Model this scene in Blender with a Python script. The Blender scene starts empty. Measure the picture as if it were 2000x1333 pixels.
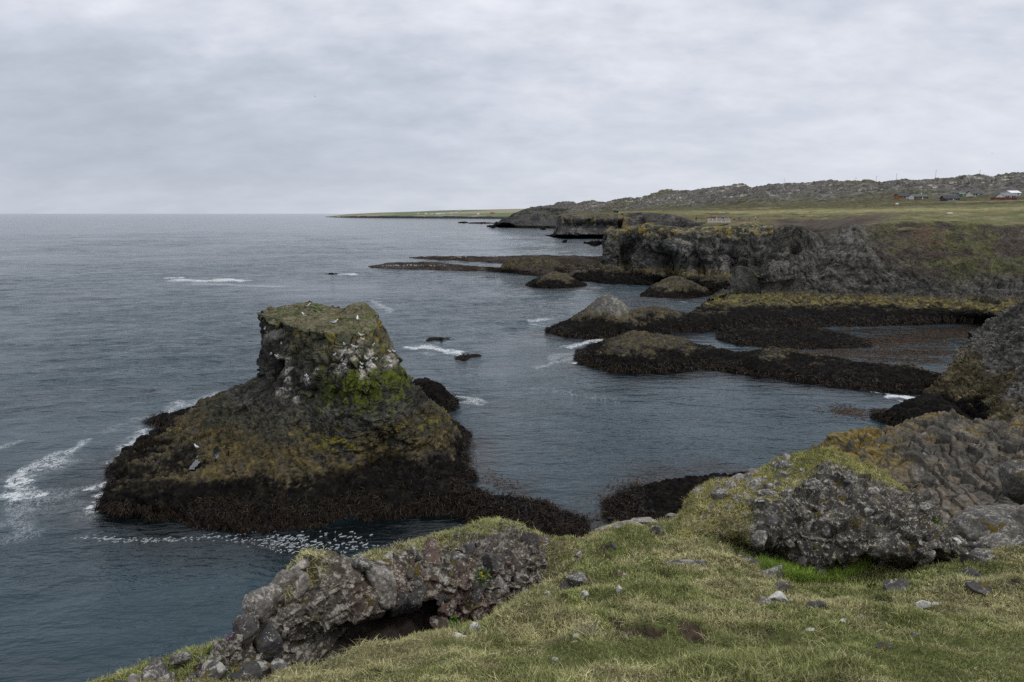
import bpy, math, random
import numpy as np
from mathutils import Vector, Matrix

random.seed(11)
RNG = np.random.default_rng(11)
scene = bpy.context.scene
COLL = scene.collection

# ------------------------------------------------------------------ camera model (2000 x 1333 photo pixels)
FPX = 1333.0
TH = math.atan(249.0 / 1333.0)
CT, ST = math.cos(TH), math.sin(TH)
CAMZ = 22.0
CAM = np.array([0.0, 0.0, CAMZ])


def D(px, py, t):
    u = (px - 1000.0) / FPX
    v = (666.5 - py) / FPX
    return np.array([t * u, t * (CT + v * ST), CAMZ + t * (-ST + v * CT)])


def W(px, py, z=0.0):
    v = (666.5 - py) / FPX
    dz = -ST + v * CT
    return D(px, py, (z - CAMZ) / dz)


def to_px(P):
    P = np.asarray(P, float)
    x, y, z = P[..., 0], P[..., 1], P[..., 2] - CAMZ
    f = y * CT - z * ST
    v = (y * ST + z * CT) / f
    return 1000 + FPX * x / f, 666.5 - FPX * v, f


# ------------------------------------------------------------------ noise
def _hash(ix, iy, iz, s):
    with np.errstate(over='ignore'):
        h = (ix.astype(np.uint32) * np.uint32(374761393) + iy.astype(np.uint32) * np.uint32(668265263)
             + iz.astype(np.uint32) * np.uint32(2246822519) + np.uint32((s * 3266489917) & 0xffffffff))
        h = (h ^ (h >> np.uint32(15))) * np.uint32(2246822519)
        h = (h ^ (h >> np.uint32(13))) * np.uint32(3266489917)
        return h ^ (h >> np.uint32(16))


def _h01(h):
    return (h & np.uint32(0xffffff)).astype(np.float32) / np.float32(16777216.0)


def _i(a):
    return a.astype(np.int64)


def vnoise(p, s=0):
    p = np.asarray(p, np.float32)
    f = np.floor(p)
    i = _i(f)
    w = p - f
    w = w * w * w * (w * (w * 6 - 15) + 10)
    r = 0
    for dx in (0, 1):
        wx = w[:, 0] if dx else 1 - w[:, 0]
        for dy in (0, 1):
            wy = w[:, 1] if dy else 1 - w[:, 1]
            for dz in (0, 1):
                wz = w[:, 2] if dz else 1 - w[:, 2]
                r = r + wx * wy * wz * _h01(_hash(i[:, 0] + dx, i[:, 1] + dy, i[:, 2] + dz, s))
    return r * 2 - 1


_ROT = np.array([[0.0, 0.8, 0.6], [-0.8, 0.36, -0.48], [-0.6, -0.48, 0.64]], np.float32)


def fbm(p, o=4, s=0, gain=0.5):
    p = np.asarray(p, np.float32)
    a, r, n = 1.0, 0.0, 0.0
    for k in range(o):
        r = r + a * vnoise(p + 17.3 * k, s + k)
        n += a
        a *= gain
        p = (p @ _ROT) * 2.03
    return r / n * 1.6


def voronoi(p, s=0, jit=1.0):
    p = np.asarray(p, np.float32)
    f = np.floor(p)
    i = _i(f)
    n = len(p)
    d1 = np.full(n, 9e9, np.float32)
    d2 = np.full(n, 9e9, np.float32)
    idx = np.zeros(n, np.uint32)
    vec = np.zeros((n, 3), np.float32)
    for dx in (-1, 0, 1):
        for dy in (-1, 0, 1):
            for dz in (-1, 0, 1):
                h = _hash(i[:, 0] + dx, i[:, 1] + dy, i[:, 2] + dz, s)
                ox = f[:, 0] + dx + 0.5 + (_h01(h) - 0.5) * jit - p[:, 0]
                oy = f[:, 1] + dy + 0.5 + (_h01(h * np.uint32(747796405) + np.uint32(1)) - 0.5) * jit - p[:, 1]
                oz = f[:, 2] + dz + 0.5 + (_h01(h * np.uint32(2891336453) + np.uint32(7)) - 0.5) * jit - p[:, 2]
                d = ox * ox + oy * oy + oz * oz
                c = d < d1
                d2 = np.where(c, d1, np.minimum(d2, d))
                d1 = np.where(c, d, d1)
                idx = np.where(c, h, idx)
                vec[c, 0] = ox[c]
                vec[c, 1] = oy[c]
                vec[c, 2] = oz[c]
    return np.sqrt(d1), np.sqrt(d2), idx, vec


def rnd(idx, k=0):
    with np.errstate(over='ignore'):
        h = (idx ^ np.uint32(0x9e3779b9 * (k + 1) & 0xffffffff)) * np.uint32(2246822519)
        h = (h ^ (h >> np.uint32(13))) * np.uint32(3266489917)
        return _h01(h ^ (h >> np.uint32(16)))


def sstep(a, b, x):
    t = np.clip((x - a) / (b - a), 0, 1)
    return t * t * (3 - 2 * t)


def blocks(p, size, seed=0, tilt=0.9, groove=0.35, axes=None, gw=0.14):
    """fractured rock: each cell is a tilted facet, the joints between cells are cut in (unit: cell size)"""
    q = np.asarray(p, np.float32)
    if axes is not None:
        q = q @ np.asarray(axes, np.float32).T
    q = q / np.asarray(size, np.float32)
    q = q + 0.18 * np.stack([vnoise(q * 1.1, seed + 50), vnoise(q * 1.1 + 31, seed + 51), vnoise(q * 1.1 + 67, seed + 52)], 1)
    d1, d2, idx, vec = voronoi(q, seed)
    nx, ny, nz = rnd(idx, 1) - .5, rnd(idx, 2) - .5, rnd(idx, 3) - .5
    d = (rnd(idx, 0) - 0.5) * 0.8 + tilt * (vec[:, 0] * nx + vec[:, 1] * ny + vec[:, 2] * nz) * 1.6
    d = d - groove * (1 - sstep(0.0, gw, d2 - d1))
    return d, idx, d2 - d1


def domes(p, size, seed=0, axes=None):
    q = np.asarray(p, np.float32)
    if axes is not None:
        q = q @ np.asarray(axes, np.float32).T
    q = q / np.asarray(size, np.float32)
    d1, d2, idx, vec = voronoi(q, seed, 0.9)
    e = np.clip((d2 - d1) * 1.5, 0, 1)
    return np.sqrt(1 - (1 - e) ** 2) + (rnd(idx, 0) - .5) * 0.6, idx, d2 - d1


# ------------------------------------------------------------------ meshes
def tag(o, label=None, cat=None, group=None, kind=None):
    if label: o['label'] = label
    if cat: o['category'] = cat
    if group: o['group'] = group
    if kind: o['kind'] = kind
    return o


def link(o, parent=None):
    COLL.objects.link(o)
    if parent is not None:
        o.parent = parent
    return o


def empty(name, loc=(0, 0, 0), rz=0.0):
    o = bpy.data.objects.new(name, None)
    o.location = loc
    o.rotation_euler = (0, 0, rz)
    o.empty_display_size = 0.2
    return link(o)


def mesh_data(name, verts, faces, col=None, mat=None, smooth=True, attrs=None):
    """faces: one int array (n,k) or a list of them"""
    if isinstance(faces, np.ndarray):
        faces = [faces]
    verts = np.asarray(verts, np.float32)
    me = bpy.data.meshes.new(name)
    me.vertices.add(len(verts))
    me.vertices.foreach_set('co', verts.ravel())
    loops = np.concatenate([f.ravel() for f in faces]).astype(np.int32)
    tot = np.concatenate([np.full(len(f), f.shape[1], np.int32) for f in faces])
    start = np.concatenate([[0], np.cumsum(tot)[:-1]]).astype(np.int32)
    me.loops.add(len(loops))
    me.loops.foreach_set('vertex_index', loops)
    me.polygons.add(len(tot))
    me.polygons.foreach_set('loop_start', start)
    me.polygons.foreach_set('loop_total', tot)
    me.update(calc_edges=True)
    me.polygons.foreach_set('use_smooth', np.full(len(tot), bool(smooth)))
    if col is not None:
        c = np.ones((len(verts), 4), np.float32)
        c[:, :3] = np.clip(col, 0.002, 1)
        a = me.color_attributes.new('Col', 'FLOAT_COLOR', 'POINT')
        a.data.foreach_set('color', c.ravel())
    for k, v in (attrs or {}).items():
        a = me.attributes.new(k, 'FLOAT', 'POINT')
        a.data.foreach_set('value', np.asarray(v, np.float32).ravel())
    if mat is not None:
        me.materials.append(mat)
    return me


def obj(name, me, parent=None):
    return link(bpy.data.objects.new(name, me), parent)


def grid_faces(nu, nv, wrap=False):
    i = np.arange(nu - 1)[:, None]
    j = np.arange(nv if wrap else nv - 1)[None, :]
    j2 = (j + 1) % nv
    a = i * nv + j
    b = i * nv + j2
    return np.stack([a, b, b + nv, a + nv], -1).reshape(-1, 4)


def cr(ctrl, t, wrap=False):
    """uniform Catmull-Rom along axis 0 at parameters t"""
    n = len(ctrl)
    k = np.floor(t).astype(int)
    if wrap:
        k = k % n
        g = lambda o: ctrl[(k + o) % n]
    else:
        k = np.clip(k, 0, n - 2)
        lo = 2 * ctrl[0] - ctrl[1]
        hi = 2 * ctrl[-1] - ctrl[-2]
        ext = np.concatenate([lo[None], ctrl, hi[None]])
        g = lambda o: ext[k + o + 1]
    f = (t - np.floor(t)) if wrap else t - k
    f = f.reshape((-1,) + (1,) * (ctrl.ndim - 1))
    p0, p1, p2, p3 = g(-1), g(0), g(1), g(2)
    return 0.5 * ((2 * p1) + (-p0 + p2) * f + (2 * p0 - 5 * p1 + 4 * p2 - p3) * f ** 2 + (-p0 + 3 * p1 - 3 * p2 + p3) * f ** 3)


def params(seg, res, cap=1200):
    out = []
    for k, L in enumerate(seg):
        n = int(max(2, min(cap, math.ceil(L / res))))
        out.append(k + np.arange(n) / n)
    return np.concatenate(out)


def polyres(pts, m):
    pts = np.asarray(pts, float)
    s = np.concatenate([[0], np.cumsum(np.linalg.norm(np.diff(pts, axis=0), axis=1))])
    q = np.linspace(0, s[-1], m)
    return np.stack([np.interp(q, s, pts[:, k]) for k in range(pts.shape[1])], 1)


class Sheet:
    """a lofted sheet of rock or soil: rows of control points, dense vertices, normals"""

    def __init__(self, rows, res, m=None, wrap=False, resv=None):
        n = {len(r) for r in rows}
        if m or len(n) > 1:
            m = m or max(n)
            rows = [polyres(r, m) for r in rows]
        C = np.array([np.array(r, float) for r in rows])
        su = np.linalg.norm(np.diff(C, axis=0), axis=2)
        su = np.percentile(su, 70, axis=1)
        nxt = np.roll(C, -1, axis=1) if wrap else C[:, 1:]
        sv = np.linalg.norm(nxt - (C if wrap else C[:, :-1]), axis=2)
        sv = np.percentile(sv, 75, axis=0)
        tu = params(su, resv or res)
        tu = np.append(tu, len(C) - 1.0)
        tv = params(sv, res)
        if not wrap:
            tv = np.append(tv, C.shape[1] - 1.0)
        G = cr(C, tu)
        G = np.swapaxes(cr(np.swapaxes(G, 0, 1), tv, wrap), 0, 1)
        self.nu, self.nv, self.wrap = len(tu), len(tv), wrap
        self.u = np.repeat(tu, len(tv))
        self.v = np.tile(tv, len(tu))
        self.P = G.reshape(-1, 3)
        self.normals()
        c = (CAM - self.P)
        if wrap:
            c = self.P - self.P.mean(0)
        self.sgn = 1.0 if (self.N * c).sum(1).mean() > 0 else -1.0
        self.N *= self.sgn

    def normals(self):
        G = self.P.reshape(self.nu, self.nv, 3)
        du = np.gradient(G, axis=0)
        if self.wrap:
            dv = np.roll(G, -1, 1) - np.roll(G, 1, 1)
        else:
            dv = np.gradient(G, axis=1)
        n = np.cross(du, dv)
        n /= np.linalg.norm(n, axis=2, keepdims=True) + 1e-9
        self.N = n.reshape(-1, 3) * getattr(self, 'sgn', 1.0)
        self.T = (du / (np.linalg.norm(du, axis=2, keepdims=True) + 1e-9)).reshape(-1, 3)

    def push(self, d):
        self.P = self.P + self.N * np.asarray(d)[:, None]

    def faces(self):
        f = grid_faces(self.nu, self.nv, self.wrap)
        return f if self.sgn < 0 else f[:, ::-1]

    def build(self, name, col, mat, parent=None, attrs=None):
        return obj(name, mesh_data(name, self.P, self.faces(), col, mat, True, attrs), parent)


def mix(a, b, m):
    a = np.asarray(a, float)
    b = np.asarray(b, float)
    m = np.asarray(m)[:, None]
    return a * (1 - m) + b * m


def blades(base, up, side, length, width, bend, col):
    """thin 5-point blades: base (n,3), up (n,3) growth direction, side (n,3) width direction, bend (n,3) tip offset"""
    n = len(base)
    L = np.asarray(length)[:, None]
    w = np.asarray(width)[:, None] * 0.5
    mid = base + up * L * 0.55 + bend * 0.3
    tip = base + up * L + bend
    V = np.stack([base - side * w, base + side * w, mid + side * w * 0.75, mid - side * w * 0.75, tip], 1)
    k = np.arange(n)[:, None] * 5
    q = k + np.array([[0, 1, 2, 3]])
    t = k + np.array([[3, 2, 4]])
    return V.reshape(-1, 3), q, t, np.repeat(col, 5, axis=0)


def merge_blades(parts):
    V, Q, T, C, o = [], [], [], [], 0
    for v, q, t, c in parts:
        V.append(v); Q.append(q + o); T.append(t + o); C.append(c)
        o += len(v)
    return np.concatenate(V), [np.concatenate(Q), np.concatenate(T)], np.concatenate(C)


def unit(a):
    return a / (np.linalg.norm(a, axis=-1, keepdims=True) + 1e-9)


# ------------------------------------------------------------------ materials
class NT:
    def __init__(self, name):
        self.m = bpy.data.materials.new(name)
        self.m.use_nodes = True
        self.t = self.m.node_tree
        self.t.nodes.clear()
        self.out = self.n('ShaderNodeOutputMaterial')
        self.b = self.n('ShaderNodeBsdfPrincipled')
        self.l(self.b.outputs[0], self.out.inputs[0])

    def n(self, typ, **kw):
        x = self.t.nodes.new(typ)
        for k, v in kw.items():
            if k in ('operation', 'blend_type', 'data_type', 'attribute_name', 'feature', 'noise_dimensions', 'distance', 'normalize', 'clamp_factor', 'clamp_result', 'mode', 'interpolation_type'):
                setattr(x, k, v)
            else:
                x.inputs[k].default_value = v
        return x

    def l(self, a, b):
        self.t.links.new(a, b)

    def pos(self):
        g = self.n('ShaderNodeNewGeometry')
        return g.outputs['Position']

    def objco(self):
        return self.n('ShaderNodeTexCoord').outputs['Object']

    def noise(self, vec, scale, detail=4, rough=0.55, dist=0.0):
        x = self.n('ShaderNodeTexNoise', Scale=scale, Detail=detail, Roughness=rough, Distortion=dist)
        self.l(vec, x.inputs['Vector'])
        return x.outputs['Fac']

    def ramp(self, fac, a, b, lo=0.0, hi=1.0):
        x = self.n('ShaderNodeMapRange', interpolation_type='SMOOTHSTEP')
        x.inputs['From Min'].default_value = a
        x.inputs['From Max'].default_value = b
        x.inputs['To Min'].default_value = lo
        x.inputs['To Max'].default_value = hi
        self.l(fac, x.inputs['Value'])
        return x.outputs['Result']

    def math(self, op, a, b=None):
        x = self.n('ShaderNodeMath', operation=op)
        for k, v in enumerate((a, b)):
            if v is None: continue
            if isinstance(v, (int, float)):
                x.inputs[k].default_value = v
            else:
                self.l(v, x.inputs[k])
        return x.outputs[0]

    def mixc(self, fac, a, b, blend='MIX'):
        x = self.n('ShaderNodeMix', data_type='RGBA', blend_type=blend)
        for k, v in (('Factor', fac), ('A', a), ('B', b)):
            s = [i for i in x.inputs if i.name == k and i.type == ('VALUE' if k == 'Factor' else 'RGBA')][0]
            if isinstance(v, (int, float)):
                s.default_value = v
            elif isinstance(v, (tuple, list)):
                s.default_value = tuple(v) + ((1.0,) if len(v) == 3 else ())
            else:
                self.l(v, s)
        return [o for o in x.outputs if o.type == 'RGBA'][0]

    def gray(self, v):
        x = self.n('ShaderNodeCombineColor')
        for k in range(3):
            self.l(v, x.inputs[k])
        return x.outputs[0]

    def bump(self, h, dist, strength=1.0, normal=None):
        x = self.n('ShaderNodeBump', Strength=strength, Distance=dist)
        self.l(h, x.inputs['Height'])
        if normal is not None:
            self.l(normal, x.inputs['Normal'])
        return x.outputs['Normal']

    def attr(self, name, what='Color'):
        return self.n('ShaderNodeAttribute', attribute_name=name).outputs[what]


def attr_mat(name, scale, bump, rough=0.9, var=0.5, spec=0.1, detail=5, crack=0.0, cdist=0.1):
    """colour from the mesh (what the rock, soil or weed is made of), broken up by fine noise, with small bumps"""
    m = NT(name)
    p = m.pos()
    n1 = m.noise(p, scale, detail, 0.65)
    n2 = m.noise(p, scale * 0.23, 3, 0.6)
    f = m.math('MULTIPLY', m.ramp(n1, 0.25, 0.75, 1 - var, 1 + var), m.ramp(n2, 0.3, 0.7, 1 - var * 0.4, 1 + var * 0.4))
    c = m.mixc(1.0, m.attr('Col'), m.gray(f), 'MULTIPLY')
    m.l(c, m.b.inputs['Base Color'])
    m.b.inputs['Roughness'].default_value = rough
    m.b.inputs['Specular IOR Level'].default_value = spec
    nrm = m.bump(n1, bump)
    if crack:
        w = m.n('ShaderNodeMix', data_type='VECTOR')
        tw = m.n('ShaderNodeTexNoise', Scale=crack * 1.2, Detail=2)
        m.l(p, tw.inputs['Vector'])
        va = m.n('ShaderNodeVectorMath', operation='MULTIPLY_ADD')
        m.l(tw.outputs['Color'], va.inputs[0])
        va.inputs[1].default_value = (0.35 / crack,) * 3
        m.l(p, va.inputs[2])
        v = m.n('ShaderNodeTexVoronoi', feature='DISTANCE_TO_EDGE', Scale=crack)
        m.l(va.outputs[0], v.inputs['Vector'])
        cm_ = m.math('MULTIPLY', m.math('SUBTRACT', m.ramp(v.outputs['Distance'], 0.0, 0.10), 1.0), m.ramp(m.noise(p, crack * .55, 3), 0.42, 0.62))
        nrm = m.bump(cm_, cdist, 1.0, nrm)
    m.l(nrm, m.b.inputs['Normal'])
    return m.m


def plain_mat(name, col, rough=0.7, var=0.15, scale=3.0, metal=0.0):
    m = NT(name)
    n = m.noise(m.objco(), scale, 3)
    c = m.mixc(1.0, col, m.gray(m.ramp(n, 0.3, 0.7, 1 - var, 1 + var)), 'MULTIPLY')
    m.l(c, m.b.inputs['Base Color'])
    m.b.inputs['Roughness'].default_value = rough
    m.b.inputs['Metallic'].default_value = metal
    return m.m


def stone_mat(name, ca, cb, lich=0.5, lcol=(0.42, 0.41, 0.37), moss=0.25, scale=1.0, attr=False, rough=0.9, red=0.0, mcol=(0.10, 0.075, 0.012)):
    """porous lava stone: two rock tones by object, crusts of pale lichen, cushions of ochre moss on top"""
    m = NT(name)
    p = m.pos()
    rn = m.n('ShaderNodeObjectInfo').outputs['Random']
    base = m.mixc(rn, ca, cb)
    if attr:
        base = m.attr('Col')
    if red > 0:
        rr = m.math('FRACT', m.math('MULTIPLY', rn, 7.31))
        base = m.mixc(m.ramp(rr, 1 - red, 1 - red + 0.1), base, (0.088, 0.060, 0.047))
    n1 = m.noise(p, 14 * scale, 6, 0.65)
    n2 = m.noise(p, 2.6 * scale, 3, 0.6)
    base = m.mixc(1.0, base, m.gray(m.math('MULTIPLY', m.ramp(n1, 0.25, 0.75, 0.55, 1.5), m.ramp(n2, 0.3, 0.7, 0.8, 1.2))), 'MULTIPLY')
    # lichen: large crusts and small round spots
    g = m.n('ShaderNodeNewGeometry')
    sep = m.n('ShaderNodeSeparateXYZ')
    m.l(g.outputs['True Normal'], sep.inputs[0])
    upz = sep.outputs['Z']
    n3 = m.noise(p, 9.0 * scale, 6, 0.72, 0.4)
    n3 = m.math('ADD', n3, m.math('MULTIPLY', upz, 0.05))
    crust = m.ramp(n3, 0.66 - 0.2 * lich, 0.69 - 0.2 * lich)
    v = m.n('ShaderNodeTexVoronoi', Scale=22 * scale)
    m.l(p, v.inputs['Vector'])
    spot = m.math('MULTIPLY', m.ramp(v.outputs['Distance'], 0.30, 0.24), m.ramp(n2, 0.62 - 0.25 * lich, 0.66 - 0.25 * lich))
    lf = m.math('MAXIMUM', crust, spot)
    lc = m.mixc(1.0, lcol, m.gray(m.ramp(n1, 0.3, 0.7, 0.65, 1.25)), 'MULTIPLY')
    c = m.mixc(m.math('MULTIPLY', lf, 0.85), base, lc)
    n4 = m.noise(p, 3.3 * scale, 5, 0.6, 0.2)
    mf = m.ramp(m.math('ADD', n4, m.math('MULTIPLY', upz, 0.06)), 0.70 - 0.2 * moss, 0.73 - 0.2 * moss)
    c = m.mixc(mf, c, mcol)
    m.l(c, m.b.inputs['Base Color'])
    m.b.inputs['Roughness'].default_value = rough
    m.b.inputs['Specular IOR Level'].default_value = 0.25
    h = m.math('ADD', n1, m.math('MULTIPLY', mf, 0.5))
    m.l(m.bump(h, 0.035 / scale), m.b.inputs['Normal'])
    return m.m
# ------------------------------------------------------------------ camera, light, sky
cam = bpy.data.cameras.new('camera')
cam.sensor_width = 36.0
cam.lens = 36.0 * FPX / 2000.0
cam.clip_start = 0.2
cam.clip_end = 120000.0
co = bpy.data.objects.new('camera', cam)
co.location = CAM
co.rotation_euler = (math.pi / 2 - TH, 0, 0)
COLL.objects.link(co)
scene.camera = co

SUN_EL, SUN_AZ = math.radians(54), math.radians(118)      # azimuth clockwise from the view direction
sl = bpy.data.lights.new('sun', 'SUN')
sl.energy = 1.1
sl.angle = math.radians(14)
sl.color = (1.0, 0.97, 0.92)
so = bpy.data.objects.new('sun', sl)
sdir = Vector((math.sin(SUN_AZ) * math.cos(SUN_EL), math.cos(SUN_AZ) * math.cos(SUN_EL), math.sin(SUN_EL)))
so.rotation_euler = sdir.to_track_quat('Z', 'Y').to_euler()
so.location = (40, -20, 80)
COLL.objects.link(so)

wd = bpy.data.worlds.new('World')
scene.world = wd
wd.use_nodes = True
wt = wd.node_tree
wt.nodes.clear()


def wn(t, **kw):
    x = wt.nodes.new(t)
    for k, v in kw.items():
        if k in x.inputs.keys():
            x.inputs[k].default_value = v
        else:
            setattr(x, k, v)
    return x


def wmath(op, a, b=None):
    x = wn('ShaderNodeMath', operation=op)
    for k, v in enumerate((a, b)):
        if v is None: continue
        if isinstance(v, (int, float)): x.inputs[k].default_value = v
        else: wt.links.new(v, x.inputs[k])
    return x.outputs[0]


def wramp(f, a, b, lo=0.0, hi=1.0):
    x = wn('ShaderNodeMapRange', interpolation_type='SMOOTHSTEP')
    for k, v in zip(('From Min', 'From Max', 'To Min', 'To Max'), (a, b, lo, hi)):
        x.inputs[k].default_value = v
    wt.links.new(f, x.inputs['Value'])
    return x.outputs['Result']


def wmix(f, a, b):
    x = wn('ShaderNodeMix', data_type='RGBA')
    s = [i for i in x.inputs if i.name in ('Factor',) and i.type == 'VALUE'][0]
    A = [i for i in x.inputs if i.name == 'A' and i.type == 'RGBA'][0]
    B = [i for i in x.inputs if i.name == 'B' and i.type == 'RGBA'][0]
    for s_, v in ((s, f), (A, a), (B, b)):
        if isinstance(v, (int, float)): s_.default_value = v
        elif isinstance(v, tuple): s_.default_value = v + (1.0,)
        else: wt.links.new(v, s_)
    return [o for o in x.outputs if o.type == 'RGBA'][0]


sky = wn('ShaderNodeTexSky')
sky.sky_type = 'NISHITA'
sky.sun_disc = False
sky.sun_elevation = SUN_EL
sky.sun_rotation = SUN_AZ
tc = wn('ShaderNodeTexCoord')
sp = wn('ShaderNodeSeparateXYZ')
wt.links.new(tc.outputs['Generated'], sp.inputs[0])
X, Y, Z = sp.outputs
zc = wmath('MAXIMUM', Z, 0.0)
den = wmath('ADD', zc, 0.34)
cx = wn('ShaderNodeCombineXYZ')
wt.links.new(wmath('MULTIPLY', wmath('DIVIDE', X, den), 0.72), cx.inputs[0])
wt.links.new(wmath('DIVIDE', Y, den), cx.inputs[1])
cx.inputs[2].default_value = 3.7


def wnoise(scale, detail, rough, dist=0.0):
    x = wn('ShaderNodeTexNoise', Scale=scale, Detail=detail, Roughness=rough, Distortion=dist)
    wt.links.new(cx.outputs[0], x.inputs['Vector'])
    return x.outputs['Fac']


big = wnoise(1.5, 3, 0.5)
puff = wnoise(6.5, 5, 0.58, 0.1)
fine = wnoise(17.0, 4, 0.55)
cover = wmath('ADD', wmath('MULTIPLY', big, 0.5), wmath('ADD', wmath('MULTIPLY', puff, 0.42), wmath('MULTIPLY', fine, 0.09)))
lo_f = wramp(zc, 0.0, 0.30, 0.35, 1.0)                    # the layer flattens out towards the horizon
dev = wmath('MULTIPLY', wmath('SUBTRACT', cover, 0.535), lo_f)
# darker slate belly low on the left, paler on the right and high up
slate = wmath('MULTIPLY', wramp(X, 0.45, -0.5), wmath('MULTIPLY', wramp(zc, 0.0, 0.07, 0.45, 1.0), wramp(zc, 0.36, 0.12)))
bright = wmath('SUBTRACT', wramp(zc, 0.0, 0.5, 0.84, 0.99), wmath('MULTIPLY', slate, 0.19))
bright = wmath('ADD', bright, wmath('MULTIPLY', dev, 1.0))
tone = wmix(wramp(bright, 0.62, 1.0), (6.85, 7.45, 8.7), (8.4, 8.58, 9.2))
gray = wn('ShaderNodeCombineColor')
for k in range(3): wt.links.new(bright, gray.inputs[k])
mul = wn('ShaderNodeMix', data_type='RGBA', blend_type='MULTIPLY')
mA = [i for i in mul.inputs if i.type == 'RGBA']
[i for i in mul.inputs if i.name == 'Factor' and i.type == 'VALUE'][0].default_value = 1.0
wt.links.new(tone, mA[0])
wt.links.new(gray.outputs[0], mA[1])
cloud = [o for o in mul.outputs if o.type == 'RGBA'][0]
final = wmix(0.95, sky.outputs[0], cloud)
bg = wn('ShaderNodeBackground')
bg.inputs['Strength'].default_value = 0.1
wt.links.new(final, bg.inputs['Color'])
wo = wn('ShaderNodeOutputWorld')
wt.links.new(bg.outputs[0], wo.inputs[0])

vs = scene.view_settings
scene.display_settings.display_device = 'sRGB'
vs.view_transform = 'Standard'
vs.look = 'None'
vs.exposure = 0.13
vs.gamma = 1.0
scene.render.engine = 'CYCLES'
scene.cycles.max_bounces = 6
scene.cycles.diffuse_bounces = 3
scene.cycles.glossy_bounces = 3
scene.cycles.use_denoising = False
scene.cycles.denoiser = 'OPENIMAGEDENOISE'
scene.cycles.denoising_input_passes = 'RGB_ALBEDO_NORMAL'

# ------------------------------------------------------------------ materials of the place
M_ROCK_FAR = attr_mat('far_basalt', 0.9, 0.5, var=0.45, crack=.45, cdist=.5)
M_ROCK = attr_mat('basalt', 2.6, 0.16, var=0.5, crack=1.3, cdist=.13)
M_COB = attr_mat('column_ends', 5.0, 0.07, var=0.4)
M_LAND = attr_mat('pasture', 0.35, 0.5, var=0.3)
M_HILL = attr_mat('mossy_lava', 0.22, 2.5, var=0.55)
M_KELP = attr_mat('wet_kelp', 3.0, 0.25, rough=0.42, var=0.6, spec=0.12)
M_SOIL = attr_mat('turf', 18.0, 0.03, var=0.5)
M_GRASS = attr_mat('grass_blades', 3.0, 0.0, rough=0.7, var=0.25, spec=0.15)
M_LAVA = stone_mat('lichened_lava', (0.075, 0.066, 0.06), (0.10, 0.09, 0.08), 0.56, (0.34, 0.32, 0.275), moss=0.32, scale=1.0, attr=True)
M_ST_DARK = stone_mat('dark_lava_stone', (0.050, 0.048, 0.048), (0.085, 0.076, 0.07), 0.15, moss=0.2, scale=1.3, red=0.16)
M_ST_GREY = stone_mat('lichened_stone', (0.085, 0.08, 0.075), (0.15, 0.135, 0.12), 0.5, (0.36, 0.35, 0.31), moss=0.22, scale=1.3)
M_ST_RED = stone_mat('red_lava_stone', (0.070, 0.052, 0.044), (0.115, 0.080, 0.064), 0.2, moss=0.12, scale=1.3)
M_MOUND = stone_mat('rubble_lava', (0.075, 0.066, 0.06), (0.10, 0.09, 0.08), 0.42, (0.36, 0.34, 0.29), moss=0.36, scale=1.25, attr=True)
M_ST_WHITE = stone_mat('white_lichen_stone', (0.20, 0.19, 0.17), (0.28, 0.27, 0.25), 0.95, (0.58, 0.58, 0.54), moss=0.0, scale=1.2)
M_ST_PALE = stone_mat('pale_boulder', (0.15, 0.135, 0.12), (0.19, 0.175, 0.155), 0.4, (0.38, 0.35, 0.30), moss=0.2, scale=0.9)
M_ST_BIG = stone_mat('grey_boulder', (0.085, 0.08, 0.072), (0.105, 0.098, 0.088), 0.36, (0.30, 0.28, 0.25), moss=0.25, scale=0.9)

# ------------------------------------------------------------------ sea
def seg_dist(x, y, pts):
    best = np.full(len(x), 1e9, np.float32)
    for a, b in zip(pts[:-1], pts[1:]):
        ax, ay, bx, by = a[0], a[1], b[0], b[1]
        dx, dy = bx - ax, by - ay
        t = np.clip(((x - ax) * dx + (y - ay) * dy) / (dx * dx + dy * dy + 1e-9), 0, 1)
        best = np.minimum(best, np.hypot(x - ax - t * dx, y - ay - t * dy))
    return best


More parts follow.
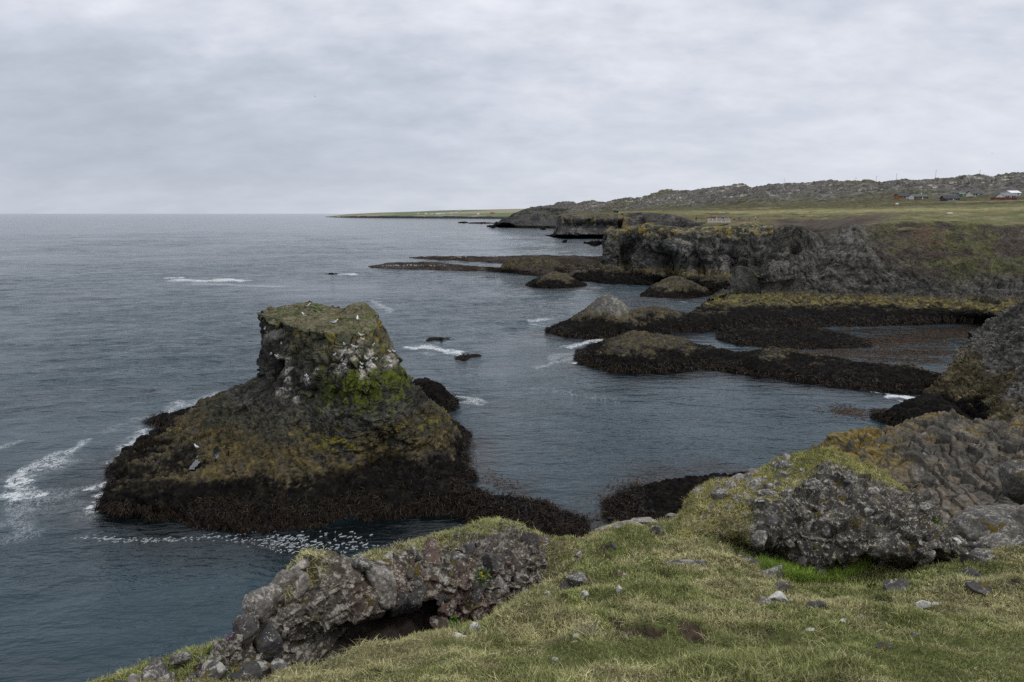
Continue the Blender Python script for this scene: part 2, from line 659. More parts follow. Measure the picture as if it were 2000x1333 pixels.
FOAM = [  # photo polyline on the water, half width (m), strength (1 = solid)
    ([(352, 548), (400, 550), (466, 549)], 4.5, 1.02), ([(430, 547), (468, 550)], 2.5, 1.3), ([(380, 555), (540, 560)], 4.5, 0.66), ([(328, 545), (340, 545)], 2.5, 1.2),
    ([(664, 537), (690, 538)], 2.2, 1.2), ([(690, 538), (742, 538)], 2.2, 0.75), ([(636, 535), (655, 536)], 1.5, .5),
    ([(732, 586), (752, 603), (762, 612)], 1.6, 0.66), ([(550, 583), (590, 577)], 1.5, 0.5), ([(345, 595), (388, 593)], 1.0, 0.6),
    ([(800, 682), (830, 678), (868, 684)], 1.8, 0.95), ([(815, 690), (845, 693)], 1.2, 0.6), ([(878, 688), (908, 698)], 1.0, 1.1), ([(840, 664), (868, 664)], 0.8, 0.9),
    ([(1032, 628), (1090, 626)], 1.6, 0.8), ([(1045, 636), (1078, 640)], 1.5, 0.7), ([(1052, 718), (1100, 708), (1132, 700)], 1.6, 0.62),
    ([(1100, 680), (1135, 674), (1170, 664)], 1.5, 0.85), ([(1128, 708), (1146, 704)], .7, 1.0), ([(1086, 700), (1130, 688)], 2.4, 0.6),
    ([(188, 1000), (208, 975), (224, 948)], 0.8, 1.15), ([(178, 960), (215, 945), (240, 930)], 1.1, .9), ([(110, 975), (175, 952)], 1.9, 0.55),
    ([(228, 905), (262, 870), (292, 840)], 1.3, 0.74), ([(300, 815), (345, 800), (420, 772)], 1.9, 0.66),
    ([(25, 977), (50, 950), (66, 925), (100, 905), (165, 868)], 1.5, 0.70), ([(25, 975), (60, 965)], 0.6, .95), ([(45, 945), (75, 922)], 0.6, .9), ([(60, 930), (120, 905)], 2.6, 0.55),
    ([(25, 1035), (60, 1005), (75, 965)], 2.8, 0.56), ([(100, 990), (140, 1005), (175, 1010)], 2.0, 0.5),
    ([(0, 870), (40, 862)], 1.2, 0.6), ([(215, 845), (262, 828)], 1.8, 0.52),
    ([(888, 778), (925, 782), (950, 790)], 1.3, 0.72), ([(900, 800), (930, 830)], 2.0, 0.3),
    ([(1010, 755), (1085, 762), (1200, 782)], 0.8, 0.5), ([(960, 628), (1000, 626)], 1.2, 0.4), ([(750, 640), (800, 650)], 2.5, 0.38),
    ([(745, 526), (800, 530), (875, 530)], 1.4, 0.6), ([(905, 532), (945, 531)], 1.2, 0.6), ([(716, 518), (735, 526)], 1.4, 0.6), ([(820, 502), (880, 499), (935, 498)], 2.2, 0.75), ([(1105, 499), (1140, 499)], 2.0, 0.5),
    ([(1140, 472), (1190, 470)], 2.5, 0.75), ([(1070, 464), (1200, 464)], 3.0, 0.5), ([(1755, 776), (1790, 776)], 1.05, 1.6), ([(1700, 768), (1760, 772)], 0.7, 0.7),
    ([(1330, 590), (1362, 592)], 1.0, 0.7), ([(1345, 650), (1392, 660)], 1.5, 0.35),
]


def build_sea():
    a = np.radians(np.linspace(-78, 88, 900))
    r = np.concatenate([np.exp(np.linspace(math.log(14), math.log(900), 1150)), np.exp(np.linspace(math.log(910), math.log(90000), 90))])
    R, A = np.meshgrid(r, a, indexing='ij')
    x = (R * np.sin(A)).ravel()
    y = (R * np.cos(A)).ravel()
    rr = R.ravel()
    p = np.stack([x, y, 0 * x], 1)
    # the bay right of the stack is sheltered, the open sea has a short chop
    bay = sstep(-9, 2, x) * sstep(135, 112, y) + sstep(62, 46, y) * sstep(-40, -16, x)
    bay = np.clip(bay, 0, 1)
    z = np.zeros(len(x))
    rg = np.random.default_rng(3)
    amp_mod = 0.65 + 0.6 * fbm(p * 0.02, 2, 5)
    for L, am in ((14, .075), (9.5, .06), (7.1, .055), (5.2, .045), (3.9, .036), (2.9, .028), (2.1, .020), (1.5, .014), (1.1, .010)):
        for k in range(3):
            th = math.radians(rg.normal(-68, 27))
            kx, ky = math.cos(th) * 2 * math.pi / L, math.sin(th) * 2 * math.pi / L
            ph = kx * x + ky * y + rg.uniform(0, 6.28)
            s = np.sin(ph + 0.7 * np.sin(ph * 0.37 + k))
            fade = np.clip(L * 60 / rr, 0, 1)
            z += am * 0.75 * (0.6 * s + 0.4 * (2 * np.abs(np.sin(ph / 2)) ** 0.8 - 1)) * fade
    z = z * amp_mod * (1 - 0.72 * bay)
    foam = np.zeros(len(x))
    wob = np.stack([x + 1.4 * vnoise(p * 0.45, 21) + .5 * vnoise(p * 1.6, 23), y + 1.4 * vnoise(p * 0.45, 22) + .5 * vnoise(p * 1.6, 24)], 1)
    for pts, w, s in FOAM:
        q = np.array([W(a_, b_)[:2] for a_, b_ in pts])
        m = np.max(np.abs(q), axis=0) + w * 4
        near = np.where((x > q[:, 0].min() - 4 * w) & (x < q[:, 0].max() + 4 * w) & (y > q[:, 1].min() - 4 * w) & (y < q[:, 1].max() + 4 * w))[0]
        if len(near) == 0: continue
        d = seg_dist(wob[near, 0], wob[near, 1], q)
        foam[near] = np.maximum(foam[near], s * np.exp(-(d / w) ** 2))
    z += 0.28 * foam * sstep(120, 200, y) * sstep(0.6, 1.0, foam)
    P = np.stack([x, y, z], 1)
    f = grid_faces(len(r), len(a))
    m = NT('sea_water')
    pos = m.pos()
    mp = m.n('ShaderNodeMapping')
    m.l(pos, mp.inputs['Vector'])
    mp.inputs['Scale'].default_value = (0.45, 1.0, 1.0)
    mp.inputs['Rotation'].default_value = (0, 0, math.radians(-14))
    v = mp.outputs[0]
    by = m.attr('calm', 'Fac')
    n0 = m.noise(v, 0.10, 3, 0.6)
    n1 = m.noise(v, 0.55, 4, 0.6, 0.2)
    n2 = m.noise(v, 2.2, 4, 0.62, 0.3)
    n3 = m.noise(v, 8.0, 3, 0.6)
    h = m.math('ADD', m.math('MULTIPLY', n0, 1.2), m.math('ADD', m.math('MULTIPLY', n1, 0.75), m.math('ADD', m.math('MULTIPLY', n2, 0.22), m.math('MULTIPLY', n3, 0.035))))
    h = m.math('MULTIPLY', h, m.ramp(by, 0, 1, 1.0, 0.45))
    lane = m.ramp(m.noise(pos, 0.022, 3, 0.6), 0.35, 0.65, 0.55, 1.25)
    h = m.math('MULTIPLY', h, lane)
    nrm = m.bump(h, 0.95)
    m.l(nrm, m.b.inputs['Normal'])
    water = m.mixc(m.ramp(n0, 0.3, 0.7), (0.0080, 0.0240, 0.0335), (0.0135, 0.037, 0.050))
    water = m.mixc(m.attr('rock_shade', 'Fac'), water, (0.0022, 0.0045, 0.0055))      # shade of the rocks painted into the water colour
    fm = m.attr('foam', 'Fac')
    f1 = m.noise(pos, 2.6, 6, 0.7, 0.8)
    f2 = m.noise(pos, 0.5, 3, 0.6, 0.4)
    pat = m.math('ADD', m.math('MULTIPLY', f1, 0.72), m.math('MULTIPLY', f2, 0.28))
    # threads of foam: ridges of the noise; solid foam where the attribute is high
    ridge = m.math('SUBTRACT', 1.0, m.math('MULTIPLY', m.math('ABSOLUTE', m.math('SUBTRACT', pat, 0.5)), 9.0))
    ff = m.math('ADD', fm, m.math('MULTIPLY', m.math('SUBTRACT', ridge, 0.45), 0.85))
    mask = m.math('MULTIPLY', m.ramp(ff, 0.76, 1.18), m.ramp(fm, 0.08, 0.28))
    milk = m.math('MULTIPLY', m.ramp(fm, 0.1, 0.9), 0.14)
    water = m.mixc(milk, water, (0.16, 0.21, 0.22))
    c = m.mixc(mask, water, (0.56, 0.59, 0.60))
    m.b.inputs['Specular Tint'].default_value = (0.86, 0.96, 1.0, 1)
    m.l(c, m.b.inputs['Base Color'])
    m.l(m.ramp(mask, 0, 1, 0.09, 0.8), m.b.inputs['Roughness'])
    m.b.inputs['IOR'].default_value = 1.333
    # the inner bay is choked with weed lying at the surface
    weed = np.zeros(len(x))
    for pts, w in (([(1720, 668), (1800, 660), (1900, 650)], 7), ([(1640, 690), (1740, 690), (1850, 690)], 5), ([(1450, 650), (1650, 648), (1900, 640)], 3.5), ([(1560, 696), (1700, 700), (1820, 705)], 2.5), ([(1630, 800), (1700, 808)], 1.0)):
        q = np.array([W(a_, b_)[:2] for a_, b_ in pts])
        near = np.where((x > q[:, 0].min() - 4 * w) & (x < q[:, 0].max() + 4 * w) & (y > q[:, 1].min() - 4 * w) & (y < q[:, 1].max() + 4 * w))[0]
        weed[near] = np.maximum(weed[near], np.exp(-(seg_dist(wob[near, 0], wob[near, 1], q) / w) ** 2))
    wn_ = m.noise(pos, 0.9, 5, 0.65)
    wm = m.ramp(m.math('ADD', m.math('MULTIPLY', m.attr('weed', 'Fac'), 0.55), m.math('MULTIPLY', wn_, 1.15)), 0.86, 1.06)
    c2 = m.mixc(wm, c, m.mixc(m.noise(pos, 3.0, 4), (0.009, 0.0075, 0.006), (0.034, 0.021, 0.011)))
    m.l(c2, m.b.inputs['Base Color'])
    m.l(m.math('MULTIPLY', m.math('SUBTRACT', 1.0, m.math('MULTIPLY', wm, 0.8)), 0.5), m.b.inputs['Specular IOR Level'])
    rock_shade = np.zeros(len(x))
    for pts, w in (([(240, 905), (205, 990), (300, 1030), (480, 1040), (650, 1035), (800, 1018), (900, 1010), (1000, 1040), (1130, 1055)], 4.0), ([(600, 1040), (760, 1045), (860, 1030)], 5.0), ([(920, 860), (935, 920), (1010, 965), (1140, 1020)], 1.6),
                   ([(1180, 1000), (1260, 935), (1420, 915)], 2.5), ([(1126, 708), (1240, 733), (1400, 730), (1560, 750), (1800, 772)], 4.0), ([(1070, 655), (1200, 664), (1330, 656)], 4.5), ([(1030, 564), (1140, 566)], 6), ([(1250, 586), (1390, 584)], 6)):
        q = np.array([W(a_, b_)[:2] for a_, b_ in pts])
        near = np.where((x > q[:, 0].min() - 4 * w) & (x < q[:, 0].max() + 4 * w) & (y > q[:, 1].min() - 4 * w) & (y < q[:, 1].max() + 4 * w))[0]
        rock_shade[near] = np.maximum(rock_shade[near], np.exp(-(seg_dist(wob[near, 0], wob[near, 1], q) / w) ** 2))
    me = mesh_data('sea', P, f[:, ::-1], None, m.m, True, {'foam': foam, 'calm': bay, 'weed': weed, 'rock_shade': rock_shade})
    tag(obj('sea', me), 'grey sea with short chop and foam streaks around the rocks', kind='structure')


build_sea()
# ------------------------------------------------------------------ shared rock colours (albedo)
C_BAS = (0.050, 0.048, 0.043)
C_BAS2 = (0.105, 0.100, 0.088)
C_KELP = (0.006, 0.005, 0.0045)
C_KELPB = (0.024, 0.015, 0.010)
C_OLIVE = (0.070, 0.059, 0.034)
C_YELL = (0.125, 0.100, 0.046)
C_LICH = (0.20, 0.135, 0.025)
C_MOSS = (0.088, 0.102, 0.018)
C_GRASS = (0.088, 0.100, 0.036)
C_STRAW = (0.20, 0.175, 0.085)
C_EARTH = (0.075, 0.058, 0.045)


def tidal_col(P, N, kelp_top, olive_top, s=0, dry=None, pix=1.0):
    """basalt above the tide, olive weed at its edge, black kelp below"""
    n1 = fbm(P * 0.5, 4, 40 + s)
    n2 = fbm(P * 2.2, 3, 44 + s)
    z = P[:, 2] + n1 * 0.75 + n2 * 0.25
    c = mix(C_BAS, C_BAS2, sstep(-.6, .7, n2 + n1 * .4)) if dry is None else dry
    ol = mix(C_OLIVE, C_YELL, sstep(0.0, .9, n2 * .7 + n1 * .5 - .1))
    ol = mix(ol, np.array(C_BAS) * .9, sstep(.1, .5, fbm(P * 1.1, 3, 47 + s)))
    c = mix(c, ol, sstep(olive_top + .35, olive_top - .25, z) * 0.9)
    k = mix(C_KELP, (0.016, 0.014, 0.010), sstep(-.1, .9, n2))
    c = mix(c, k, sstep(kelp_top + .5, kelp_top - .35, z + .35 * fbm(P * 4.5, 2, 49 + s)))
    c = mix(c, C_KELPB, sstep(.75, .25, P[:, 2] + .5 * n2) * sstep(-.5, .4, n2) * .8)
    return c


def kelp_fringe(name, P, N, T, n, parent, s=0, zmax=1.1, zmin=-0.15, ln=(.35, .9), wd=(.035, .09), col=None, label=None):
    """ribbons of kelp hanging down the wet rock"""
    rg = np.random.default_rng(900 + s)
    ok = np.where((P[:, 2] < zmax) & (P[:, 2] > zmin) & ((N * (CAM - P)).sum(1) > -2))[0]
    if len(ok) < 10: return None
    # fewer towards the top of the belt
    pr = np.clip((zmax - P[ok, 2]) / (zmax - zmin), 0.03, 1) ** 0.8 * (.12 + sstep(-.25, .45, fbm(P[ok] * .9, 3, 51 + s)))
    k = rg.choice(ok, size=n, p=pr / pr.sum())
    b = P[k] + N[k] * 0.06 + rg.normal(0, 0.10, (n, 3))
    down = np.array([0, 0, -1.0]) - N[k] * (N[k][:, 2:3] * -1)
    down = unit(down + rg.normal(0, .32, (n, 3)) + N[k] * 0.15)
    side = unit(np.cross(down, N[k]) + rg.normal(0, .3, (n, 3)))
    L = rg.uniform(*ln, n)
    bend = N[k] * (rg.uniform(-.12, .15, (n, 1)) * L[:, None]) + np.array([0, 0, -.25]) * L[:, None] + side * rg.normal(0, .2, (n, 1)) * L[:, None]
    ca, cb = col or ((0.008, 0.007, 0.006), (0.050, 0.031, 0.017))
    c = mix(ca, cb, rg.random(n) ** 1.8)
    gl = rg.random(n) < 0.12
    c[gl] = (0.045, 0.040, 0.038)
    v, q, t, cc = blades(b, down, side, L, rg.uniform(*wd, n), bend, c)
    o = obj(name, mesh_data(name, v, [q, t], cc, M_KELP, True), parent)
    return tag(o, kind='stuff')


# ------------------------------------------------------------------ the sea stack
def P3(x, y, z): return np.array([x, y, z], float)


spokes = {
    'a': [W(214, 992), W(238, 930, 1.6), D(345, 855, 61), D(512, 750, 61.5), D(512, 690, 61.6), D(509, 616, 61.5), D(540, 609, 62.5)],
    'b': [W(330, 1024), W(335, 945, 1.9), D(420, 868, 58.5), D(535, 772, 60.5), D(531, 700, 60.6), D(531, 624, 60), D(555, 615, 61.5)],
    'c': [W(480, 1031), W(480, 930, 2.0), D(530, 858, 56.5), D(590, 785, 59), D(582, 712, 58.3), D(586, 642, 58), D(600, 624, 60)],
    'd': [W(650, 1018), W(645, 918, 2.2), D(650, 850, 55.5), D(660, 798, 56.8), D(657, 720, 56.8), D(655, 652, 57.2), D(650, 627, 60)],
    'e': [W(800, 1000), W(790, 890, 2.2), D(765, 830, 56), D(735, 780, 56.6), D(725, 715, 57), D(706, 652, 58), D(680, 620, 60.5)],
    'f': [W(895, 965), W(865, 885, 1.9), D(820, 820, 59), D(786, 765, 59.5), D(767, 705, 60), D(736, 642, 60), D(700, 620, 61.5)],
    'g': [W(912, 905), D(893, 850, 62.5), D(842, 797, 62.5), D(800, 748, 62.5), D(781, 698, 62.5), D(727, 608, 63), D(690, 607, 63)],
    'h': [P3(-6, 70, 0), P3(-8, 69, 1.5), P3(-10, 68, 4), P3(-11.5, 67, 6.5), P3(-13, 66.6, 9.5), D(675, 604, 65), D(660, 604, 64.5)],
    'i': [P3(-16, 76, 0), P3(-16, 75, 1.5), P3(-16, 72, 4), P3(-17, 68.5, 6.8), P3(-18, 67, 9.5), D(600, 597, 66), D(605, 601, 65)],
    'j': [P3(-30, 76, 0), P3(-29, 74, 1.3), P3(-26, 71, 3.5), P3(-22.4, 67, 6.6), P3(-22.2, 66, 9.2), D(540, 602, 65), D(560, 604, 64)],
    'k': [W(252, 905), W(318, 832, 1.4), D(410, 784, 68), D(509, 742, 64), D(511, 690, 63.6), D(509, 612, 63), D(535, 607, 63)],
}


def build_stack():
    keys = 'abcdefghijk'
    C = P3(-17, 62, 0)
    rows = []
    lv = []
    for k in keys:
        s = spokes[k]
        o = s[0] - C; o[2] = 0
        e1, e2, e3 = s[4] * .16 + s[5] * .84, s[5] * .82 + s[6] * .18, s[3] * .75 + s[4] * .25
        lv.append([s[0] + o / np.linalg.norm(o) * 0.8 + P3(0, 0, -1.6)] + s[:4] + [e3, s[4], e1, s[5], e2, s[6]])
    for r in range(len(lv[0])):
        rows.append([l[r] for l in lv])
    top = np.mean([l[-1] for l in lv], axis=0)
    rows.append([top + (l[-1] - top) * 0.05 for l in lv])
    S = Sheet(rows, 0.085, wrap=True)
    P, N = S.P.copy(), S.N.copy()
    x, y, z = P.T
    # rows were added at the brow and the foot: map back to seven even steps
    S.u = np.interp(S.u, [0, 1, 2, 3, 4, 5, 6, 7, 8, 9, 10, 11], [0, 1, 2, 3, 4, 4.25, 5, 5.84, 6, 6.18, 7, 8])
    upper = sstep(3.6, 4.3, S.u + .15 * fbm(P * .4, 3, 1)) * sstep(6.25, 5.9, S.u)
    apron = sstep(1.6, 2.4, S.u) * (1 - upper) * (1 - sstep(5.9, 6.25, S.u))
    belt = 1 - sstep(1.7, 2.4, S.u)
    topm = sstep(5.9, 6.25, S.u)
    # big fractured blocks on the upper face, steep columns
    b1, i1, e1 = blocks(P, (1.25, 1.25, 1.5), 3, 1.1, 0.34, gw=.10)
    b2, i2, e2 = blocks(P, (.42, .42, .6), 4, 0.9, 0.25)
    b3, _, _ = blocks(P, (2.6, 2.6, 4.2), 5, 0.8, 0.18)
    d = upper * (0.50 * b1 + 0.15 * b2 + 0.55 * b3 - .15)
    # curving columns on the apron, their ends as knobs
    ax = np.array([[1, .5, .25], [-.5, 1, 1.1], [0, -.6, 1.0]])
    g1, gi, ge = domes(P, (.46, 1.5, .55), 6, ax)
    g2, _, _ = domes(P, (.5, .5, .5), 7)
    kn = sstep(-.2, .4, fbm(P * .28, 2, 71))
    b4, _, _ = blocks(P, (2.2, 1.0, .9), 13, 1.0, .3, ax)
    d += apron * (0.26 * (g1 - .6) * (1 - kn) + 0.22 * (g2 - .6) * kn + .5 * fbm(P * .3, 3, 8) + .18 * b2 + .34 * b4 + .25 * b1)
    w1, _, _ = domes(P, (.55, .55, .6), 9)
    d += belt * (0.20 * (w1 - .6) + 0.75 * fbm(P * .33, 4, 10) + .22 * b1 + .18 * fbm(P * 2.0, 3, 12))
    d += topm * (0.16 * fbm(P * .55, 4, 11) + .08 * (g2 - .6) + .09 * b1)
    S.push(d)
    # hollows in the seaward left face and an undercut along its foot
    px, py, _ = to_px(P)
    for (cx_, cy_, rx, ry, dep) in ((527, 665, 11, 38, 1.6), (522, 718, 13, 20, 1.4), (549, 690, 8, 26, 1.1), (541, 650, 6, 26, .9), (518, 650, 5, 18, .5), (562, 655, 5, 16, .5), (660, 715, 40, 7, .35), (600, 770, 16, 14, .6)):
        q = D(cx_, cy_, 60)
        m = np.exp(-((px - cx_) / rx) ** 2 - ((py - cy_) / ry) ** 2) * (N @ unit(CAM - q) > -.1)
        S.push(-dep * m)
    # knob on the right corner, a low rise in the middle of the top
    for (q, r, h) in ((D(712, 606, 62.8), 0.9, .75), (D(690, 606, 63.0), 0.7, .45), (D(590, 601, 64.5), 2.2, .35), (D(775, 740, 61.5), 1.2, .35), (D(785, 755, 61.8), .9, .35)):
        S.P[:, 2] += h * np.exp(-((S.P - q) ** 2).sum(1) / r ** 2) * (upper + topm)
    S.normals()
    P2, N2 = S.P, S.N
    x, y, z = P2.T
    n1, n2, n3 = fbm(P2 * .45, 4, 20), fbm(P2 * 1.7, 4, 24), fbm(P2 * 5.0, 3, 28)
    cell = rnd(i1, 5) - .5
    bas = mix((.034, .034, .029), (.088, .085, .072), sstep(-.6, .9, n2 + 1.2 * cell))
    mossy = mix((0.072, 0.074, 0.050), (0.112, 0.102, 0.056), sstep(-.5, .6, n2 + cell))
    up = mix(bas, mossy, sstep(8.3, 10.3, z + n1 * 1.2) * sstep(-23.0, -20.4, x + n2) * .95)
    edge = sstep(9.6, 11.8, z + n1) * sstep(.32, .72, n2 * .8 + .5 * cell + .2)
    up = mix(up, C_LICH, edge * .72)
    # bright algae where the kittiwake ledges drain, right of the middle
    q = D(700, 748, 57.5)
    gm = np.exp(-(((x - q[0]) / 5.6) ** 2 + ((z - (q[2] - .3)) / 2.1) ** 2)) * sstep(-.2, -.6, N2[:, 1]) 
    q2 = D(775, 725, 61)
    gm = np.maximum(gm, np.exp(-(((x - q2[0]) / 3.0) ** 2 + ((y - q2[1]) / 4) ** 2 + ((z - q2[2] + .5) / 2.0) ** 2)) * .9)
    up = mix(up, mix(C_MOSS, (0.07, 0.09, 0.02), sstep(-.2, .8, n3)), sstep(.38, .78, gm + .5 * n2 + .5 * cell))
    tp = mix((0.118, 0.106, 0.066), (0.074, 0.092, 0.034), sstep(.0, .5, n2 + .4 * n1 + .3 * n3))
    tp = mix(tp, (0.19, 0.175, 0.12), sstep(.45, .75, n3) * .7)
    # bare basalt, with shade painted into the seaward left wall and the corner beside it
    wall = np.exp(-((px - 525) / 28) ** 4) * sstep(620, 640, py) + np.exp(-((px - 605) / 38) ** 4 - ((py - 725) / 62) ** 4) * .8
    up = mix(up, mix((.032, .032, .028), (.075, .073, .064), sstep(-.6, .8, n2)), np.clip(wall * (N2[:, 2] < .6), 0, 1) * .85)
    flat = sstep(5.8, 6.1, S.u + .05 * n2) * sstep(.35, .6, N2[:, 2])
    up = mix(up, tp, flat)
    low = tidal_col(P2, N2, 2.15, 5.0, 1)
    brown = mix((0.060, 0.052, 0.032), (0.100, 0.080, 0.043), sstep(-.4, .6, n2))
    q = D(480, 850, 60)
    bm = np.exp(-(((x - q[0]) / 6.5) ** 2 + ((z - 2.9) / 1.2) ** 2))
    low = mix(low, brown, sstep(.3, .7, bm + .25 * n1) * sstep(2.0, 2.5, z + .3 * n2))
    band = np.exp(-((z - (2.7 + .5 * n1)) / .5) ** 2) * sstep(-.3, .3, n2)
    low = mix(low, (0.12, 0.09, 0.032), band * .6)
    yb = np.exp(-((z - (4.2 + .5 * n1)) / .9) ** 2) * sstep(.15, .5, n2) * sstep(-20, -14, x)
    low = mix(low, (0.16, 0.15, 0.022), yb * .8)
    gf = sstep(.2, .55, fbm(P2 * .8, 3, 33)) * sstep(3.5, 4.6, z) * sstep(-19, -23, x)
    low = mix(low, (0.055, 0.062, 0.028), gf * .7)
    w = sstep(4.6, 6.2, z + .6 * n1)
    dk = sstep(-.1, .35, fbm(P2 * .5, 3, 35) + .5 * np.exp(-(((px - 470) / 90) ** 2 + ((py - 805) / 28) ** 2)) - .05)
    low = mix(low, mix((.040, .041, .030), (.064, .062, .048), sstep(-.4, .5, n2)), dk * sstep(3.2, 4.0, z + .5 * n1) * .85)
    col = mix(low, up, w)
    # droppings: pale streaks under the nests
    guano = np.zeros(len(P2))
    for (gx, gy, ln_, wd_) in NEST_STREAKS:
        dx = (px - gx - 1.5 * n2) / 1.35
        dy = py - gy
        guano = np.maximum(guano, np.exp(-(dx / wd_) ** 2) * sstep(-4, 1, dy) * sstep(ln_, ln_ * .35, dy + 4 * n3))
    vis = (N @ unit(CAM - D(650, 700, 60))) > -.15
    col = mix(col, (0.46, 0.43, 0.37), np.clip(guano * 1.3 * sstep(-.5, .2, n3 + .25), 0, 1) * vis * .95)
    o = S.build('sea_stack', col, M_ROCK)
    tag(o, 'flat topped mossy basalt sea stack with nesting gulls and a wide black kelp skirt', 'sea stack')
    kelp_fringe('kelp', P2, N2, S.T, 30000, o, 1, zmax=1.15, ln=(.18, .5), wd=(.03, .075))
    return o, S


NEST_STREAKS = [(552, 676, 16, 5), (519, 648, 22, 4), (524, 694, 10, 4), (532, 697, 14, 4), (542, 700, 16, 6), (534, 712, 26, 4), (550, 722, 16, 4), (560, 738, 22, 4),
                (553, 760, 20, 9), (598, 737, 20, 7), (673, 680, 28, 5), (690, 683, 26, 8), (668, 698, 16, 6), (657, 712, 26, 6), (672, 714, 12, 4), (705, 662, 16, 5),
                (728, 681, 18, 4), (707, 718, 30, 5), (722, 715, 20, 5), (735, 706, 16, 4), (762, 692, 20, 5), (763, 712, 10, 5), (726, 703, 12, 4), (770, 702, 16, 4), (577, 775, 16, 3), (617, 722, 10, 4)]

STACK, STACK_S = build_stack()


# ------------------------------------------------------------------ reefs and skerries
def reef(name, crest, front, label, cat='reef', back=4.0, res=None, kelp_top=1.6, olive_top=2.6, s=0, rough=.45, fringe=0, steep=.62, knob=.5, m=None, tilt=None, colf=None, mat=None, parent=None, fl=(.35, .9), fw=(.035, .09)):
    m = m or 26
    cr_ = polyres([W(a, b, c) for a, b, c in crest], m)
    fr = polyres([W(a, b, 0) for a, b in front], m)
    to = cr_ - fr; to[:, 2] = 0
    to = unit(to)
    dist = np.linalg.norm((cr_ - fr)[:, :2], axis=1)
    zc_ = cr_[:, 2]
    wall = fr + to * (dist * .16)[:, None]; wall[:, 2] = zc_ * steep * .75
    sh = fr + to * (dist * .5)[:, None]; sh[:, 2] = zc_ * (steep + (1 - steep) * .55)
    bk = cr_ + to * (back * .45); bk[:, 2] = zc_ * .8
    bw = cr_ + to * back; bw[:, 2] = -.1
    fu = fr - to * .5; fu[:, 2] = -1.2
    bu = cr_ + to * (back + .6); bu[:, 2] = -1.4
    # pinch both ends shut
    rows = [fu, fr, wall, sh, cr_, bk, bw, bu]
    t = np.linalg.norm(cr_.mean(0) - CAM)
    S = Sheet(rows, res or max(.06, t / 683 * .85))
    P = S.P
    am = sstep(0, .05 * 1, np.minimum(S.v, m - 1 - S.v) / (m - 1) * 2) * .75 + .25
    b1, i1, _ = blocks(P, (knob * 1.6,) * 3, 60 + s, .9, .3)
    g, gi, _ = domes(P, (knob,) * 3, 61 + s)
    d = rough * (.8 * fbm(P * (.35 / max(.4, knob)) * .6, 4, 62 + s) + .35 * (g - .6) * knob * 2 + .45 * b1 * knob + .3 * fbm(P * 1.9 / max(.5, knob), 3, 64 + s))
    S.push(d * am)
    S.normals()
    col = tidal_col(S.P, S.N, kelp_top, olive_top, s) if colf is None else colf(S)
    o = S.build(name, col, mat or (M_ROCK if t < 170 else M_ROCK_FAR), parent)
    if label: tag(o, label, cat)
    if fringe:
        kelp_fringe('kelp', S.P, S.N, S.T, fringe, o, s, zmax=min(1.3, kelp_top), ln=fl, wd=fw)
    return o, S


reef('kelp_spit', [(835, 935, 1.7), (900, 945, 1.3), (960, 970, 1.1), (1010, 975, 1.25), (1060, 985, 1.25), (1110, 1005, .85), (1143, 1032, 0.0)],
     [(820, 1008), (880, 1000), (930, 1015), (980, 1030), (1030, 1055), (1085, 1066), (1138, 1050)],
     'low black spit of kelp trailing right from the foot of the sea stack', back=1.6, s=10, fringe=15000, kelp_top=3, olive_top=3, rough=.35, knob=.4, fl=(.3, .75), fw=(.035, .09))
reef('kelp_reef', [(1184, 1000, .1), (1215, 962, .9), (1280, 947, 1.5), (1340, 937, 1.9), (1410, 926, 2.3), (1480, 922, 2.5), (1560, 920, 2.5)],
     [(1186, 1014), (1230, 1040), (1300, 1060), (1370, 1065), (1440, 1065), (1500, 1065), (1580, 1065)],
     'black kelp covered reef between the sea stack spit and the grassy mound', back=2.0, s=11, fringe=12000, kelp_top=4, olive_top=4, rough=.4, knob=.45, fl=(.3, .75))
reef('boulder_skerry', [(795, 765, 2.3), (815, 748, 3.0), (832, 744, 3.2), (855, 754, 2.4), (880, 778, .9), (895, 792, .0)],
     [(800, 800), (830, 812), (855, 812), (875, 806), (895, 797)], 'black rounded skerry behind the right shoulder of the sea stack', 'skerry', back=3, s=12, kelp_top=5, olive_top=5, fringe=1500, rough=.5, knob=.6)
reef('kelp_ledge', [(282, 832, .0), (305, 817, .8), (345, 806, 1.3), (400, 792, 1.6)], [(283, 836), (310, 838), (350, 838), (410, 836)],
     'small dark ledge breaking the surf at the left rear of the sea stack', 'skerry', back=2.5, s=13, kelp_top=4, olive_top=4, fringe=800, rough=.35)

reef('weedy_reef', [(1126, 692, .3), (1150, 676, 1.3), (1180, 664, 2.4), (1240, 649, 3.9), (1300, 657, 3.2), (1360, 670, 2.4), (1418, 688, 1.5), (1450, 690, 1.6), (1505, 678, 2.7), (1560, 690, 1.9), (1620, 702, 1.6), (1700, 712, 1.6), (1780, 716, 1.9), (1850, 735, 1.7)],
     [(1126, 704), (1150, 716), (1190, 726), (1240, 729), (1300, 729), (1370, 722), (1420, 727), (1460, 733), (1510, 740), (1560, 747), (1620, 756), (1700, 764), (1780, 768), (1860, 770)],
     'long low reef with brown crests and a black kelp wall across the bay', back=4.5, s=14, kelp_top=2.25, olive_top=5, fringe=8000, knob=.55, m=60, fl=(.3, .65), fw=(.07, .15))
reef('inner_reef', [(1400, 656, .1), (1440, 642, 1.4), (1480, 636, 1.9), (1530, 642, 1.5), (1600, 639, 1.7), (1650, 655, 1.0), (1702, 672, 0)],
     [(1402, 664), (1440, 675), (1490, 679), (1550, 682), (1610, 683), (1660, 682), (1702, 679)],
     'low dark reef lying in the brown weedy water of the inner bay', back=4, s=15, kelp_top=2.3, olive_top=2.9, fringe=2500, knob=.5, fl=(.3, .65), fw=(.07, .15))


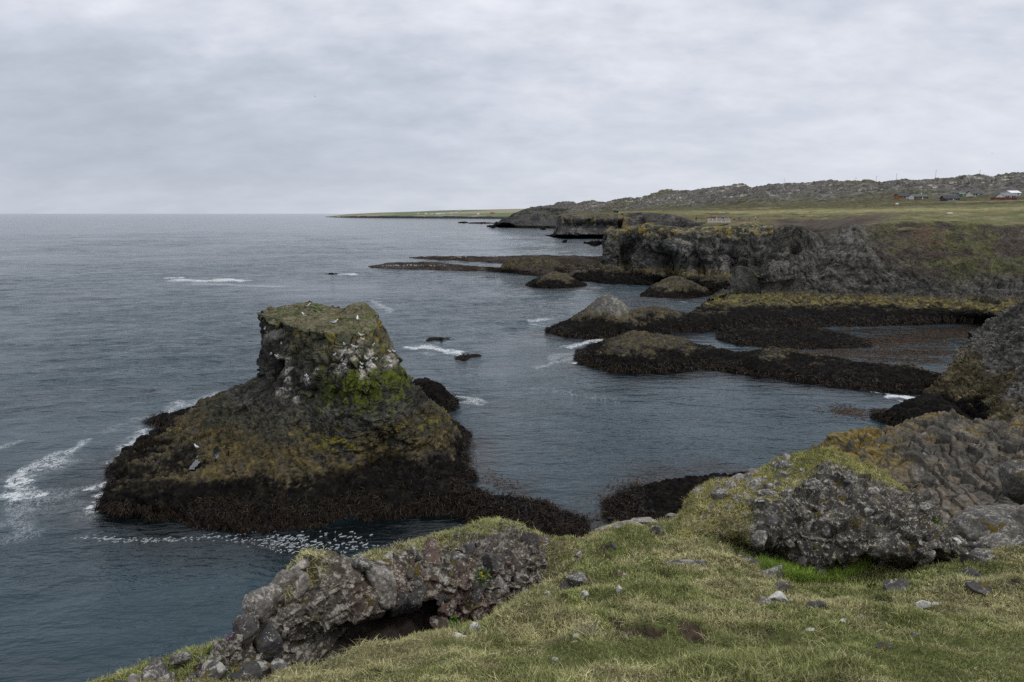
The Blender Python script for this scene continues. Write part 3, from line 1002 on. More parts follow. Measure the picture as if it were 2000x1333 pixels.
def columns_col(S):
    c = tidal_col(S.P, S.N, 2.7, 4.2, 16)
    q = W(1190, 580, 5.5)
    n = fbm(S.P * np.array([1.6, .3, .5]), 3, 3)
    m = np.exp(-((S.P[:, 0] - q[0]) / 4.5) ** 2) * sstep(3.4, 4.4, S.P[:, 2] + .4 * n)
    return mix(c, mix((.10, .098, .088), (.20, .19, .165), sstep(-.3, .6, n)), m)


def head_bump(crest): return crest


o, S = reef('column_headed_reef', [(1069, 649, .1), (1100, 628, 1.6), (1130, 612, 2.9), (1152, 597, 4.2), (1172, 582, 5.6), (1190, 577, 6.0), (1212, 590, 4.8), (1235, 603, 3.7), (1290, 599, 4.0), (1312, 607, 3.2), (1345, 612, 2.7), (1420, 608, 2.8)],
            [(1069, 651), (1095, 657), (1120, 660), (1150, 661), (1185, 661), (1215, 661), (1240, 660), (1290, 655), (1330, 651), (1420, 648)],
            'dark kelp reef with a pale columnar basalt head at its seaward end', back=4.5, s=16, fringe=5000, knob=.55, m=50, colf=columns_col, fl=(.3, .7), fw=(.08, .16), rough=.4)
reef('round_skerry', [(1026, 557, .1), (1045, 546, 1.8), (1070, 533, 3.8), (1085, 531, 4.0), (1105, 535, 3.5), (1125, 546, 1.9), (1147, 558, .1)],
     [(1026, 560), (1050, 563), (1085, 564), (1115, 563), (1147, 561)], 'low domed skerry standing apart in the water before the flat ledges', 'skerry', back=5, s=17, kelp_top=2.0, olive_top=6, knob=.7)
reef('cone_skerry', [(1250, 577, .1), (1270, 563, 1.6), (1292, 551, 3.0), (1316, 539, 4.8), (1335, 544, 4.2), (1355, 553, 3.2), (1376, 563, 1.8), (1394, 574, .2)],
     [(1250, 580), (1280, 583), (1320, 584), (1360, 582), (1394, 578)], 'cone shaped yellowish skerry in the narrow channel below the rock arch cliff', 'skerry', back=5, s=18, kelp_top=1.8, olive_top=6, knob=.7)
reef('flat_ledge', [(719, 521, .1), (760, 514, 1.2), (850, 512, 1.5), (890, 517, 1.5), (950, 522, 1.5), (1000, 522, 2.0), (1060, 520, 2.6), (1120, 520, 3.0), (1200, 520, 3.4)],
     [(719, 523), (760, 526), (850, 528), (900, 530), (960, 531), (1000, 534), (1050, 540), (1110, 547), (1200, 554)],
     'flat brown rock ledge dotted with resting gulls running out to sea', 'ledge', back=5, s=19, kelp_top=1.0, olive_top=1.2, knob=.8, rough=.3, m=60,
     colf=lambda S: mix((.030, .022, .015), (.062, .053, .047), sstep(-.4, .6, fbm(S.P * .25, 4, 5)) * sstep(.5, .85, S.N[:, 2])), steep=.9)
reef('rear_ledge', [(799, 503, .1), (850, 501, .9), (890, 501, 1.3), (960, 502, 1.2), (1040, 499, 1.9), (1110, 500, 1.9), (1200, 502, 2.2)],
     [(799, 505), (850, 508), (890, 510), (960, 514), (1000, 516), (1050, 518), (1110, 518), (1200, 520)],
     'farther thin rock ledge with surf along its back and gulls on its crest', 'ledge', back=5, s=20, kelp_top=.8, olive_top=1.0, knob=.8, rough=.3, m=50,
     colf=lambda S: mix((.030, .022, .015), (.062, .053, .047), sstep(-.4, .6, fbm(S.P * .25, 4, 6)) * sstep(.5, .85, S.N[:, 2])), steep=.9)
reef('humped_rock', [(980, 519, 2.2), (1000, 509, 3.8), (1020, 505, 4.6), (1045, 502, 5.2), (1065, 504, 5.0), (1085, 507, 4.6), (1097, 521, 2.2)],
     [(975, 533), (1010, 536), (1050, 538), (1085, 540), (1105, 543)], 'humped yellow brown rock sitting on the flat ledge', 'rock', back=6, s=21, kelp_top=1.6, olive_top=9, knob=1.0, rough=.9)
reef('rubble_shore', [(1085, 522, 2.8), (1140, 517, 3.4), (1190, 520, 3.8), (1240, 530, 3.6), (1300, 540, 3.2), (1380, 543, 3.5), (1450, 546, 3.6), (1520, 552, 4)],
     [(1080, 545), (1130, 550), (1190, 556), (1250, 558), (1320, 560), (1380, 574), (1440, 582), (1520, 590)],
     'dark boulder strewn shore at the foot of the rock arch cliff', 'shore', back=8, s=22, kelp_top=3.2, olive_top=4.4, knob=1.2, rough=.9, m=40)
reef('kelp_point', [(1709, 813, .1), (1745, 798, 1.3), (1785, 781, 2.3), (1820, 774, 2.9), (1850, 790, 3.2), (1875, 808, 3.2), (1892, 835, 3.0), (1900, 860, 2.6)],
     [(1710, 818), (1735, 832), (1765, 848), (1800, 862), (1840, 872), (1880, 880), (1920, 884), (1950, 884)],
     'black kelp point at the foot of the grey columned spur', back=3, s=23, kelp_top=5, olive_top=6, fringe=9000, knob=.45, rough=.35, fl=(.25, .6), fw=(.04, .09))

for nm, px_, py_, w_, h_, lab in (
        ('sea_rock', 905, 436, 22, 2.6, 'double humped dark islet off the tip of the far cliffs'),
        ('sea_rock', 940, 437, 50, 2.2, 'long low dark islet strung out below the far cliffs'),
        ('sea_rock', 963, 443, 26, 4.0, 'flat dark islet nearest the viewer of those off the far cliffs'),
        ('sea_rock', 1061, 449, 12, 1.5, 'tiny dark rock in the water below the far dark cliffs'),
        ('sea_rock', 1162, 476, 44, 2.2, 'jagged low rock awash left of the rock arch tower'),
        ('sea_rock', 1103, 474, 8, .7, 'tiny speck of rock left of the jagged low rock'),
        ('sea_rock', 647, 536, 24, .5, 'dark rock awash beside a small breaking wave'),
        ('sea_rock', 908, 697, 14, .35, 'small wet rock in the white water right of the sea stack'),
        ('sea_rock', 862, 663, 10, .35, 'small wet rock awash behind the white water right of the stack')):
    z_ = h_
    reef(nm, [(px_ - w_ / 2, py_ - .3, .02), (px_ - w_ * .25, py_ - 2, z_ * .55), (px_, py_ - 2, z_), (px_ + w_ * .22, py_ - 2, z_ * .6), (px_ + w_ / 2, py_ - .3, .02)],
         [(px_ - w_ / 2, py_ + .2), (px_, py_ + .6), (px_ + w_ / 2, py_ + .2)], lab, 'rock', back=3 if py_ > 500 else 14, s=int(px_) % 97, kelp_top=30, olive_top=30, knob=.35 if py_ > 600 else 1.5, rough=.25 if py_ > 500 else 1.2, m=12)
# ------------------------------------------------------------------ far land: cliffs, pasture, lava hills
def struct(o, label, kind='structure', cat=None):
    return tag(o, label, cat, kind=kind)


def cliff_cols(rows): return [[D(*q) for q in r] for r in rows]


# --- the bay cliff: kelp bench, yellow band, columned buttress and the grassy slope right of it
def bay_cliff():
    r1 = [W(*q) for q in ((1340, 650), (1400, 648), (1450, 645), (1530, 642), (1600, 640), (1700, 638), (1800, 635), (1900, 632), (1960, 640), (2080, 650))]
    r0 = [q + P3(0, -.6, -1.4) for q in r1]
    r2 = [W(a, b, 2.6) for a, b in ((1350, 610), (1400, 604), (1450, 603), (1530, 602), (1600, 602), (1700, 603), (1800, 606), (1900, 610), (1960, 618), (2080, 630))]
    r3 = [W(*q) for q in ((1372, 597, 3), (1408, 575, 4.3), (1455, 566, 4.9), (1530, 570, 4.6), (1600, 574, 4.5), (1700, 576, 4.5), (1800, 580, 4.4), (1900, 588, 4.2), (1960, 594, 4), (2080, 605, 4))]
    r4 = [D(*q) for q in ((1440, 566, 155), (1462, 550, 157), (1490, 535, 157), (1550, 532, 156), (1610, 532, 155), (1700, 535, 154), (1800, 540, 152), (1900, 548, 149), (1960, 555, 147), (2080, 560, 141))]
    r5 = [D(*q) for q in ((1468, 540, 162), (1482, 512, 162), (1505, 492, 160), (1555, 492, 159), (1620, 492, 158), (1710, 492, 157), (1800, 495, 156), (1900, 500, 153), (1960, 505, 151), (2080, 510, 146))]
    r6 = [D(*q) for q in ((1492, 498, 167), (1505, 478, 166), (1527, 464, 164), (1565, 470, 162), (1630, 466, 163), (1715, 458, 162), (1800, 457, 161), (1900, 457, 158), (1960, 457, 156), (2080, 457, 152))]
    r7 = [D(*q) for q in ((1508, 470, 174), (1520, 455, 172), (1543, 446, 170), (1575, 456, 168), (1640, 447, 172), (1715, 436, 170), (1800, 431, 166), (1900, 433, 164), (1960, 437, 162), (2080, 437, 158))]
    r8 = [q + P3(1, 8, -4.0) for q in r7]
    S = Sheet([r0, r1, r2, r3, r4, r5, r6, r7, r8], .17)
    P, N = S.P.copy(), S.N
    px, py, _ = to_px(P)
    face = sstep(2.8, 3.3, S.u) * sstep(7.0, 6.0, S.u)
    # leaning columns: cells drawn out along a direction that fans across the face
    rock = face * sstep(1785, 1680, px - 1.0 * (py - 500)) + face * sstep(4.6, 3.6, S.u) 
    rock = np.clip(rock + face * sstep(1860, 1960, px - .6 * (py - 520)) * sstep(520, 560, py), 0, 1)
    ax = np.array([[1, .1, .22], [0, 1, 0], [-.22, 0, 1]])
    b1, i1, _ = blocks(P, (1.1, 1.1, 2.3), 30, 1.0, .4, ax)
    b2, i2, _ = blocks(P, (.7, .7, 1.0), 31, .9, .3)
    b3, _, _ = blocks(P, (4.5, 4.5, 6.5), 32, 1.0, .2)
    g, gi, _ = domes(P, (.75, .75, .6), 33)
    soil = face * (1 - rock)
    d = rock * (.5 * b1 + .26 * b2 + 1.2 * b3) + soil * (.5 * fbm(P * .35, 4, 34) + .8 * fbm(P * .09, 3, 35) + .18 * b2)
    bench = sstep(.8, 1.2, S.u) * sstep(3.0, 2.4, S.u)
    d += bench * (.3 * (g - .6) + .5 * fbm(P * .25, 4, 36))
    d += sstep(2.3, 2.7, S.u) * sstep(3.6, 3.1, S.u) * .45 * (g - .5)
    d += 1.2 * fbm(P * .07, 3, 39) * face
    S.push(d)
    for (cx_, cy_, rx, ry, dep) in ((1550, 495, 10, 8, 4.0), (1580, 480, 18, 9, 2.0), (1605, 520, 8, 30, 1.4), (1700, 462, 60, 10, .5)):
        S.push(-dep * np.exp(-((px - cx_) / rx) ** 2 - ((py - cy_) / ry) ** 2))
    # the columned buttress stands forward, gullies either side of it
    S.push(face * (3.0 * np.exp(-((px - 1545 + .25 * (py - 500)) / 42) ** 2) - 4.0 * np.exp(-((px - 1478 + .3 * (py - 480)) / 13) ** 2) - 2.4 * np.exp(-((px - 1612 - .1 * (py - 500)) / 22) ** 2) * sstep(545, 500, py) + 1.8 * np.exp(-((px - 1672 - .5 * (py - 480)) / 26) ** 2)))
    S.normals()
    P, N = S.P, S.N
    n1, n2, n3 = fbm(P * .12, 4, 130), fbm(P * .45, 4, 131), fbm(P * 1.4, 3, 132)
    bas = mix((.042, .041, .037), (.115, .110, .098), sstep(-.6, .9, n2 + .5 * n3 + .45 * (rnd(i1, 4) - .5)))
    bas = mix(bas, (.17, .165, .155), sstep(.35, .8, n1 + .4 * n2) * sstep(540, 500, py) * .6)
    pale = np.exp(-((px - 1650) / 55) ** 2 - ((py - 485) / 34) ** 2) + .8 * np.exp(-((px - 1490) / 30) ** 2 - ((py - 545) / 22) ** 2) + .7 * np.exp(-((px - 1580) / 60) ** 2 - ((py - 545) / 18) ** 2)
    bas = mix(bas, (.165, .158, .142), np.clip(pale * sstep(-.6, .4, n3 + .3 * n2), 0, 1) * .7)
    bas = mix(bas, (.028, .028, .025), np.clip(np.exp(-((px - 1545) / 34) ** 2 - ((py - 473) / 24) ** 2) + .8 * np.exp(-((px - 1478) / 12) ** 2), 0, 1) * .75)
    slope = mix((.062, .050, .040), (.090, .078, .062), sstep(-.5, .6, n2))
    red = np.exp(-((px - 1815) / 45) ** 2 - ((py - 462) / 36) ** 2)
    slope = mix(slope, (.105, .066, .050), sstep(.35, .8, red + .3 * n2) * .8)
    gr = sstep(.0, .35, n2 * .6 + n1 * .7 + .6 * np.exp(-((px - 1905) / 75) ** 2 - ((py - 520) / 55) ** 2) - .18 + .45 * np.exp(-((px - 1700 - (py - 470) * -.4) / 28) ** 2) * sstep(590, 440, py) + .10)
    gr = np.maximum(gr, .9 * np.exp(-((px - (1738 - (py - 438) * 1.7)) / 24) ** 2) * sstep(476, 462, py) * sstep(-.6, .1, n2 + .2))
    gr *= sstep(-.5, .15, n3 + .35)
    slope = mix(slope, mix((.060, .064, .026), (.098, .095, .046), sstep(-.4, .6, n3)), gr * .9)
    slope = mix(slope, (.045, .042, .04), sstep(.3, .6, fbm(P * .8, 3, 133)) * .6)
    c = mix(slope, bas, rock * sstep(-.7, -.2, n2 + rock))
    c = mix(c, (.19, .125, .03), sstep(.4, .7, n3) * np.exp(-((px - 1533) / 20) ** 2 - ((py - 470) / 14) ** 2))
    lip = sstep(6.55, 6.9, S.u + .12 * n2) * sstep(1640, 1700, px)
    c = mix(c, mix((.105, .115, .038), (.15, .14, .06), sstep(-.4, .6, n2)), lip)
    tid = tidal_col(P, N, 3.0, 4.4, 31)
    yel = mix((.07, .06, .035), (.18, .15, .05), sstep(-.3, .5, n3 + .3 * n2))
    yel = mix(yel, (.12, .135, .02), np.exp(-((px - 1440) / 60) ** 2) * .7 * sstep(-.3, .4, n2))
    tid = mix(tid, yel, sstep(3.0, 3.5, P[:, 2] + .35 * n3) * sstep(-.45, .1, n3) * .9)
    c = mix(c, tid, sstep(4.9, 4.1, P[:, 2] + .5 * n2 + .4 * n3))
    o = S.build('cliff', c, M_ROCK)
    struct(o, 'bay cliff of leaning basalt columns with a grassy slope and yellow tide band')
    kelp_fringe('kelp', P, N, S.T, 9000, o, 31, zmax=1.8, ln=(.4, 1.1), wd=(.08, .16))


bay_cliff()


# --- the rock arch cliff
def arch_cliff():
    r1 = [(1180, 534, 240), (1200, 538, 236), (1222, 540, 233), (1250, 542, 226), (1300, 548, 219), (1350, 552, 216), (1400, 553, 212), (1460, 556, 208), (1510, 550, 206)]
    r2 = [(1184, 515, 243), (1206, 518, 240), (1226, 520, 237), (1252, 522, 232), (1300, 525, 225), (1350, 522, 222), (1400, 520, 218), (1460, 520, 214), (1510, 515, 212)]
    r3 = [(1186, 492, 244), (1208, 492, 241), (1230, 490, 240), (1254, 490, 232), (1300, 486, 226), (1350, 484, 224), (1400, 485, 220), (1455, 490, 216), (1510, 488, 216)]
    r4 = [(1187, 470, 245), (1206, 466, 243), (1228, 462, 242), (1256, 460, 234), (1300, 462, 228), (1350, 464, 227), (1400, 456, 224), (1455, 458, 222), (1510, 460, 222)]
    r5 = [(1192, 453, 247), (1206, 450, 246), (1232, 447, 245), (1262, 442, 238), (1310, 447, 233), (1350, 452, 233), (1400, 447, 232), (1450, 446, 235), (1510, 446, 235)]
    r6 = [(1198, 449, 252), (1212, 447, 253), (1240, 444, 252), (1268, 440, 247), (1315, 443, 244), (1352, 447, 246), (1400, 443, 247), (1450, 442, 248), (1510, 442, 248)]
    rows = cliff_cols([r1, r2, r3, r4, r5, r6])
    rows = [[q + P3(0, -.5, -3) for q in rows[0]]] + rows + [[q + P3(0, 7, -5) for q in rows[-1]]]
    # fold the seaward end round so the tower has a side
    rows = [[r[0] + P3(1.5, 14, 0)] + r for r in rows]
    S = Sheet(rows, .26)
    P = S.P.copy()
    px, py, _ = to_px(P)
    face = sstep(1.2, 2, S.u) * sstep(5.6, 5.0, S.u)
    b1, i1, _ = blocks(P, (2.2, 2.2, 2.8), 36, 1.0, .35)
    b2, _, _ = blocks(P, (.9, .9, 1.1), 37, 1.0, .3)
    b3, _, _ = blocks(P, (5.5, 5.5, 8), 38, 1.0, .2)
    S.push((face * sstep(5.2, 4.4, S.u) + .10) * (.8 * b1 + .35 * b2 + 1.7 * b3) + .9 * fbm(P * .12, 3, 39))
    for (cx_, cy_, rx, ry, dep) in ((1222, 500, 9, 38, 9.0), (1245, 488, 7, 22, 4.0), (1305, 520, 26, 30, 7.0), (1375, 535, 25, 22, 3.5), (1430, 500, 10, 30, 3.0), (1285, 508, 10, 30, 4), (1478, 500, 14, 40, 3.0)):
        S.push(-dep * np.exp(-((px - cx_) / rx) ** 2 - ((py - cy_) / ry) ** 4) )
    S.push(3.0 * np.exp(-((px - 1330) / 20) ** 2 - ((py - 512) / 20) ** 2))
    S.normals()
    P = S.P
    n1, n2, n3 = fbm(P * .16, 4, 140), fbm(P * .55, 4, 141), fbm(P * 1.6, 3, 142)
    c = mix((.036, .036, .033), (.095, .092, .083), sstep(-.7, .9, n2 + .6 * (rnd(i1, 3) - .5)))
    top = sstep(14.0, 17.0, P[:, 2] + 2.2 * n1 + 1.5 * n2)
    c = mix(c, mix((.13, .125, .062), (.21, .145, .025), sstep(.0, .5, n2 + .3 * n3)), top * sstep(-.4, .2, n2 + .5 * n3 + .15) * .85)
    c = mix(c, (.30, .30, .27), sstep(.5, .7, n3) * top * .8)
    c = mix(c, (.155, .125, .05), sstep(4.6, 3.6, P[:, 2] + n2) * sstep(-.5, .2, n3 + .1) * .85)
    c = mix(c, (.18, .175, .165), sstep(.45, .7, n1 + .3 * n3) * .7)
    c = mix(c, C_KELP, sstep(2.2, 1.6, P[:, 2]))
    c = mix(c, mix((.085, .085, .04), (.07, .055, .042), sstep(-.3, .3, n2)), sstep(5.4, 6.0, S.u))
    struct(S.build('cliff', c, M_ROCK_FAR), 'dark lichen topped cliff with a hollowed sea arch below the viewing platform')


arch_cliff()


def far_cliff(name, rows, res, label, cols, s, amp=1.0, size=3.0, mat=None, z_grass=None, water=True):
    S = Sheet([[q for q in r] for r in rows], res)
    P = S.P.copy()
    b1, i1, _ = blocks(P, (size, size, size * 1.6), 70 + s, 1.0, .3)
    b3, _, _ = blocks(P, (size * 2.8, size * 2.8, size * 4), 71 + s, 1.0, .2)
    n = S.u.max()
    S.push(amp * (.55 * b1 + 1.2 * b3) * sstep(n - .6, n - 1.3, S.u) + .25 * amp * fbm(P / size * .6, 3, s))
    S.normals()
    return struct(S.build(name, cols(S, i1), mat or M_ROCK_FAR), label)


# --- dark vertical cliff right behind the arch tower
def c3_cols(S, i1):
    P = S.P
    n2, n3 = fbm(P * .35, 4, 150), fbm(P * 1.1, 3, 151)
    c = mix((.045, .042, .040), (.10, .092, .083), sstep(-.6, .8, n2 + .5 * (rnd(i1, 2) - .5)))
    px, py, _ = to_px(P)
    c = mix(c, (.20, .14, .03), sstep(1232, 1216, px + 5 * n2) * sstep(-.3, .3, n3) * .9)
    return mix(c, (.098, .104, .042), sstep(3.2, 3.6, S.u + .2 * n3))


base = [(1214, 462, 292), (1222, 462, 290), (1260, 462, 288), (1300, 460, 284), (1335, 458, 276), (1360, 455, 268), (1400, 452, 262)]
mid = [(1214, 442, 295), (1224, 440, 293), (1262, 440, 291), (1300, 442, 288), (1335, 445, 280), (1360, 446, 272), (1400, 445, 264)]
topr = [(1216, 419.5, 300), (1226, 418.5, 299), (1262, 418, 298), (1302, 421, 296), (1335, 429, 288), (1360, 436, 276), (1400, 439, 266)]
bk = [(1218, 417.5, 330), (1228, 417, 330), (1264, 416.5, 330), (1304, 418, 325), (1337, 424, 315), (1362, 430, 300), (1400, 435, 285)]
rows = cliff_cols([base, mid, topr, bk])
rows = [[q + P3(0, 0, -12) for q in rows[0]]] + rows
rows = [[r[0] + P3(3, 25, 0)] + r for r in rows]
far_cliff('cliff', rows, .36, 'dark upright cliff with an orange lichen edge behind the arch tower', c3_cols, 1, 1.0, 2.4)


def h2_cols(S, i1):
    P = S.P
    n2, n3 = fbm(P * .16, 4, 152), fbm(P * .5, 3, 153)
    c = mix((.040, .040, .042), (.095, .092, .085), sstep(-.6, .8, n2 + .5 * (rnd(i1, 2) - .5)))
    c = mix(c, (.30, .30, .28), sstep(.55, .75, n3) * .6)
    up = sstep(9, 16, P[:, 2] + 4 * n2)
    c = mix(c, (.16, .125, .04), up * sstep(.0, .35, n3) * .75)
    c = mix(c, C_KELP, sstep(4.0, 3.0, P[:, 2]))
    return mix(c, mix((.095, .110, .038), (.13, .125, .055), sstep(-.4, .4, n2)), sstep(4.3, 4.7, S.u + .15 * n3))


def wrow(pts, z): return [W(a, b, z) for a, b in pts]


r1 = wrow(((1071, 462.5), (1100, 463), (1130, 463.5), (1160, 464), (1190, 464.5), (1220, 465)), 0)
r2 = [W(1085, 459, 2.6), W(1102, 458, 4), W(1130, 458, 4), W(1160, 458, 4), W(1190, 458, 4), W(1220, 458, 4)]
r3 = [D(1092, 448, 640), D(1105, 446, 645), D(1132, 445, 645), D(1160, 445, 640), D(1190, 445, 635), D(1220, 445, 630)]
r4 = [D(1097, 424, 655), D(1108, 421, 660), D(1133, 421, 660), D(1160, 421, 655), D(1190, 421, 650), D(1222, 421, 645)]
r5 = [D(1102, 417.5, 760), D(1112, 416.5, 800), D(1135, 416, 820), D(1160, 416, 820), D(1190, 416, 800), D(1222, 416, 780)]
rows = [[q + P3(0, 0, -3) for q in r1], r1, r2, r3, r4, r5]
rows = [[r[0] + P3(0, 60, -1)] + r for r in rows]
far_cliff('cliff', rows, .8, 'green topped dark headland with a flat wave cut foot beyond the arch', h2_cols, 2, 1.5, 5)


def h3_cols(S, i1):
    P = S.P
    n2, n3 = fbm(P * .08, 4, 154), fbm(P * .3, 3, 155)
    c = mix((.040, .040, .042), (.088, .084, .078), sstep(-.6, .8, n2))
    c = mix(c, (.10, .10, .06), sstep(.1, .5, n3) * sstep(14, 20, P[:, 2] + 4 * n2) * .8)
    return mix(c, C_KELP, sstep(4.0, 3.0, P[:, 2]))


r1 = wrow(((966, 441), (985, 443), (1010, 445.5), (1045, 446), (1080, 447), (1110, 447.5)), 0)
r2 = [D(975, 437, 1090), D(990, 437, 1080), D(1012, 437, 1070), D(1045, 437, 1060), D(1080, 437, 1060), D(1110, 437, 1050)]
r3 = [D(984, 430, 1120), D(1000, 424, 1110), D(1020, 416, 1100), D(1045, 412, 1100), D(1080, 412, 1090), D(1110, 413, 1080)]
r4 = [D(992, 427, 1190), D(1006, 419, 1180), D(1026, 411, 1180), D(1046, 407, 1180), D(1080, 407, 1170), D(1110, 408, 1160)]
r5 = [D(1000, 427, 1300), D(1012, 419, 1300), D(1030, 411, 1300), D(1050, 406, 1300), D(1080, 405, 1300), D(1110, 406, 1300)]
rows = [[q + P3(0, 0, -3) for q in r1], r1, r2, r3, r4, r5]
rows = [[r[0] + P3(-4, 60, -3)] + r for r in rows]
far_cliff('cliff', rows, 1.2, 'blocky dark headland below the conical lava hills', h3_cols, 3, 3.0, 10)

# --- low headland on the horizon
def headland():
    xs = (636, 660, 690, 740, 800, 860, 910, 960, 1010, 1050, 1080)
    yw = (424.4, 425.2, 425.8, 426.4, 426.8, 427.2, 427.4, 427.8, 428.0, 428.2, 428.4)
    yb = (424.1, 423.6, 422.6, 422.2, 422.4, 422.6, 422.8, 423.2, 423.2, 423.4, 423.4)
    ym = (423.9, 422.0, 420.0, 418.5, 418, 417.4, 417.0, 417, 416.4, 416, 416)
    yt = (423.8, 421.4, 418.2, 415.8, 414.0, 411.6, 410.4, 409.6, 408.4, 407.8, 407.5)
    r1 = [W(x, y, 0) for x, y in zip(xs, yw)]
    t = [to_px(q)[2] for q in r1]
    r2 = [D(x, y, a + 40) for x, y, a in zip(xs, yb, t)]
    r3 = [D(x, y, a + 260) for x, y, a in zip(xs, ym, t)]
    r4 = [D(x, y, a + 640) for x, y, a in zip(xs, yt, t)]
    r5 = [q + P3(0, 200, -12) for q in r4]
    r0 = [q + P3(0, -4, -3) for q in r1]
    S = Sheet([r0, r1, r2, r3, r4, r5], 5.0, resv=3.0)
    P = S.P.copy()
    S.push(1.6 * fbm(P * .05, 3, 3) * sstep(1.1, 1.6, S.u) * sstep(2.6, 1.9, S.u))
    S.normals()
    P = S.P
    n1, n2 = fbm(P * np.array([.004, .012, .03]), 3, 160), fbm(P * .03, 3, 161)
    c = mix((.125, .155, .080), (.27, .24, .165), sstep(-.15, .3, n1 + .25 * n2 + .25 * sstep(2.6, 4, S.u) - .1))
    c = mix(c, (.035, .037, .042), sstep(2.05, 1.9, S.u + .1 * n2))
    struct(S.build('headland', c, M_LAND), 'long low green headland ending in a thin point on the horizon')
    return S


HEAD = headland()


# --- pasture behind the cliffs
def pasture():
    xs = (1208, 1230, 1260, 1310, 1350, 1400, 1450, 1500, 1560, 1600, 1650, 1700, 1750, 1800, 1900, 2000, 2120, 2400)
    e_t = (302, 301, 300, 298, 285, 262, 250, 243, 236, 225, 205, 180, 171, 168, 166, 163, 160, 150)
    e_y = (419, 418.5, 418, 421.5, 431, 436, 436, 438, 440, 439, 437, 436, 433, 431.5, 433.5, 437, 438, 440)
    m_t = (420, 420, 420, 400, 380, 360, 350, 340, 330, 320, 310, 300, 290, 280, 270, 260, 255, 250)
    m_y = (415, 415, 414.5, 414, 415, 415.5, 415, 414.5, 414, 413.5, 413, 412, 411, 410, 408, 406, 405, 402)
    f_t = (850, 830, 800, 740, 700, 650, 620, 600, 585, 570, 555, 540, 520, 500, 465, 440, 430, 420)
    f_y = (413, 412.5, 411, 408, 406, 404, 403, 402, 400, 398, 396, 393, 390, 389, 387, 384, 384, 382)
    r1 = [D(*q) + P3(0, 1.8, -.35) for q in zip(xs, e_y, e_t)]
    r0 = [q + P3(.5, 2.5, -7) for q in r1]
    r2 = [D(*q) for q in zip(xs, m_y, m_t)]
    r3 = [D(*q) for q in zip(xs, f_y, f_t)]
    r4 = [q + P3(0, 160, 4) for q in r3]
    S = Sheet([r0, r1, r2, r3, r4], .55, resv=.5)
    P = S.P.copy()
    px, py, _ = to_px(P)
    hm = sstep(.9, 1.3, S.u)
    S.push(hm * (.45 * fbm(P * .10, 4, 170) + .22 * fbm(P * .5, 3, 171)))
    # turf banks that cross the field
    for yy, dep in ((421.5, .8), (418, .6), (424.5, .5)):
        lin = yy - 0.004 * (px - 1400) + 1.4 * fbm(P * np.array([.03, 0.002, 0]), 3, int(yy))
        S.P[:, 2] -= dep * sstep(-.6, .6, py - lin) * sstep(2.4, .8, py - lin) * sstep(1330, 1370, px) * sstep(1760, 1560, px)
    S.normals()
    P = S.P
    n1, n2, n3 = fbm(P * np.array([.016, .009, .05]), 4, 172), fbm(P * .12, 4, 173), fbm(P * .5, 3, 174)
    green = mix((.112, .112, .050), (.172, .156, .082), sstep(-.4, .5, n2))
    brown = mix((.095, .085, .042), (.125, .105, .058), sstep(-.4, .4, n2))
    straw = mix((.27, .245, .125), (.20, .19, .085), sstep(-.3, .4, n3))
    heath = mix((.060, .056, .030), (.105, .095, .050), sstep(-.3, .5, n3 + .5 * n2))
    v = S.u
    c = mix(green, brown, sstep(1620, 1480, px + 80 * n1) * sstep(1.9, 1.1, v) * .8)
    c = mix(c, mix((.085, .072, .058), (.07, .052, .04), sstep(-.3, .3, n2)), sstep(1600, 1660, px) * sstep(1790, 1690, px) * sstep(1.9, 1.2, v + .15 * n2))
    c = mix(c, mix((.085, .07, .055), (.065, .05, .04), sstep(-.3, .3, n2)), sstep(427, 431, py + 1.5 * n2) * sstep(1480, 1530, px) * sstep(1700, 1600, px))
    sb = np.exp(-((v - (1.95 + .08 * n1)) / .14) ** 2)
    c = mix(c, straw, sb * sstep(1330, 1400, px) * .9)
    c = mix(c, heath, sstep(2.15, 2.35, v + .1 * n2))
    lines = np.exp(-(((v - 2.5 + .10 * n1 + .02 * n2)) / .02) ** 2)
    c = mix(c, straw, lines * .7)
    c = mix(c, green, np.exp(-((v - (2.1 + .05 * n1)) / .08) ** 2) * sstep(1750, 1900, px))
    for yy in (421.5, 418, 424.5):
        lin = yy - 0.004 * (px - 1400) + 1.4 * fbm(P * np.array([.03, 0.002, 0]), 3, int(yy))
        m = sstep(-.5, .2, py - lin) * sstep(1.7, .7, py - lin) * sstep(1330, 1370, px) * sstep(1760, 1560, px) * sstep(-.3, .2, n2 + .2)
        c = mix(c, (.055, .042, .032), m * .85)
    c = mix(c, (.105, .085, .06), np.exp(-((py - 430.2 - .8 * n2) / 1.2) ** 2) * sstep(1360, 1380, px) * sstep(1540, 1500, px) * .9)
    c = mix(c, mix((.075, .062, .048), (.05, .045, .04), sstep(-.3, .3, n2)), sstep(.8, .55, S.N[:, 2]))
    struct(S.build('ground', c, M_LAND), 'windswept green and straw coloured pasture above the cliffs')
    return S


PAST = pasture()


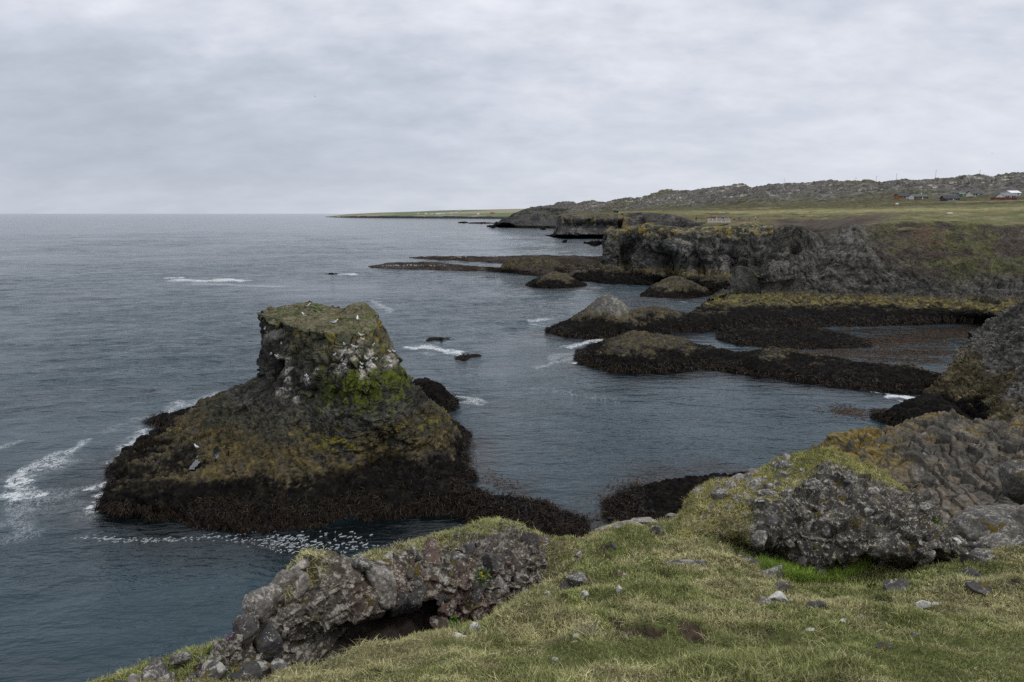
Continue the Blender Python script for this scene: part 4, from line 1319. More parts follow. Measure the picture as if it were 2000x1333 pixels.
def hills():
    cr_ = [(1035, 409, 1350), (1075, 405, 1300), (1090, 397, 1280), (1103, 394.5, 1260), (1118, 396, 1250), (1132, 399, 1240), (1150, 393, 1220), (1180, 396, 1200), (1210, 393, 1150), (1245, 390, 1100), (1290, 379, 1050), (1340, 377, 1000), (1400, 371, 950), (1440, 367, 930), (1470, 369, 900),
           (1540, 363, 880), (1620, 359, 850), (1680, 361, 800), (1720, 360, 800), (1760, 355, 780), (1840, 356, 750), (1890, 347, 720), (1930, 351, 700), (1960, 346, 690), (2000, 347, 680), (2120, 345, 680), (2400, 340, 680)]
    ft = [(1035, 418, 1200), (1075, 417, 1150), (1090, 416, 1100), (1103, 416, 1080), (1118, 415.5, 1050), (1132, 415, 1030), (1150, 415, 1000), (1180, 414.5, 950), (1210, 414, 900), (1245, 412, 850), (1290, 409, 790), (1340, 406.5, 730), (1400, 404.5, 670), (1440, 403.5, 650), (1470, 403, 620),
          (1540, 401, 600), (1620, 397, 575), (1680, 394.5, 560), (1720, 392, 545), (1760, 390, 530), (1840, 388.5, 500), (1890, 387.5, 480), (1930, 386.5, 460), (1960, 386, 450), (2000, 385, 445), (2120, 385, 435), (2400, 383, 420)]
    f = [D(*q) for q in ft]
    c = [D(*q) for q in cr_]
    m1 = [a * .62 + b * .38 + P3(0, 0, (b[2] - a[2]) * .10) for a, b in zip(f, c)]
    m2 = [a * .28 + b * .72 + P3(0, 0, (b[2] - a[2]) * .10) for a, b in zip(f, c)]
    fu = [a + P3(0, -25, -5) for a in f]
    bk = [b + P3(0, 120, -25) for b in c]
    S = Sheet([fu, f, m1, m2, c, bk], 1.15, resv=1.25)
    P = S.P.copy()
    b1, i1, _ = blocks(P * np.array([1, .6, 1]), (9, 9, 9), 80, 1.0, .25)
    b2, _, _ = blocks(P, (4, 4, 4), 81, 1.0, .25)
    am = sstep(.8, 1.8, S.u)
    S.push(am * (1.6 * b1 + .7 * b2 + 3.2 * fbm(P * .03, 4, 82) + 1.1 * fbm(P * .2, 3, 83)))
    S.normals()
    P, N = S.P, S.N
    px, py, _ = to_px(P)
    n1, n2, n3 = fbm(P * .012, 3, 180), fbm(P * .12, 4, 181), fbm(P * .4, 3, 182)
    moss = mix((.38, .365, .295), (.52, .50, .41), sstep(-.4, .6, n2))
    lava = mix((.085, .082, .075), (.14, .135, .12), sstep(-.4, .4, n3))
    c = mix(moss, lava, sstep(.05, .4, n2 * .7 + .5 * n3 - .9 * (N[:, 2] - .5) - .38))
    c = mix(c, (.10, .095, .05), sstep(.2, .5, n1 + .3 * n2) * .55)
    c = mix(c, lava, sstep(1145, 1120, px + 6 * n2) * .75)
    c = mix(c, mix((.055, .055, .045), (.075, .07, .045), sstep(-.3, .3, n3)), np.exp(-((px - 1430) / 40) ** 2 - ((py - 398) / 8) ** 2) * .8)
    c = mix(c, (.085, .08, .04), sstep(1.35, 1.0, S.u + .2 * n2))
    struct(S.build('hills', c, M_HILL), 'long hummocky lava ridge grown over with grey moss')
    return S


HILLS = hills()


# --- grey columned spur on the right, and the knobbly cliff of column ends below it
def spur():
    r = [[(1775, 800, 79), (1830, 838, 74), (1880, 866, 69), (1950, 900, 62), (2080, 960, 50)],
         [(1800, 772, 81), (1858, 806, 76), (1905, 826, 71), (1970, 840, 63), (2090, 860, 54)],
         [(1840, 737, 84), (1888, 756, 80), (1935, 768, 75), (1995, 765, 69), (2100, 750, 62)],
         [(1862, 706, 88), (1903, 708, 84), (1953, 705, 80), (2008, 690, 75), (2120, 650, 70)],
         [(1885, 677, 92), (1918, 665, 90), (1963, 650, 86), (2010, 632, 82), (2130, 590, 77)],
         [(1903, 659, 95), (1935, 637, 94), (1970, 614, 92), (2010, 590, 88), (2140, 540, 84)]]
    rows = cliff_cols(r)
    rows.append([q + P3(2.5, 5, -3.5) for q in rows[-1]])
    rows.append([q + P3(4, 9, -9) for q in rows[-2]])
    S = Sheet(rows, .10)
    P = S.P.copy()
    px, py, _ = to_px(P)
    ax = np.array([[1, .2, -.75], [0, 1, 0], [.75, 0, 1]])        # columns lean up to the right
    b1, i1, e1 = blocks(P, (1.9, .62, .55), 90, .9, .4, ax)
    b2, _, _ = blocks(P, (.7, .4, .35), 91, .9, .3, ax)
    b3, _, _ = blocks(P, (4.5, 3, 3), 92, 1.0, .2, ax)
    S.push(.42 * b1 + .14 * b2 + .8 * b3 + .7 * fbm(P * .15, 3, 93))
    S.normals()
    P = S.P
    n1, n2, n3 = fbm(P * .22, 4, 190), fbm(P * .9, 4, 191), fbm(P * 2.6, 3, 192)
    c = mix((.070, .067, .060), (.165, .157, .140), sstep(-.6, .9, n2 + .9 * (rnd(i1, 3) - .5) + .4 * n1))
    c = mix(c, (.30, .29, .27), sstep(.55, .8, n3 + .3 * n1) * .6)
    c = mix(c, (.20, .135, .035), sstep(.25, .6, n1 + .3 * n3) * sstep(7, 9, P[:, 2]) * .7)
    ol = mix((.075, .066, .034), (.155, .12, .062), sstep(-.2, .6, n2))
    c = mix(c, ol, sstep(5.2, 3.4, P[:, 2] + 1.3 * n1) * .9)
    c = mix(c, C_KELP, sstep(1.8, 1.2, P[:, 2] + .5 * n2))
    c = mix(c, (.022, .02, .014), sstep(1900, 1840, px + 20 * n2) * sstep(720, 740, py) * sstep(800, 770, py) * .6)
    struct(S.build('cliff', c, M_ROCK), 'grey spur of slanting basalt columns coming down to the bay')


def cobble_cliff():
    r = [[(1640, 932, 26.5), (1715, 992, 26), (1800, 1055, 25.5), (1880, 1085, 25), (2000, 1095, 25), (2150, 1100, 25)],
         [(1650, 908, 27.5), (1738, 952, 27.2), (1820, 1002, 26.6), (1890, 1015, 26.2), (2000, 1010, 26), (2150, 1005, 26)],
         [(1656, 892, 28.6), (1740, 902, 28.6), (1820, 920, 28.2), (1890, 930, 27.8), (2000, 920, 27.5), (2150, 910, 27.5)],
         [(1667, 878, 30), (1742, 864, 30.5), (1820, 850, 30.8), (1882, 840, 31), (2000, 846, 30.5), (2150, 840, 30)]]
    rows = cliff_cols(r)
    rows.append([q + P3(.6, 2.4, -.25) for q in rows[-1]])
    rows.append([q + P3(.5, 2.5, -2.6) for q in rows[-1]])
    rows.insert(0, [q + P3(-.3, -.6, -3.0) for q in rows[0]])
    rows = [[r_[0] + P3(-1.2, 1.0, -2.2)] + r_ for r_ in rows]
    S = Sheet(rows, .034)
    P = S.P.copy()
    px, py, _ = to_px(P)
    ax = np.array([[1, .25, .2], [-.2, .8, .2], [-.25, 0, .8]])
    wv = P + .12 * np.stack([fbm(P * 1.6, 2, 1), fbm(P * 1.6 + 9, 2, 2), fbm(P * 1.6 + 21, 2, 3)], 1)
    g, gi, ge = domes(wv, (.52, .52, .50), 95, ax)
    g2, gi2, _ = domes(wv, (.21, .21, .21), 96)
    b, bi, _ = blocks(P, (.34, .34, .34), 97, 1.0, .12)
    bb, bbi, _ = blocks(wv, (.72, .72, .62), 99, 1.1, .6, ax, gw=.07)
    S.push(.10 * (g - .6) + .30 * bb + .028 * (g2 - .6) + .11 * b + .45 * fbm(P * .35, 3, 98))
    S.normals()
    P = S.P
    n1, n2, n3 = fbm(P * .4, 3, 200), fbm(P * 1.4, 4, 201), fbm(P * 4.5, 4, 202)
    cell = rnd(gi, 3)
    c = mix((.082, .076, .065), (.150, .140, .122), sstep(-.5, .6, n2 + cell - .5))
    c = mix(c, (.125, .098, .066), sstep(.3, .8, cell + .3 * n2) * .6)
    yl = sstep(1830, 1700, px + 60 * n1) * sstep(960, 900, py + 20 * n2) + sstep(.45, .75, n2 + .3 * n1) * sstep(940, 850, py)
    c = mix(c, mix((.165, .122, .030), (.205, .145, .028), sstep(-.3, .4, n3)), np.clip(yl * sstep(-.35, .25, n3 + .5 * n2 + .1), 0, 1) * .8)
    c = mix(c, (.26, .25, .22), sstep(.6, .85, n3 + .2 * n2) * .6)
    struct(S.build('cliff', c, M_COB), 'knobbly cliff of rounded basalt column ends with yellow lichen')


spur()
cobble_cliff()
# ------------------------------------------------------------------ the near headland: turf, outcrop, mound, stones
GC = []          # control points of the turf surface
def gp(*pts):
    for q in pts: GC.append(D(*q))


gp((1000, 1333, 5.2), (700, 1333, 5.5), (590, 1333, 5.8), (480, 1340, 7.0), (1300, 1333, 5.2), (1600, 1333, 5.3), (2000, 1333, 5.5), (2300, 1333, 6.0))
gp((250, 1338, 7.3), (300, 1318, 7.7), (340, 1308, 8.0), (430, 1306, 8.1), (380, 1340, 7.3), (440, 1280, 8.4))
gp((640, 1298, 6.3), (580, 1322, 6.0), (760, 1264, 6.7), (900, 1233, 7.5), (1000, 1177, 8.8), (1100, 1112, 11.2), (1060, 1140, 10.1))
gp((1000, 1262, 6.6), (1300, 1260, 6.6), (1600, 1260, 6.8), (2000, 1260, 6.9), (2300, 1260, 7.4))
gp((1200, 1180, 8.7), (1400, 1180, 8.9), (1530, 1180, 9.0), (1700, 1200, 8.8), (1850, 1190, 9.2), (2000, 1180, 9.2), (2300, 1180, 9.4))
gp((1150, 1110, 11.2), (1220, 1110, 11.3), (1350, 1110, 11.4), (1430, 1095, 12.0), (1440, 1130, 10.7), (1500, 1140, 10.4))
gp((1100, 1066, 13.4), (1150, 1053, 14.4), (1200, 1043, 14.9), (1270, 1023, 15.5), (1345, 1010, 15.8), (1350, 1050, 13.7), (1250, 1060, 13.7))
gp((1480, 1082, 13.6), (1500, 1100, 13.4), (1600, 1112, 13.1), (1540, 1140, 12.2), (1680, 1140, 12.1), (1760, 1135, 11.9), (1640, 1165, 11.2))
gp((1850, 1105, 12.6), (1900, 1095, 12.5), (2000, 1085, 12.1), (1990, 1140, 10.2), (1860, 1145, 10.6), (2150, 1085, 12.0))
gp((1880, 1060, 14.4), (1950, 1040, 14.8), (2050, 1030, 14.8))
# the pit in front of the outcrop
gp((700, 1350, 10.1), (590, 1375, 9.4), (820, 1318, 10.5), (920, 1275, 11.0), (1010, 1200, 12.0), (1075, 1142, 12.8), (640, 1345, 8.4), (780, 1305, 8.8), (910, 1262, 9.4), (700, 1320, 8.6))
GC += [P3(0, 0, 20.3), P3(-4, 0, 20.0), P3(4, 0, 20.4), P3(0, -4, 21.2), P3(10, 0, 20.6), P3(10, -4, 21.3), P3(-6, -3, 20.4), P3(0, 2.5, 19.3), P3(4, 2.5, 19.5), P3(8, 3, 19.4), P3(-3, 2.5, 19.1), P3(14, 2, 19.8)]
# soil underneath outcrop, mound and boulders
gp((560, 1200, 9.6), (690, 1130, 10.8), (790, 1110, 11.4), (890, 1085, 12.2), (985, 1062, 13.4), (1060, 1066, 14.0))
gp((1450, 1010, 14.6), (1560, 985, 14.8), (1680, 1000, 14.6), (1770, 1030, 14.2), (1400, 990, 15.2))
# edge of the cliff and the drop beyond it
EDGE = [(180, 1345, 7.0), (225, 1333, 7.2), (290, 1296, 7.7), (350, 1284, 8.0), (440, 1262, 8.6), (520, 1190, 9.9), (600, 1140, 11.0), (700, 1118, 11.8), (790, 1100, 12.5), (890, 1070, 13.3), (980, 1050, 14.6), (1060, 1056, 15.4),
        (1150, 1051, 14.8), (1200, 1041, 15.4), (1270, 1021, 16.0), (1345, 1008, 16.3), (1385, 985, 16.6), (1500, 950, 16.6), (1600, 930, 16.6), (1680, 945, 16.6), (1750, 975, 16.4), (1830, 1035, 15.8), (1880, 1050, 15.4), (2000, 1010, 16), (2200, 1000, 16)]
for q in EDGE:
    p = D(*q)
    h = unit(np.array([p[0] * .5, p[1], 0]))
    if q[0] < 500: h = unit(np.array([-.75, .6, 0]))
    GC += [p, p + h * .9 + P3(0, 0, -1.0), p + h * 2.2 + P3(0, 0, -4.5), p + h * 5.0 + P3(0, 0, -12)]
GC = np.array(GC)


def _rbf():
    X = GC[:, :2]
    d = np.linalg.norm(X[:, None] - X[None], axis=2)
    n = len(X)
    A = np.zeros((n + 3, n + 3))
    A[:n, :n] = d + np.eye(n) * 0.02
    A[:n, n] = 1; A[:n, n + 1:] = X
    A[n, :n] = 1; A[n + 1:, :n] = X.T
    return np.linalg.solve(A, np.concatenate([GC[:, 2], np.zeros(3)]))


RW = _rbf()


def gz(x, y):
    x = np.atleast_1d(np.asarray(x, float)); y = np.atleast_1d(np.asarray(y, float))
    out = np.zeros(len(x))
    X = GC[:, :2]
    for a in range(0, len(x), 40000):
        b = slice(a, a + 40000)
        d = np.hypot(x[b, None] - X[None, :, 0], y[b, None] - X[None, :, 1])
        out[b] = d @ RW[:-3] + RW[-3] + RW[-2] * x[b] + RW[-1] * y[b]
    p = np.stack([x, y, 0 * x], 1)
    tus = 0.15 * fbm(p * .9, 3, 301) + 0.085 * fbm(p * 2.6, 3, 302) + .02 * fbm(p * 8, 2, 303)
    return out + tus


def ground_at(px, py):
    t = np.linspace(4, 22, 1200)
    q = np.array([D(px, py, a) for a in t])
    below = q[:, 2] < gz(q[:, 0], q[:, 1])
    k = int(np.argmax(below)) if below.any() else len(t) - 1
    return q[k], t[k]


def turf_masks(P):
    n1, n2, n3 = fbm(P * .55, 3, 310), fbm(P * 1.7, 4, 311), fbm(P * 6.0, 3, 312)
    px, py, _ = to_px(P)
    lush = np.exp(-((px - 1590) / 120) ** 2 - ((py - 1105) / 40) ** 2) * 1.0
    lush = np.maximum(lush, .8 * np.exp(-((px - 1510) / 260) ** 2 - ((py - 1310) / 45) ** 2))
    lush = np.maximum(lush, .8 * np.exp(-((px - 1720) / 70) ** 2 - ((py - 1160) / 20) ** 2))
    lush = np.maximum(lush, .55 * np.exp(-((px - 1040) / 190) ** 2 - ((py - 1333) / 40) ** 2))
    green = sstep(-.1, .5, lush * 1.0 + .9 * n1 + .7 * n2 + .12)
    bare = sstep(.6, .85, n2 + .4 * n3 - .55 * lush+ .16 * np.exp(-((px - 1540) / 60) ** 2 - ((py - 1222) / 10) ** 2))
    return green, bare, n1, n2, n3, lush


def build_turf():
    x = np.arange(-11, 17, .05); y = np.arange(-5, 27, .05)
    Xg, Yg = np.meshgrid(x, y)
    z = gz(Xg.ravel(), Yg.ravel())
    z = np.maximum(z, -2)
    P = np.stack([Xg.ravel(), Yg.ravel(), z], 1)
    green, bare, n1, n2, n3, lush = turf_masks(P)
    c = mix((.12, .11, .055), (.085, .10, .032), green)
    c = mix(c, (.050, .036, .026), bare)
    px, py, t = to_px(P)
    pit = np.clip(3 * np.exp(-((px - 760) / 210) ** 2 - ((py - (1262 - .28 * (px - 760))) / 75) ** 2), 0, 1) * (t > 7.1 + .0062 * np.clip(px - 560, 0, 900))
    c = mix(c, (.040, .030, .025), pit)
    gx = np.gradient(z.reshape(Xg.shape), .05, axis=1).ravel(); gy = np.gradient(z.reshape(Xg.shape), .05, axis=0).ravel()
    steep = sstep(1.0, 1.8, np.hypot(gx, gy))
    c = mix(c, mix((.055, .048, .042), (.09, .08, .07), sstep(-.4, .5, n3)), steep)
    P[:, 2] += steep * .25 * blocks(P, (.5, .5, .5), 305)[0] - bare * .03
    f = grid_faces(len(y), len(x))
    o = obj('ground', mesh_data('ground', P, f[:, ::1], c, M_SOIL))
    struct(o, 'sloping turf of the near headland in straw and green patches')
    return P, np.hypot(gx, gy)


TP, TSL = build_turf()

# ---- stone prototypes: angular, star shaped pieces of lava
def ico(sub):
    t = (1 + 5 ** .5) / 2
    v = [(-1, t, 0), (1, t, 0), (-1, -t, 0), (1, -t, 0), (0, -1, t), (0, 1, t), (0, -1, -t), (0, 1, -t), (t, 0, -1), (t, 0, 1), (-t, 0, -1), (-t, 0, 1)]
    f = [(0, 11, 5), (0, 5, 1), (0, 1, 7), (0, 7, 10), (0, 10, 11), (1, 5, 9), (5, 11, 4), (11, 10, 2), (10, 7, 6), (7, 1, 8), (3, 9, 4), (3, 4, 2), (3, 2, 6), (3, 6, 8), (3, 8, 9), (4, 9, 5), (2, 4, 11), (6, 2, 10), (8, 6, 7), (9, 8, 1)]
    v = [np.array(a) / np.linalg.norm(a) for a in v]
    for _ in range(sub):
        mid, nf = {}, []
        def m(a, b):
            k = (min(a, b), max(a, b))
            if k not in mid:
                w = v[a] + v[b]; v.append(w / np.linalg.norm(w)); mid[k] = len(v) - 1
            return mid[k]
        for a, b, c_ in f:
            ab, bc, ca = m(a, b), m(b, c_), m(c_, a)
            nf += [(a, ab, ca), (b, bc, ab), (c_, ca, bc), (ab, bc, ca)]
        f = nf
    return np.array(v), np.array(f)


IV, IF = ico(4)


def stone_mesh(name, seed, mat, planes=13, rough=.05, sub=None):
    rg = np.random.default_rng(seed)
    nrm = unit(rg.normal(size=(planes, 3)))
    dd = rg.uniform(.55, 1.0, planes)
    dot = np.clip(IV @ nrm.T, .02, None)
    r = 1.0 / ((dot / dd) ** 14).sum(1) ** (1 / 14)
    r = np.minimum(r, 1.25)
    p = IV * r[:, None]
    r = r * (1 + rough * fbm(p * 2.6 + seed, 4, seed) + rough * .5 * fbm(p * 8 + seed, 3, seed + 5))
    p = IV * r[:, None]
    p *= .5 / np.abs(p).max(0).mean()
    return mesh_data(name, p, IF, None, mat)


PROTO = {k: [stone_mesh('stone', s + i, m, pl, ro) for i in range(6)] for k, s, m, pl, ro in (('dark', 10, M_ST_DARK, 13, .05), ('grey', 30, M_ST_GREY, 12, .06), ('white', 50, M_ST_WHITE, 11, .07), ('pale', 70, M_ST_PALE, 11, .04), ('red', 110, M_ST_RED, 12, .05))}


def place(name, kind, loc, size, parent=None, seed=0, rot=None, mesh=None):
    rg = random.Random(seed * 7 + 3)
    o = bpy.data.objects.new(name, mesh or PROTO[kind][rg.randrange(6)])
    o.location = loc
    o.scale = size
    o.rotation_euler = rot or (rg.uniform(-.4, .4), rg.uniform(-.4, .4), rg.uniform(0, 6.28))
    return link(o, parent)


BL = []           # blades of the near grass, gathered and built as one stuff object
STRAW_A, STRAW_B = np.array((.53, .49, .27)), np.array((.34, .32, .16))
GREEN_A, GREEN_B = np.array((.35, .355, .145)), np.array((.205, .235, .08))


def grass_on(P, N, green, n, ln, wd, seed, droop=.5, up=None, tint=(1, 1, 1)):
    """n blades on the given surface points, coloured by how green the patch is"""
    rg = np.random.default_rng(seed)
    k = rg.integers(0, len(P), n)
    b = P[k] + rg.normal(0, .02, (n, 3)) * np.array([1, 1, .2])
    g = np.clip(green[k] + rg.normal(0, .22, n), 0, 1)
    dry = rg.random(n) > g
    u = np.array([0, 0, 1.0]) + (0.5 * N[k] if up is None else up[k]) + rg.normal(0, .42, (n, 3)) * np.where(dry, 1.35, .75)[:, None]
    u = unit(u)
    side = unit(np.cross(u, rg.normal(size=(n, 3))))
    L = rg.uniform(*ln, n) * np.where(dry, .95, 1.05)
    az = rg.uniform(0, 6.28, n)
    bend = np.stack([np.cos(az), np.sin(az), -.5 * np.ones(n)], 1) * (L * rg.uniform(.1, droop, n))[:, None]
    r = rg.random((n, 1))
    c = np.where(dry[:, None], STRAW_A * r + STRAW_B * (1 - r), GREEN_A * r + GREEN_B * (1 - r))
    c = c * rg.uniform(.7, 1.2, (n, 1)) * (1 + .35 * np.clip(fbm(P[k] * 2.3, 3, 350), -1, 1))[:, None]
    BL.append(blades(b, u, side, L, rg.uniform(*wd, n), bend, c * np.array(tint)))


def scatter_turf():
    px, py, t = to_px(TP)
    ok = (t > 3.5) & (px > -150) & (px < 2150) & (py < 1420) & (py > 880) & (TSL < 1.15)
    P = TP[ok]; t = t[ok]
    green, bare, n1, n2, n3, lush = turf_masks(P)
    # density so that near turf is drawn blade by blade and far turf by the tuft
    rg = np.random.default_rng(5)
    wgt = np.clip(1.1 - bare * 1.05, .03, 1) / np.clip(t, 4.5, 20) ** 1.6
    pq = np.exp(-((px[ok] - 760) / 210) ** 2 - ((py[ok] - (1262 - .28 * (px[ok] - 760))) / 75) ** 2) * (t > 7.1 + .0062 * np.clip(px[ok] - 560, 0, 900))
    wgt = wgt * (1 - np.clip(pq * 3, 0, .99))
    N = np.tile(np.array([0, -.15, 1.0]), (len(P), 1))
    for lo, hi, n, ln, wd in ((0, 7.2, 200000, (.014, .042), (.003, .006)), (7.2, 10, 120000, (.03, .085), (.006, .011)), (10, 25, 120000, (.04, .11), (.009, .016))):
        m = (t >= lo) & (t < hi)
        idx = np.where(m)[0]
        w = wgt[idx] / wgt[idx].sum()
        k = rg.choice(idx, size=n, p=w)
        jit = P[k] + np.stack([rg.uniform(-.025, .025, n), rg.uniform(-.025, .025, n), np.zeros(n)], 1)
        grass_on(jit, N[k], green[k], n, ln, wd, int(lo * 10) + 3, .8)
    # long green grass of the hollow
    m = np.where(lush > .45)[0]
    k = rg.choice(m, size=26000)
    hl = np.exp(-((px[ok][k] - 1600) / 130) ** 2 - ((py[ok][k] - 1105) / 45) ** 2) > .3
    grass_on(P[k[hl]], N[k[hl]], np.clip(lush[k[hl]] + .3, 0, 1), int(hl.sum()), (.12, .28), (.007, .013), 77, .5, tint=(.72, .98, .45))
    grass_on(P[k[~hl]], N[k[~hl]], np.clip(lush[k[~hl]] + .25, 0, 1), int((~hl).sum()), (.05, .12), (.005, .009), 79, .7)
    # tussocks of bleached straw lying over
    cl = P[rg.choice(len(P), 150, p=wgt / wgt.sum())]
    k = rg.integers(0, 150, 22000)
    b = cl[k] + np.concatenate([rg.normal(0, .09, (22000, 2)), np.zeros((22000, 1))], 1)
    b[:, 2] = gz(b[:, 0], b[:, 1]) + .01
    grass_on(b, np.tile(np.array([0, 0, .2]), (22000, 1)), np.full(22000, .12), 22000, (.05, .14), (.003, .007), 78, 1.3)


scatter_turf()


# ---- the broken lava outcrop at the cliff edge
def outcrop():
    R = [[(330, 1380, 7.0), (420, 1352, 7.9), (510, 1345, 9.0), (600, 1330, 9.6), (700, 1312, 10.2), (800, 1284, 10.6), (900, 1248, 11.2), (1000, 1190, 12.1), (1090, 1128, 13.2)],
         [(355, 1330, 7.1), (430, 1310, 7.8), (500, 1275, 8.8), (590, 1240, 9.4), (690, 1215, 9.9), (790, 1190, 10.4), (890, 1160, 11.0), (990, 1120, 12.1), (1085, 1085, 13.4)],
         [(385, 1315, 7.5), (445, 1275, 8.0), (505, 1205, 8.7), (585, 1160, 9.3), (685, 1140, 9.8), (785, 1122, 10.5), (885, 1108, 11.2), (985, 1082, 12.5), (1078, 1067, 13.8)],
         [(400, 1308, 7.7), (458, 1256, 8.3), (520, 1166, 9.0), (594, 1114, 9.7), (690, 1096, 10.3), (790, 1080, 10.9), (890, 1062, 11.8), (980, 1040, 13.2), (1060, 1053, 14.3)],
         [(405, 1306, 8.0), (464, 1250, 8.7), (528, 1158, 9.5), (604, 1105, 10.4), (700, 1085, 11.2), (790, 1070, 11.8), (890, 1043, 12.7), (975, 1022, 14.1), (1052, 1049, 15.0)]]
    rows = cliff_cols(R)
    rows.append([q + P3(-.1, .6, -.5) for q in rows[-1]])
    rows.append([q + P3(-.3, .9, -2.6) for q in rows[-1]])
    S = Sheet(rows, .0135)
    P = S.P.copy()
    px, py, _ = to_px(P)
    left = sstep(880, 760, px)
    b1, i1, e1 = blocks(P, (.62, .62, .55), 110, 1.0, .22, gw=.07)
    b2, i2, e2 = blocks(P, (.26, .26, .24), 111, 1.0, .25)
    b3, _, _ = blocks(P, (1.5, 1.5, 1.2), 112, 1.0, .12)
    g, gi, ge = domes(P, (.24, .24, .22), 113)
    grassy = sstep(3.75, 4.2, S.u + .2 * fbm(P * 2.2, 3, 114))
    d = left * (.13 * b1 + .05 * b2 + .15 * b3) + (1 - left) * (.12 * (g - .5) + .08 * b1 + .12 * b3)
    d = d * (1 - .6 * grassy) + .10 * fbm(P * 1.1, 4, 115) + .022 * fbm(P * 9, 4, 116)
    # vesicles
    hole = sstep(.20, .10, voronoi(P / .10, 117)[0]) * sstep(.1, .5, fbm(P * 1.5, 3, 118))
    S.push(d - .022 * hole)
    cave = np.exp(-((px - 720) / 150) ** 2 - ((py - (1250 - .30 * (px - 700))) / 44) ** 4)
    brow = 1212 - .30 * (px - 700) + 10 * fbm(P * 2.0, 3, 119)
    cv = sstep(brow - 7, brow + 12, py) * sstep(575, 630, px) * sstep(860, 800, px) * sstep(3.0, 2.7, S.u)
    S.P = S.P + np.array([.25, 1.0, .02]) * (1.3 * cv)[:, None]
    S.normals()
    P, N = S.P, S.N
    n1, n2, n3 = fbm(P * 1.0, 4, 320), fbm(P * 4.0, 4, 321), fbm(P * 14, 3, 322)
    c = mix((.062, .054, .046), (.112, .098, .082), sstep(-.5, .6, n2 + .8 * (rnd(i1, 4) - .5)))
    red = sstep(.2, .6, .9 * np.exp(-((px - 860) / 150) ** 2 - ((py - 1190) / 80) ** 2) + .35 * n1) * (1 - grassy)
    c = mix(c, mix((.085, .052, .042), (.105, .07, .055), sstep(-.3, .5, n2)), red * .8)
    pale = sstep(2.6, 3.4, S.u) * sstep(.2, .7, N[:, 2] + .3 * n2)
    c = mix(c, (.19, .175, .15), pale * .7)
    gr = grassy * sstep(640, 680, px + 0 * px) + grassy * np.exp(-((px - 610) / 55) ** 2)
    run = np.exp(-((px - (600 - .18 * (py - 1110) + 8 * n2)) / 38) ** 2) * sstep(1205, 1180, py + 10 * n1) * sstep(2.2, 2.6, S.u)
    gr = np.clip(np.maximum(gr, run * sstep(-.8, -.2, n1)), 0, 1)
    drape = sstep(3.05, 3.4, S.u + .3 * n1) * sstep(690, 720, px) * sstep(-.35, .1, n1 + .1)
    gr = np.maximum(gr, drape)
    c = mix(c, (.085, .075, .038), gr)
    o = S.build('outcrop', c, M_LAVA)
    tag(o, 'craggy lichen spotted lava outcrop with a dark hollow beneath, at the cliff edge', 'rock outcrop')
    # grass on it: green on the far shelf, straw hanging over the rock
    k = np.where(gr > .5)[0]
    rg = np.random.default_rng(8)
    pg = np.exp(-((px[k] - 950) / 110) ** 2) * sstep(-.6, .2, n1[k])
    kk = rg.choice(len(k), 60000)
    grass_on(P[k][kk], N[k][kk], np.clip(.12 + .85 * pg[kk], 0, 1), 60000, (.05, .15), (.005, .010), 81, 1.0)
    # tuft edge hanging down
    e = np.where((gr > .25) & (gr < .6))[0]
    if len(e):
        kk = rg.choice(e, 9000)
        grass_on(P[kk], N[kk], np.full(9000, .12), 9000, (.08, .2), (.004, .008), 82, .6, up=N[kk] * 1.0 + np.array([0, 0, -1.5]))
    return o, S


OUT, OUT_S = outcrop()


def surf_at(S, px, py, tol=6):
    x, y, t = to_px(S.P)
    d = np.hypot(x - px, y - py)
    vis = (S.N * (CAM - S.P)).sum(1) > 0
    ok = np.where((d < tol) & vis)[0]
    if len(ok) == 0:
        k = int(np.argmin(d))
        return S.P[k], S.N[k]
    k = ok[np.argmin(t[ok] + d[ok] * .25)]
    return S.P[k], S.N[k]

def embed(S, parent, n, name, region, sizes, kinds, seed, sink=.15, label=None, maxn=100):
    """loose stones wedged in the face, each a part of its own; big ones first"""
    rg = np.random.default_rng(seed)
    px, py, t = to_px(S.P)
    ok = np.where(region(px, py, S))[0]
    got = []
    tries = 0
    while len(got) < n and tries < 6000:
        tries += 1
        k = rg.choice(ok)
        s = sizes[0] + (sizes[1] - sizes[0]) * rg.random() ** 2.2
        p = S.P[k]
        if any(np.linalg.norm(p - q) < .42 * (s + s2) for q, s2 in got): continue
        got.append((p, s))
        kd = kinds[int(rg.integers(len(kinds)))]
        sc = s * rg.uniform(.8, 1.25, 3)
        o = place(name, kd, tuple(p + S.N[k] * s * sink), tuple(sc), parent, seed + tries)
        if parent: o.matrix_parent_inverse = Matrix.Identity(4)


embed(OUT_S, OUT, 95, 'boulder', lambda px, py, S: (px > 800) & (px < 1120) & (py > 1060) & (py < 1260) & (S.u > .5) & (S.u < 3.4) & ((py < 1196 - .30 * (px - 700)) | (px > 850)), (.12, .52), ['dark', 'red', 'dark', 'red', 'grey'], 400, .05)


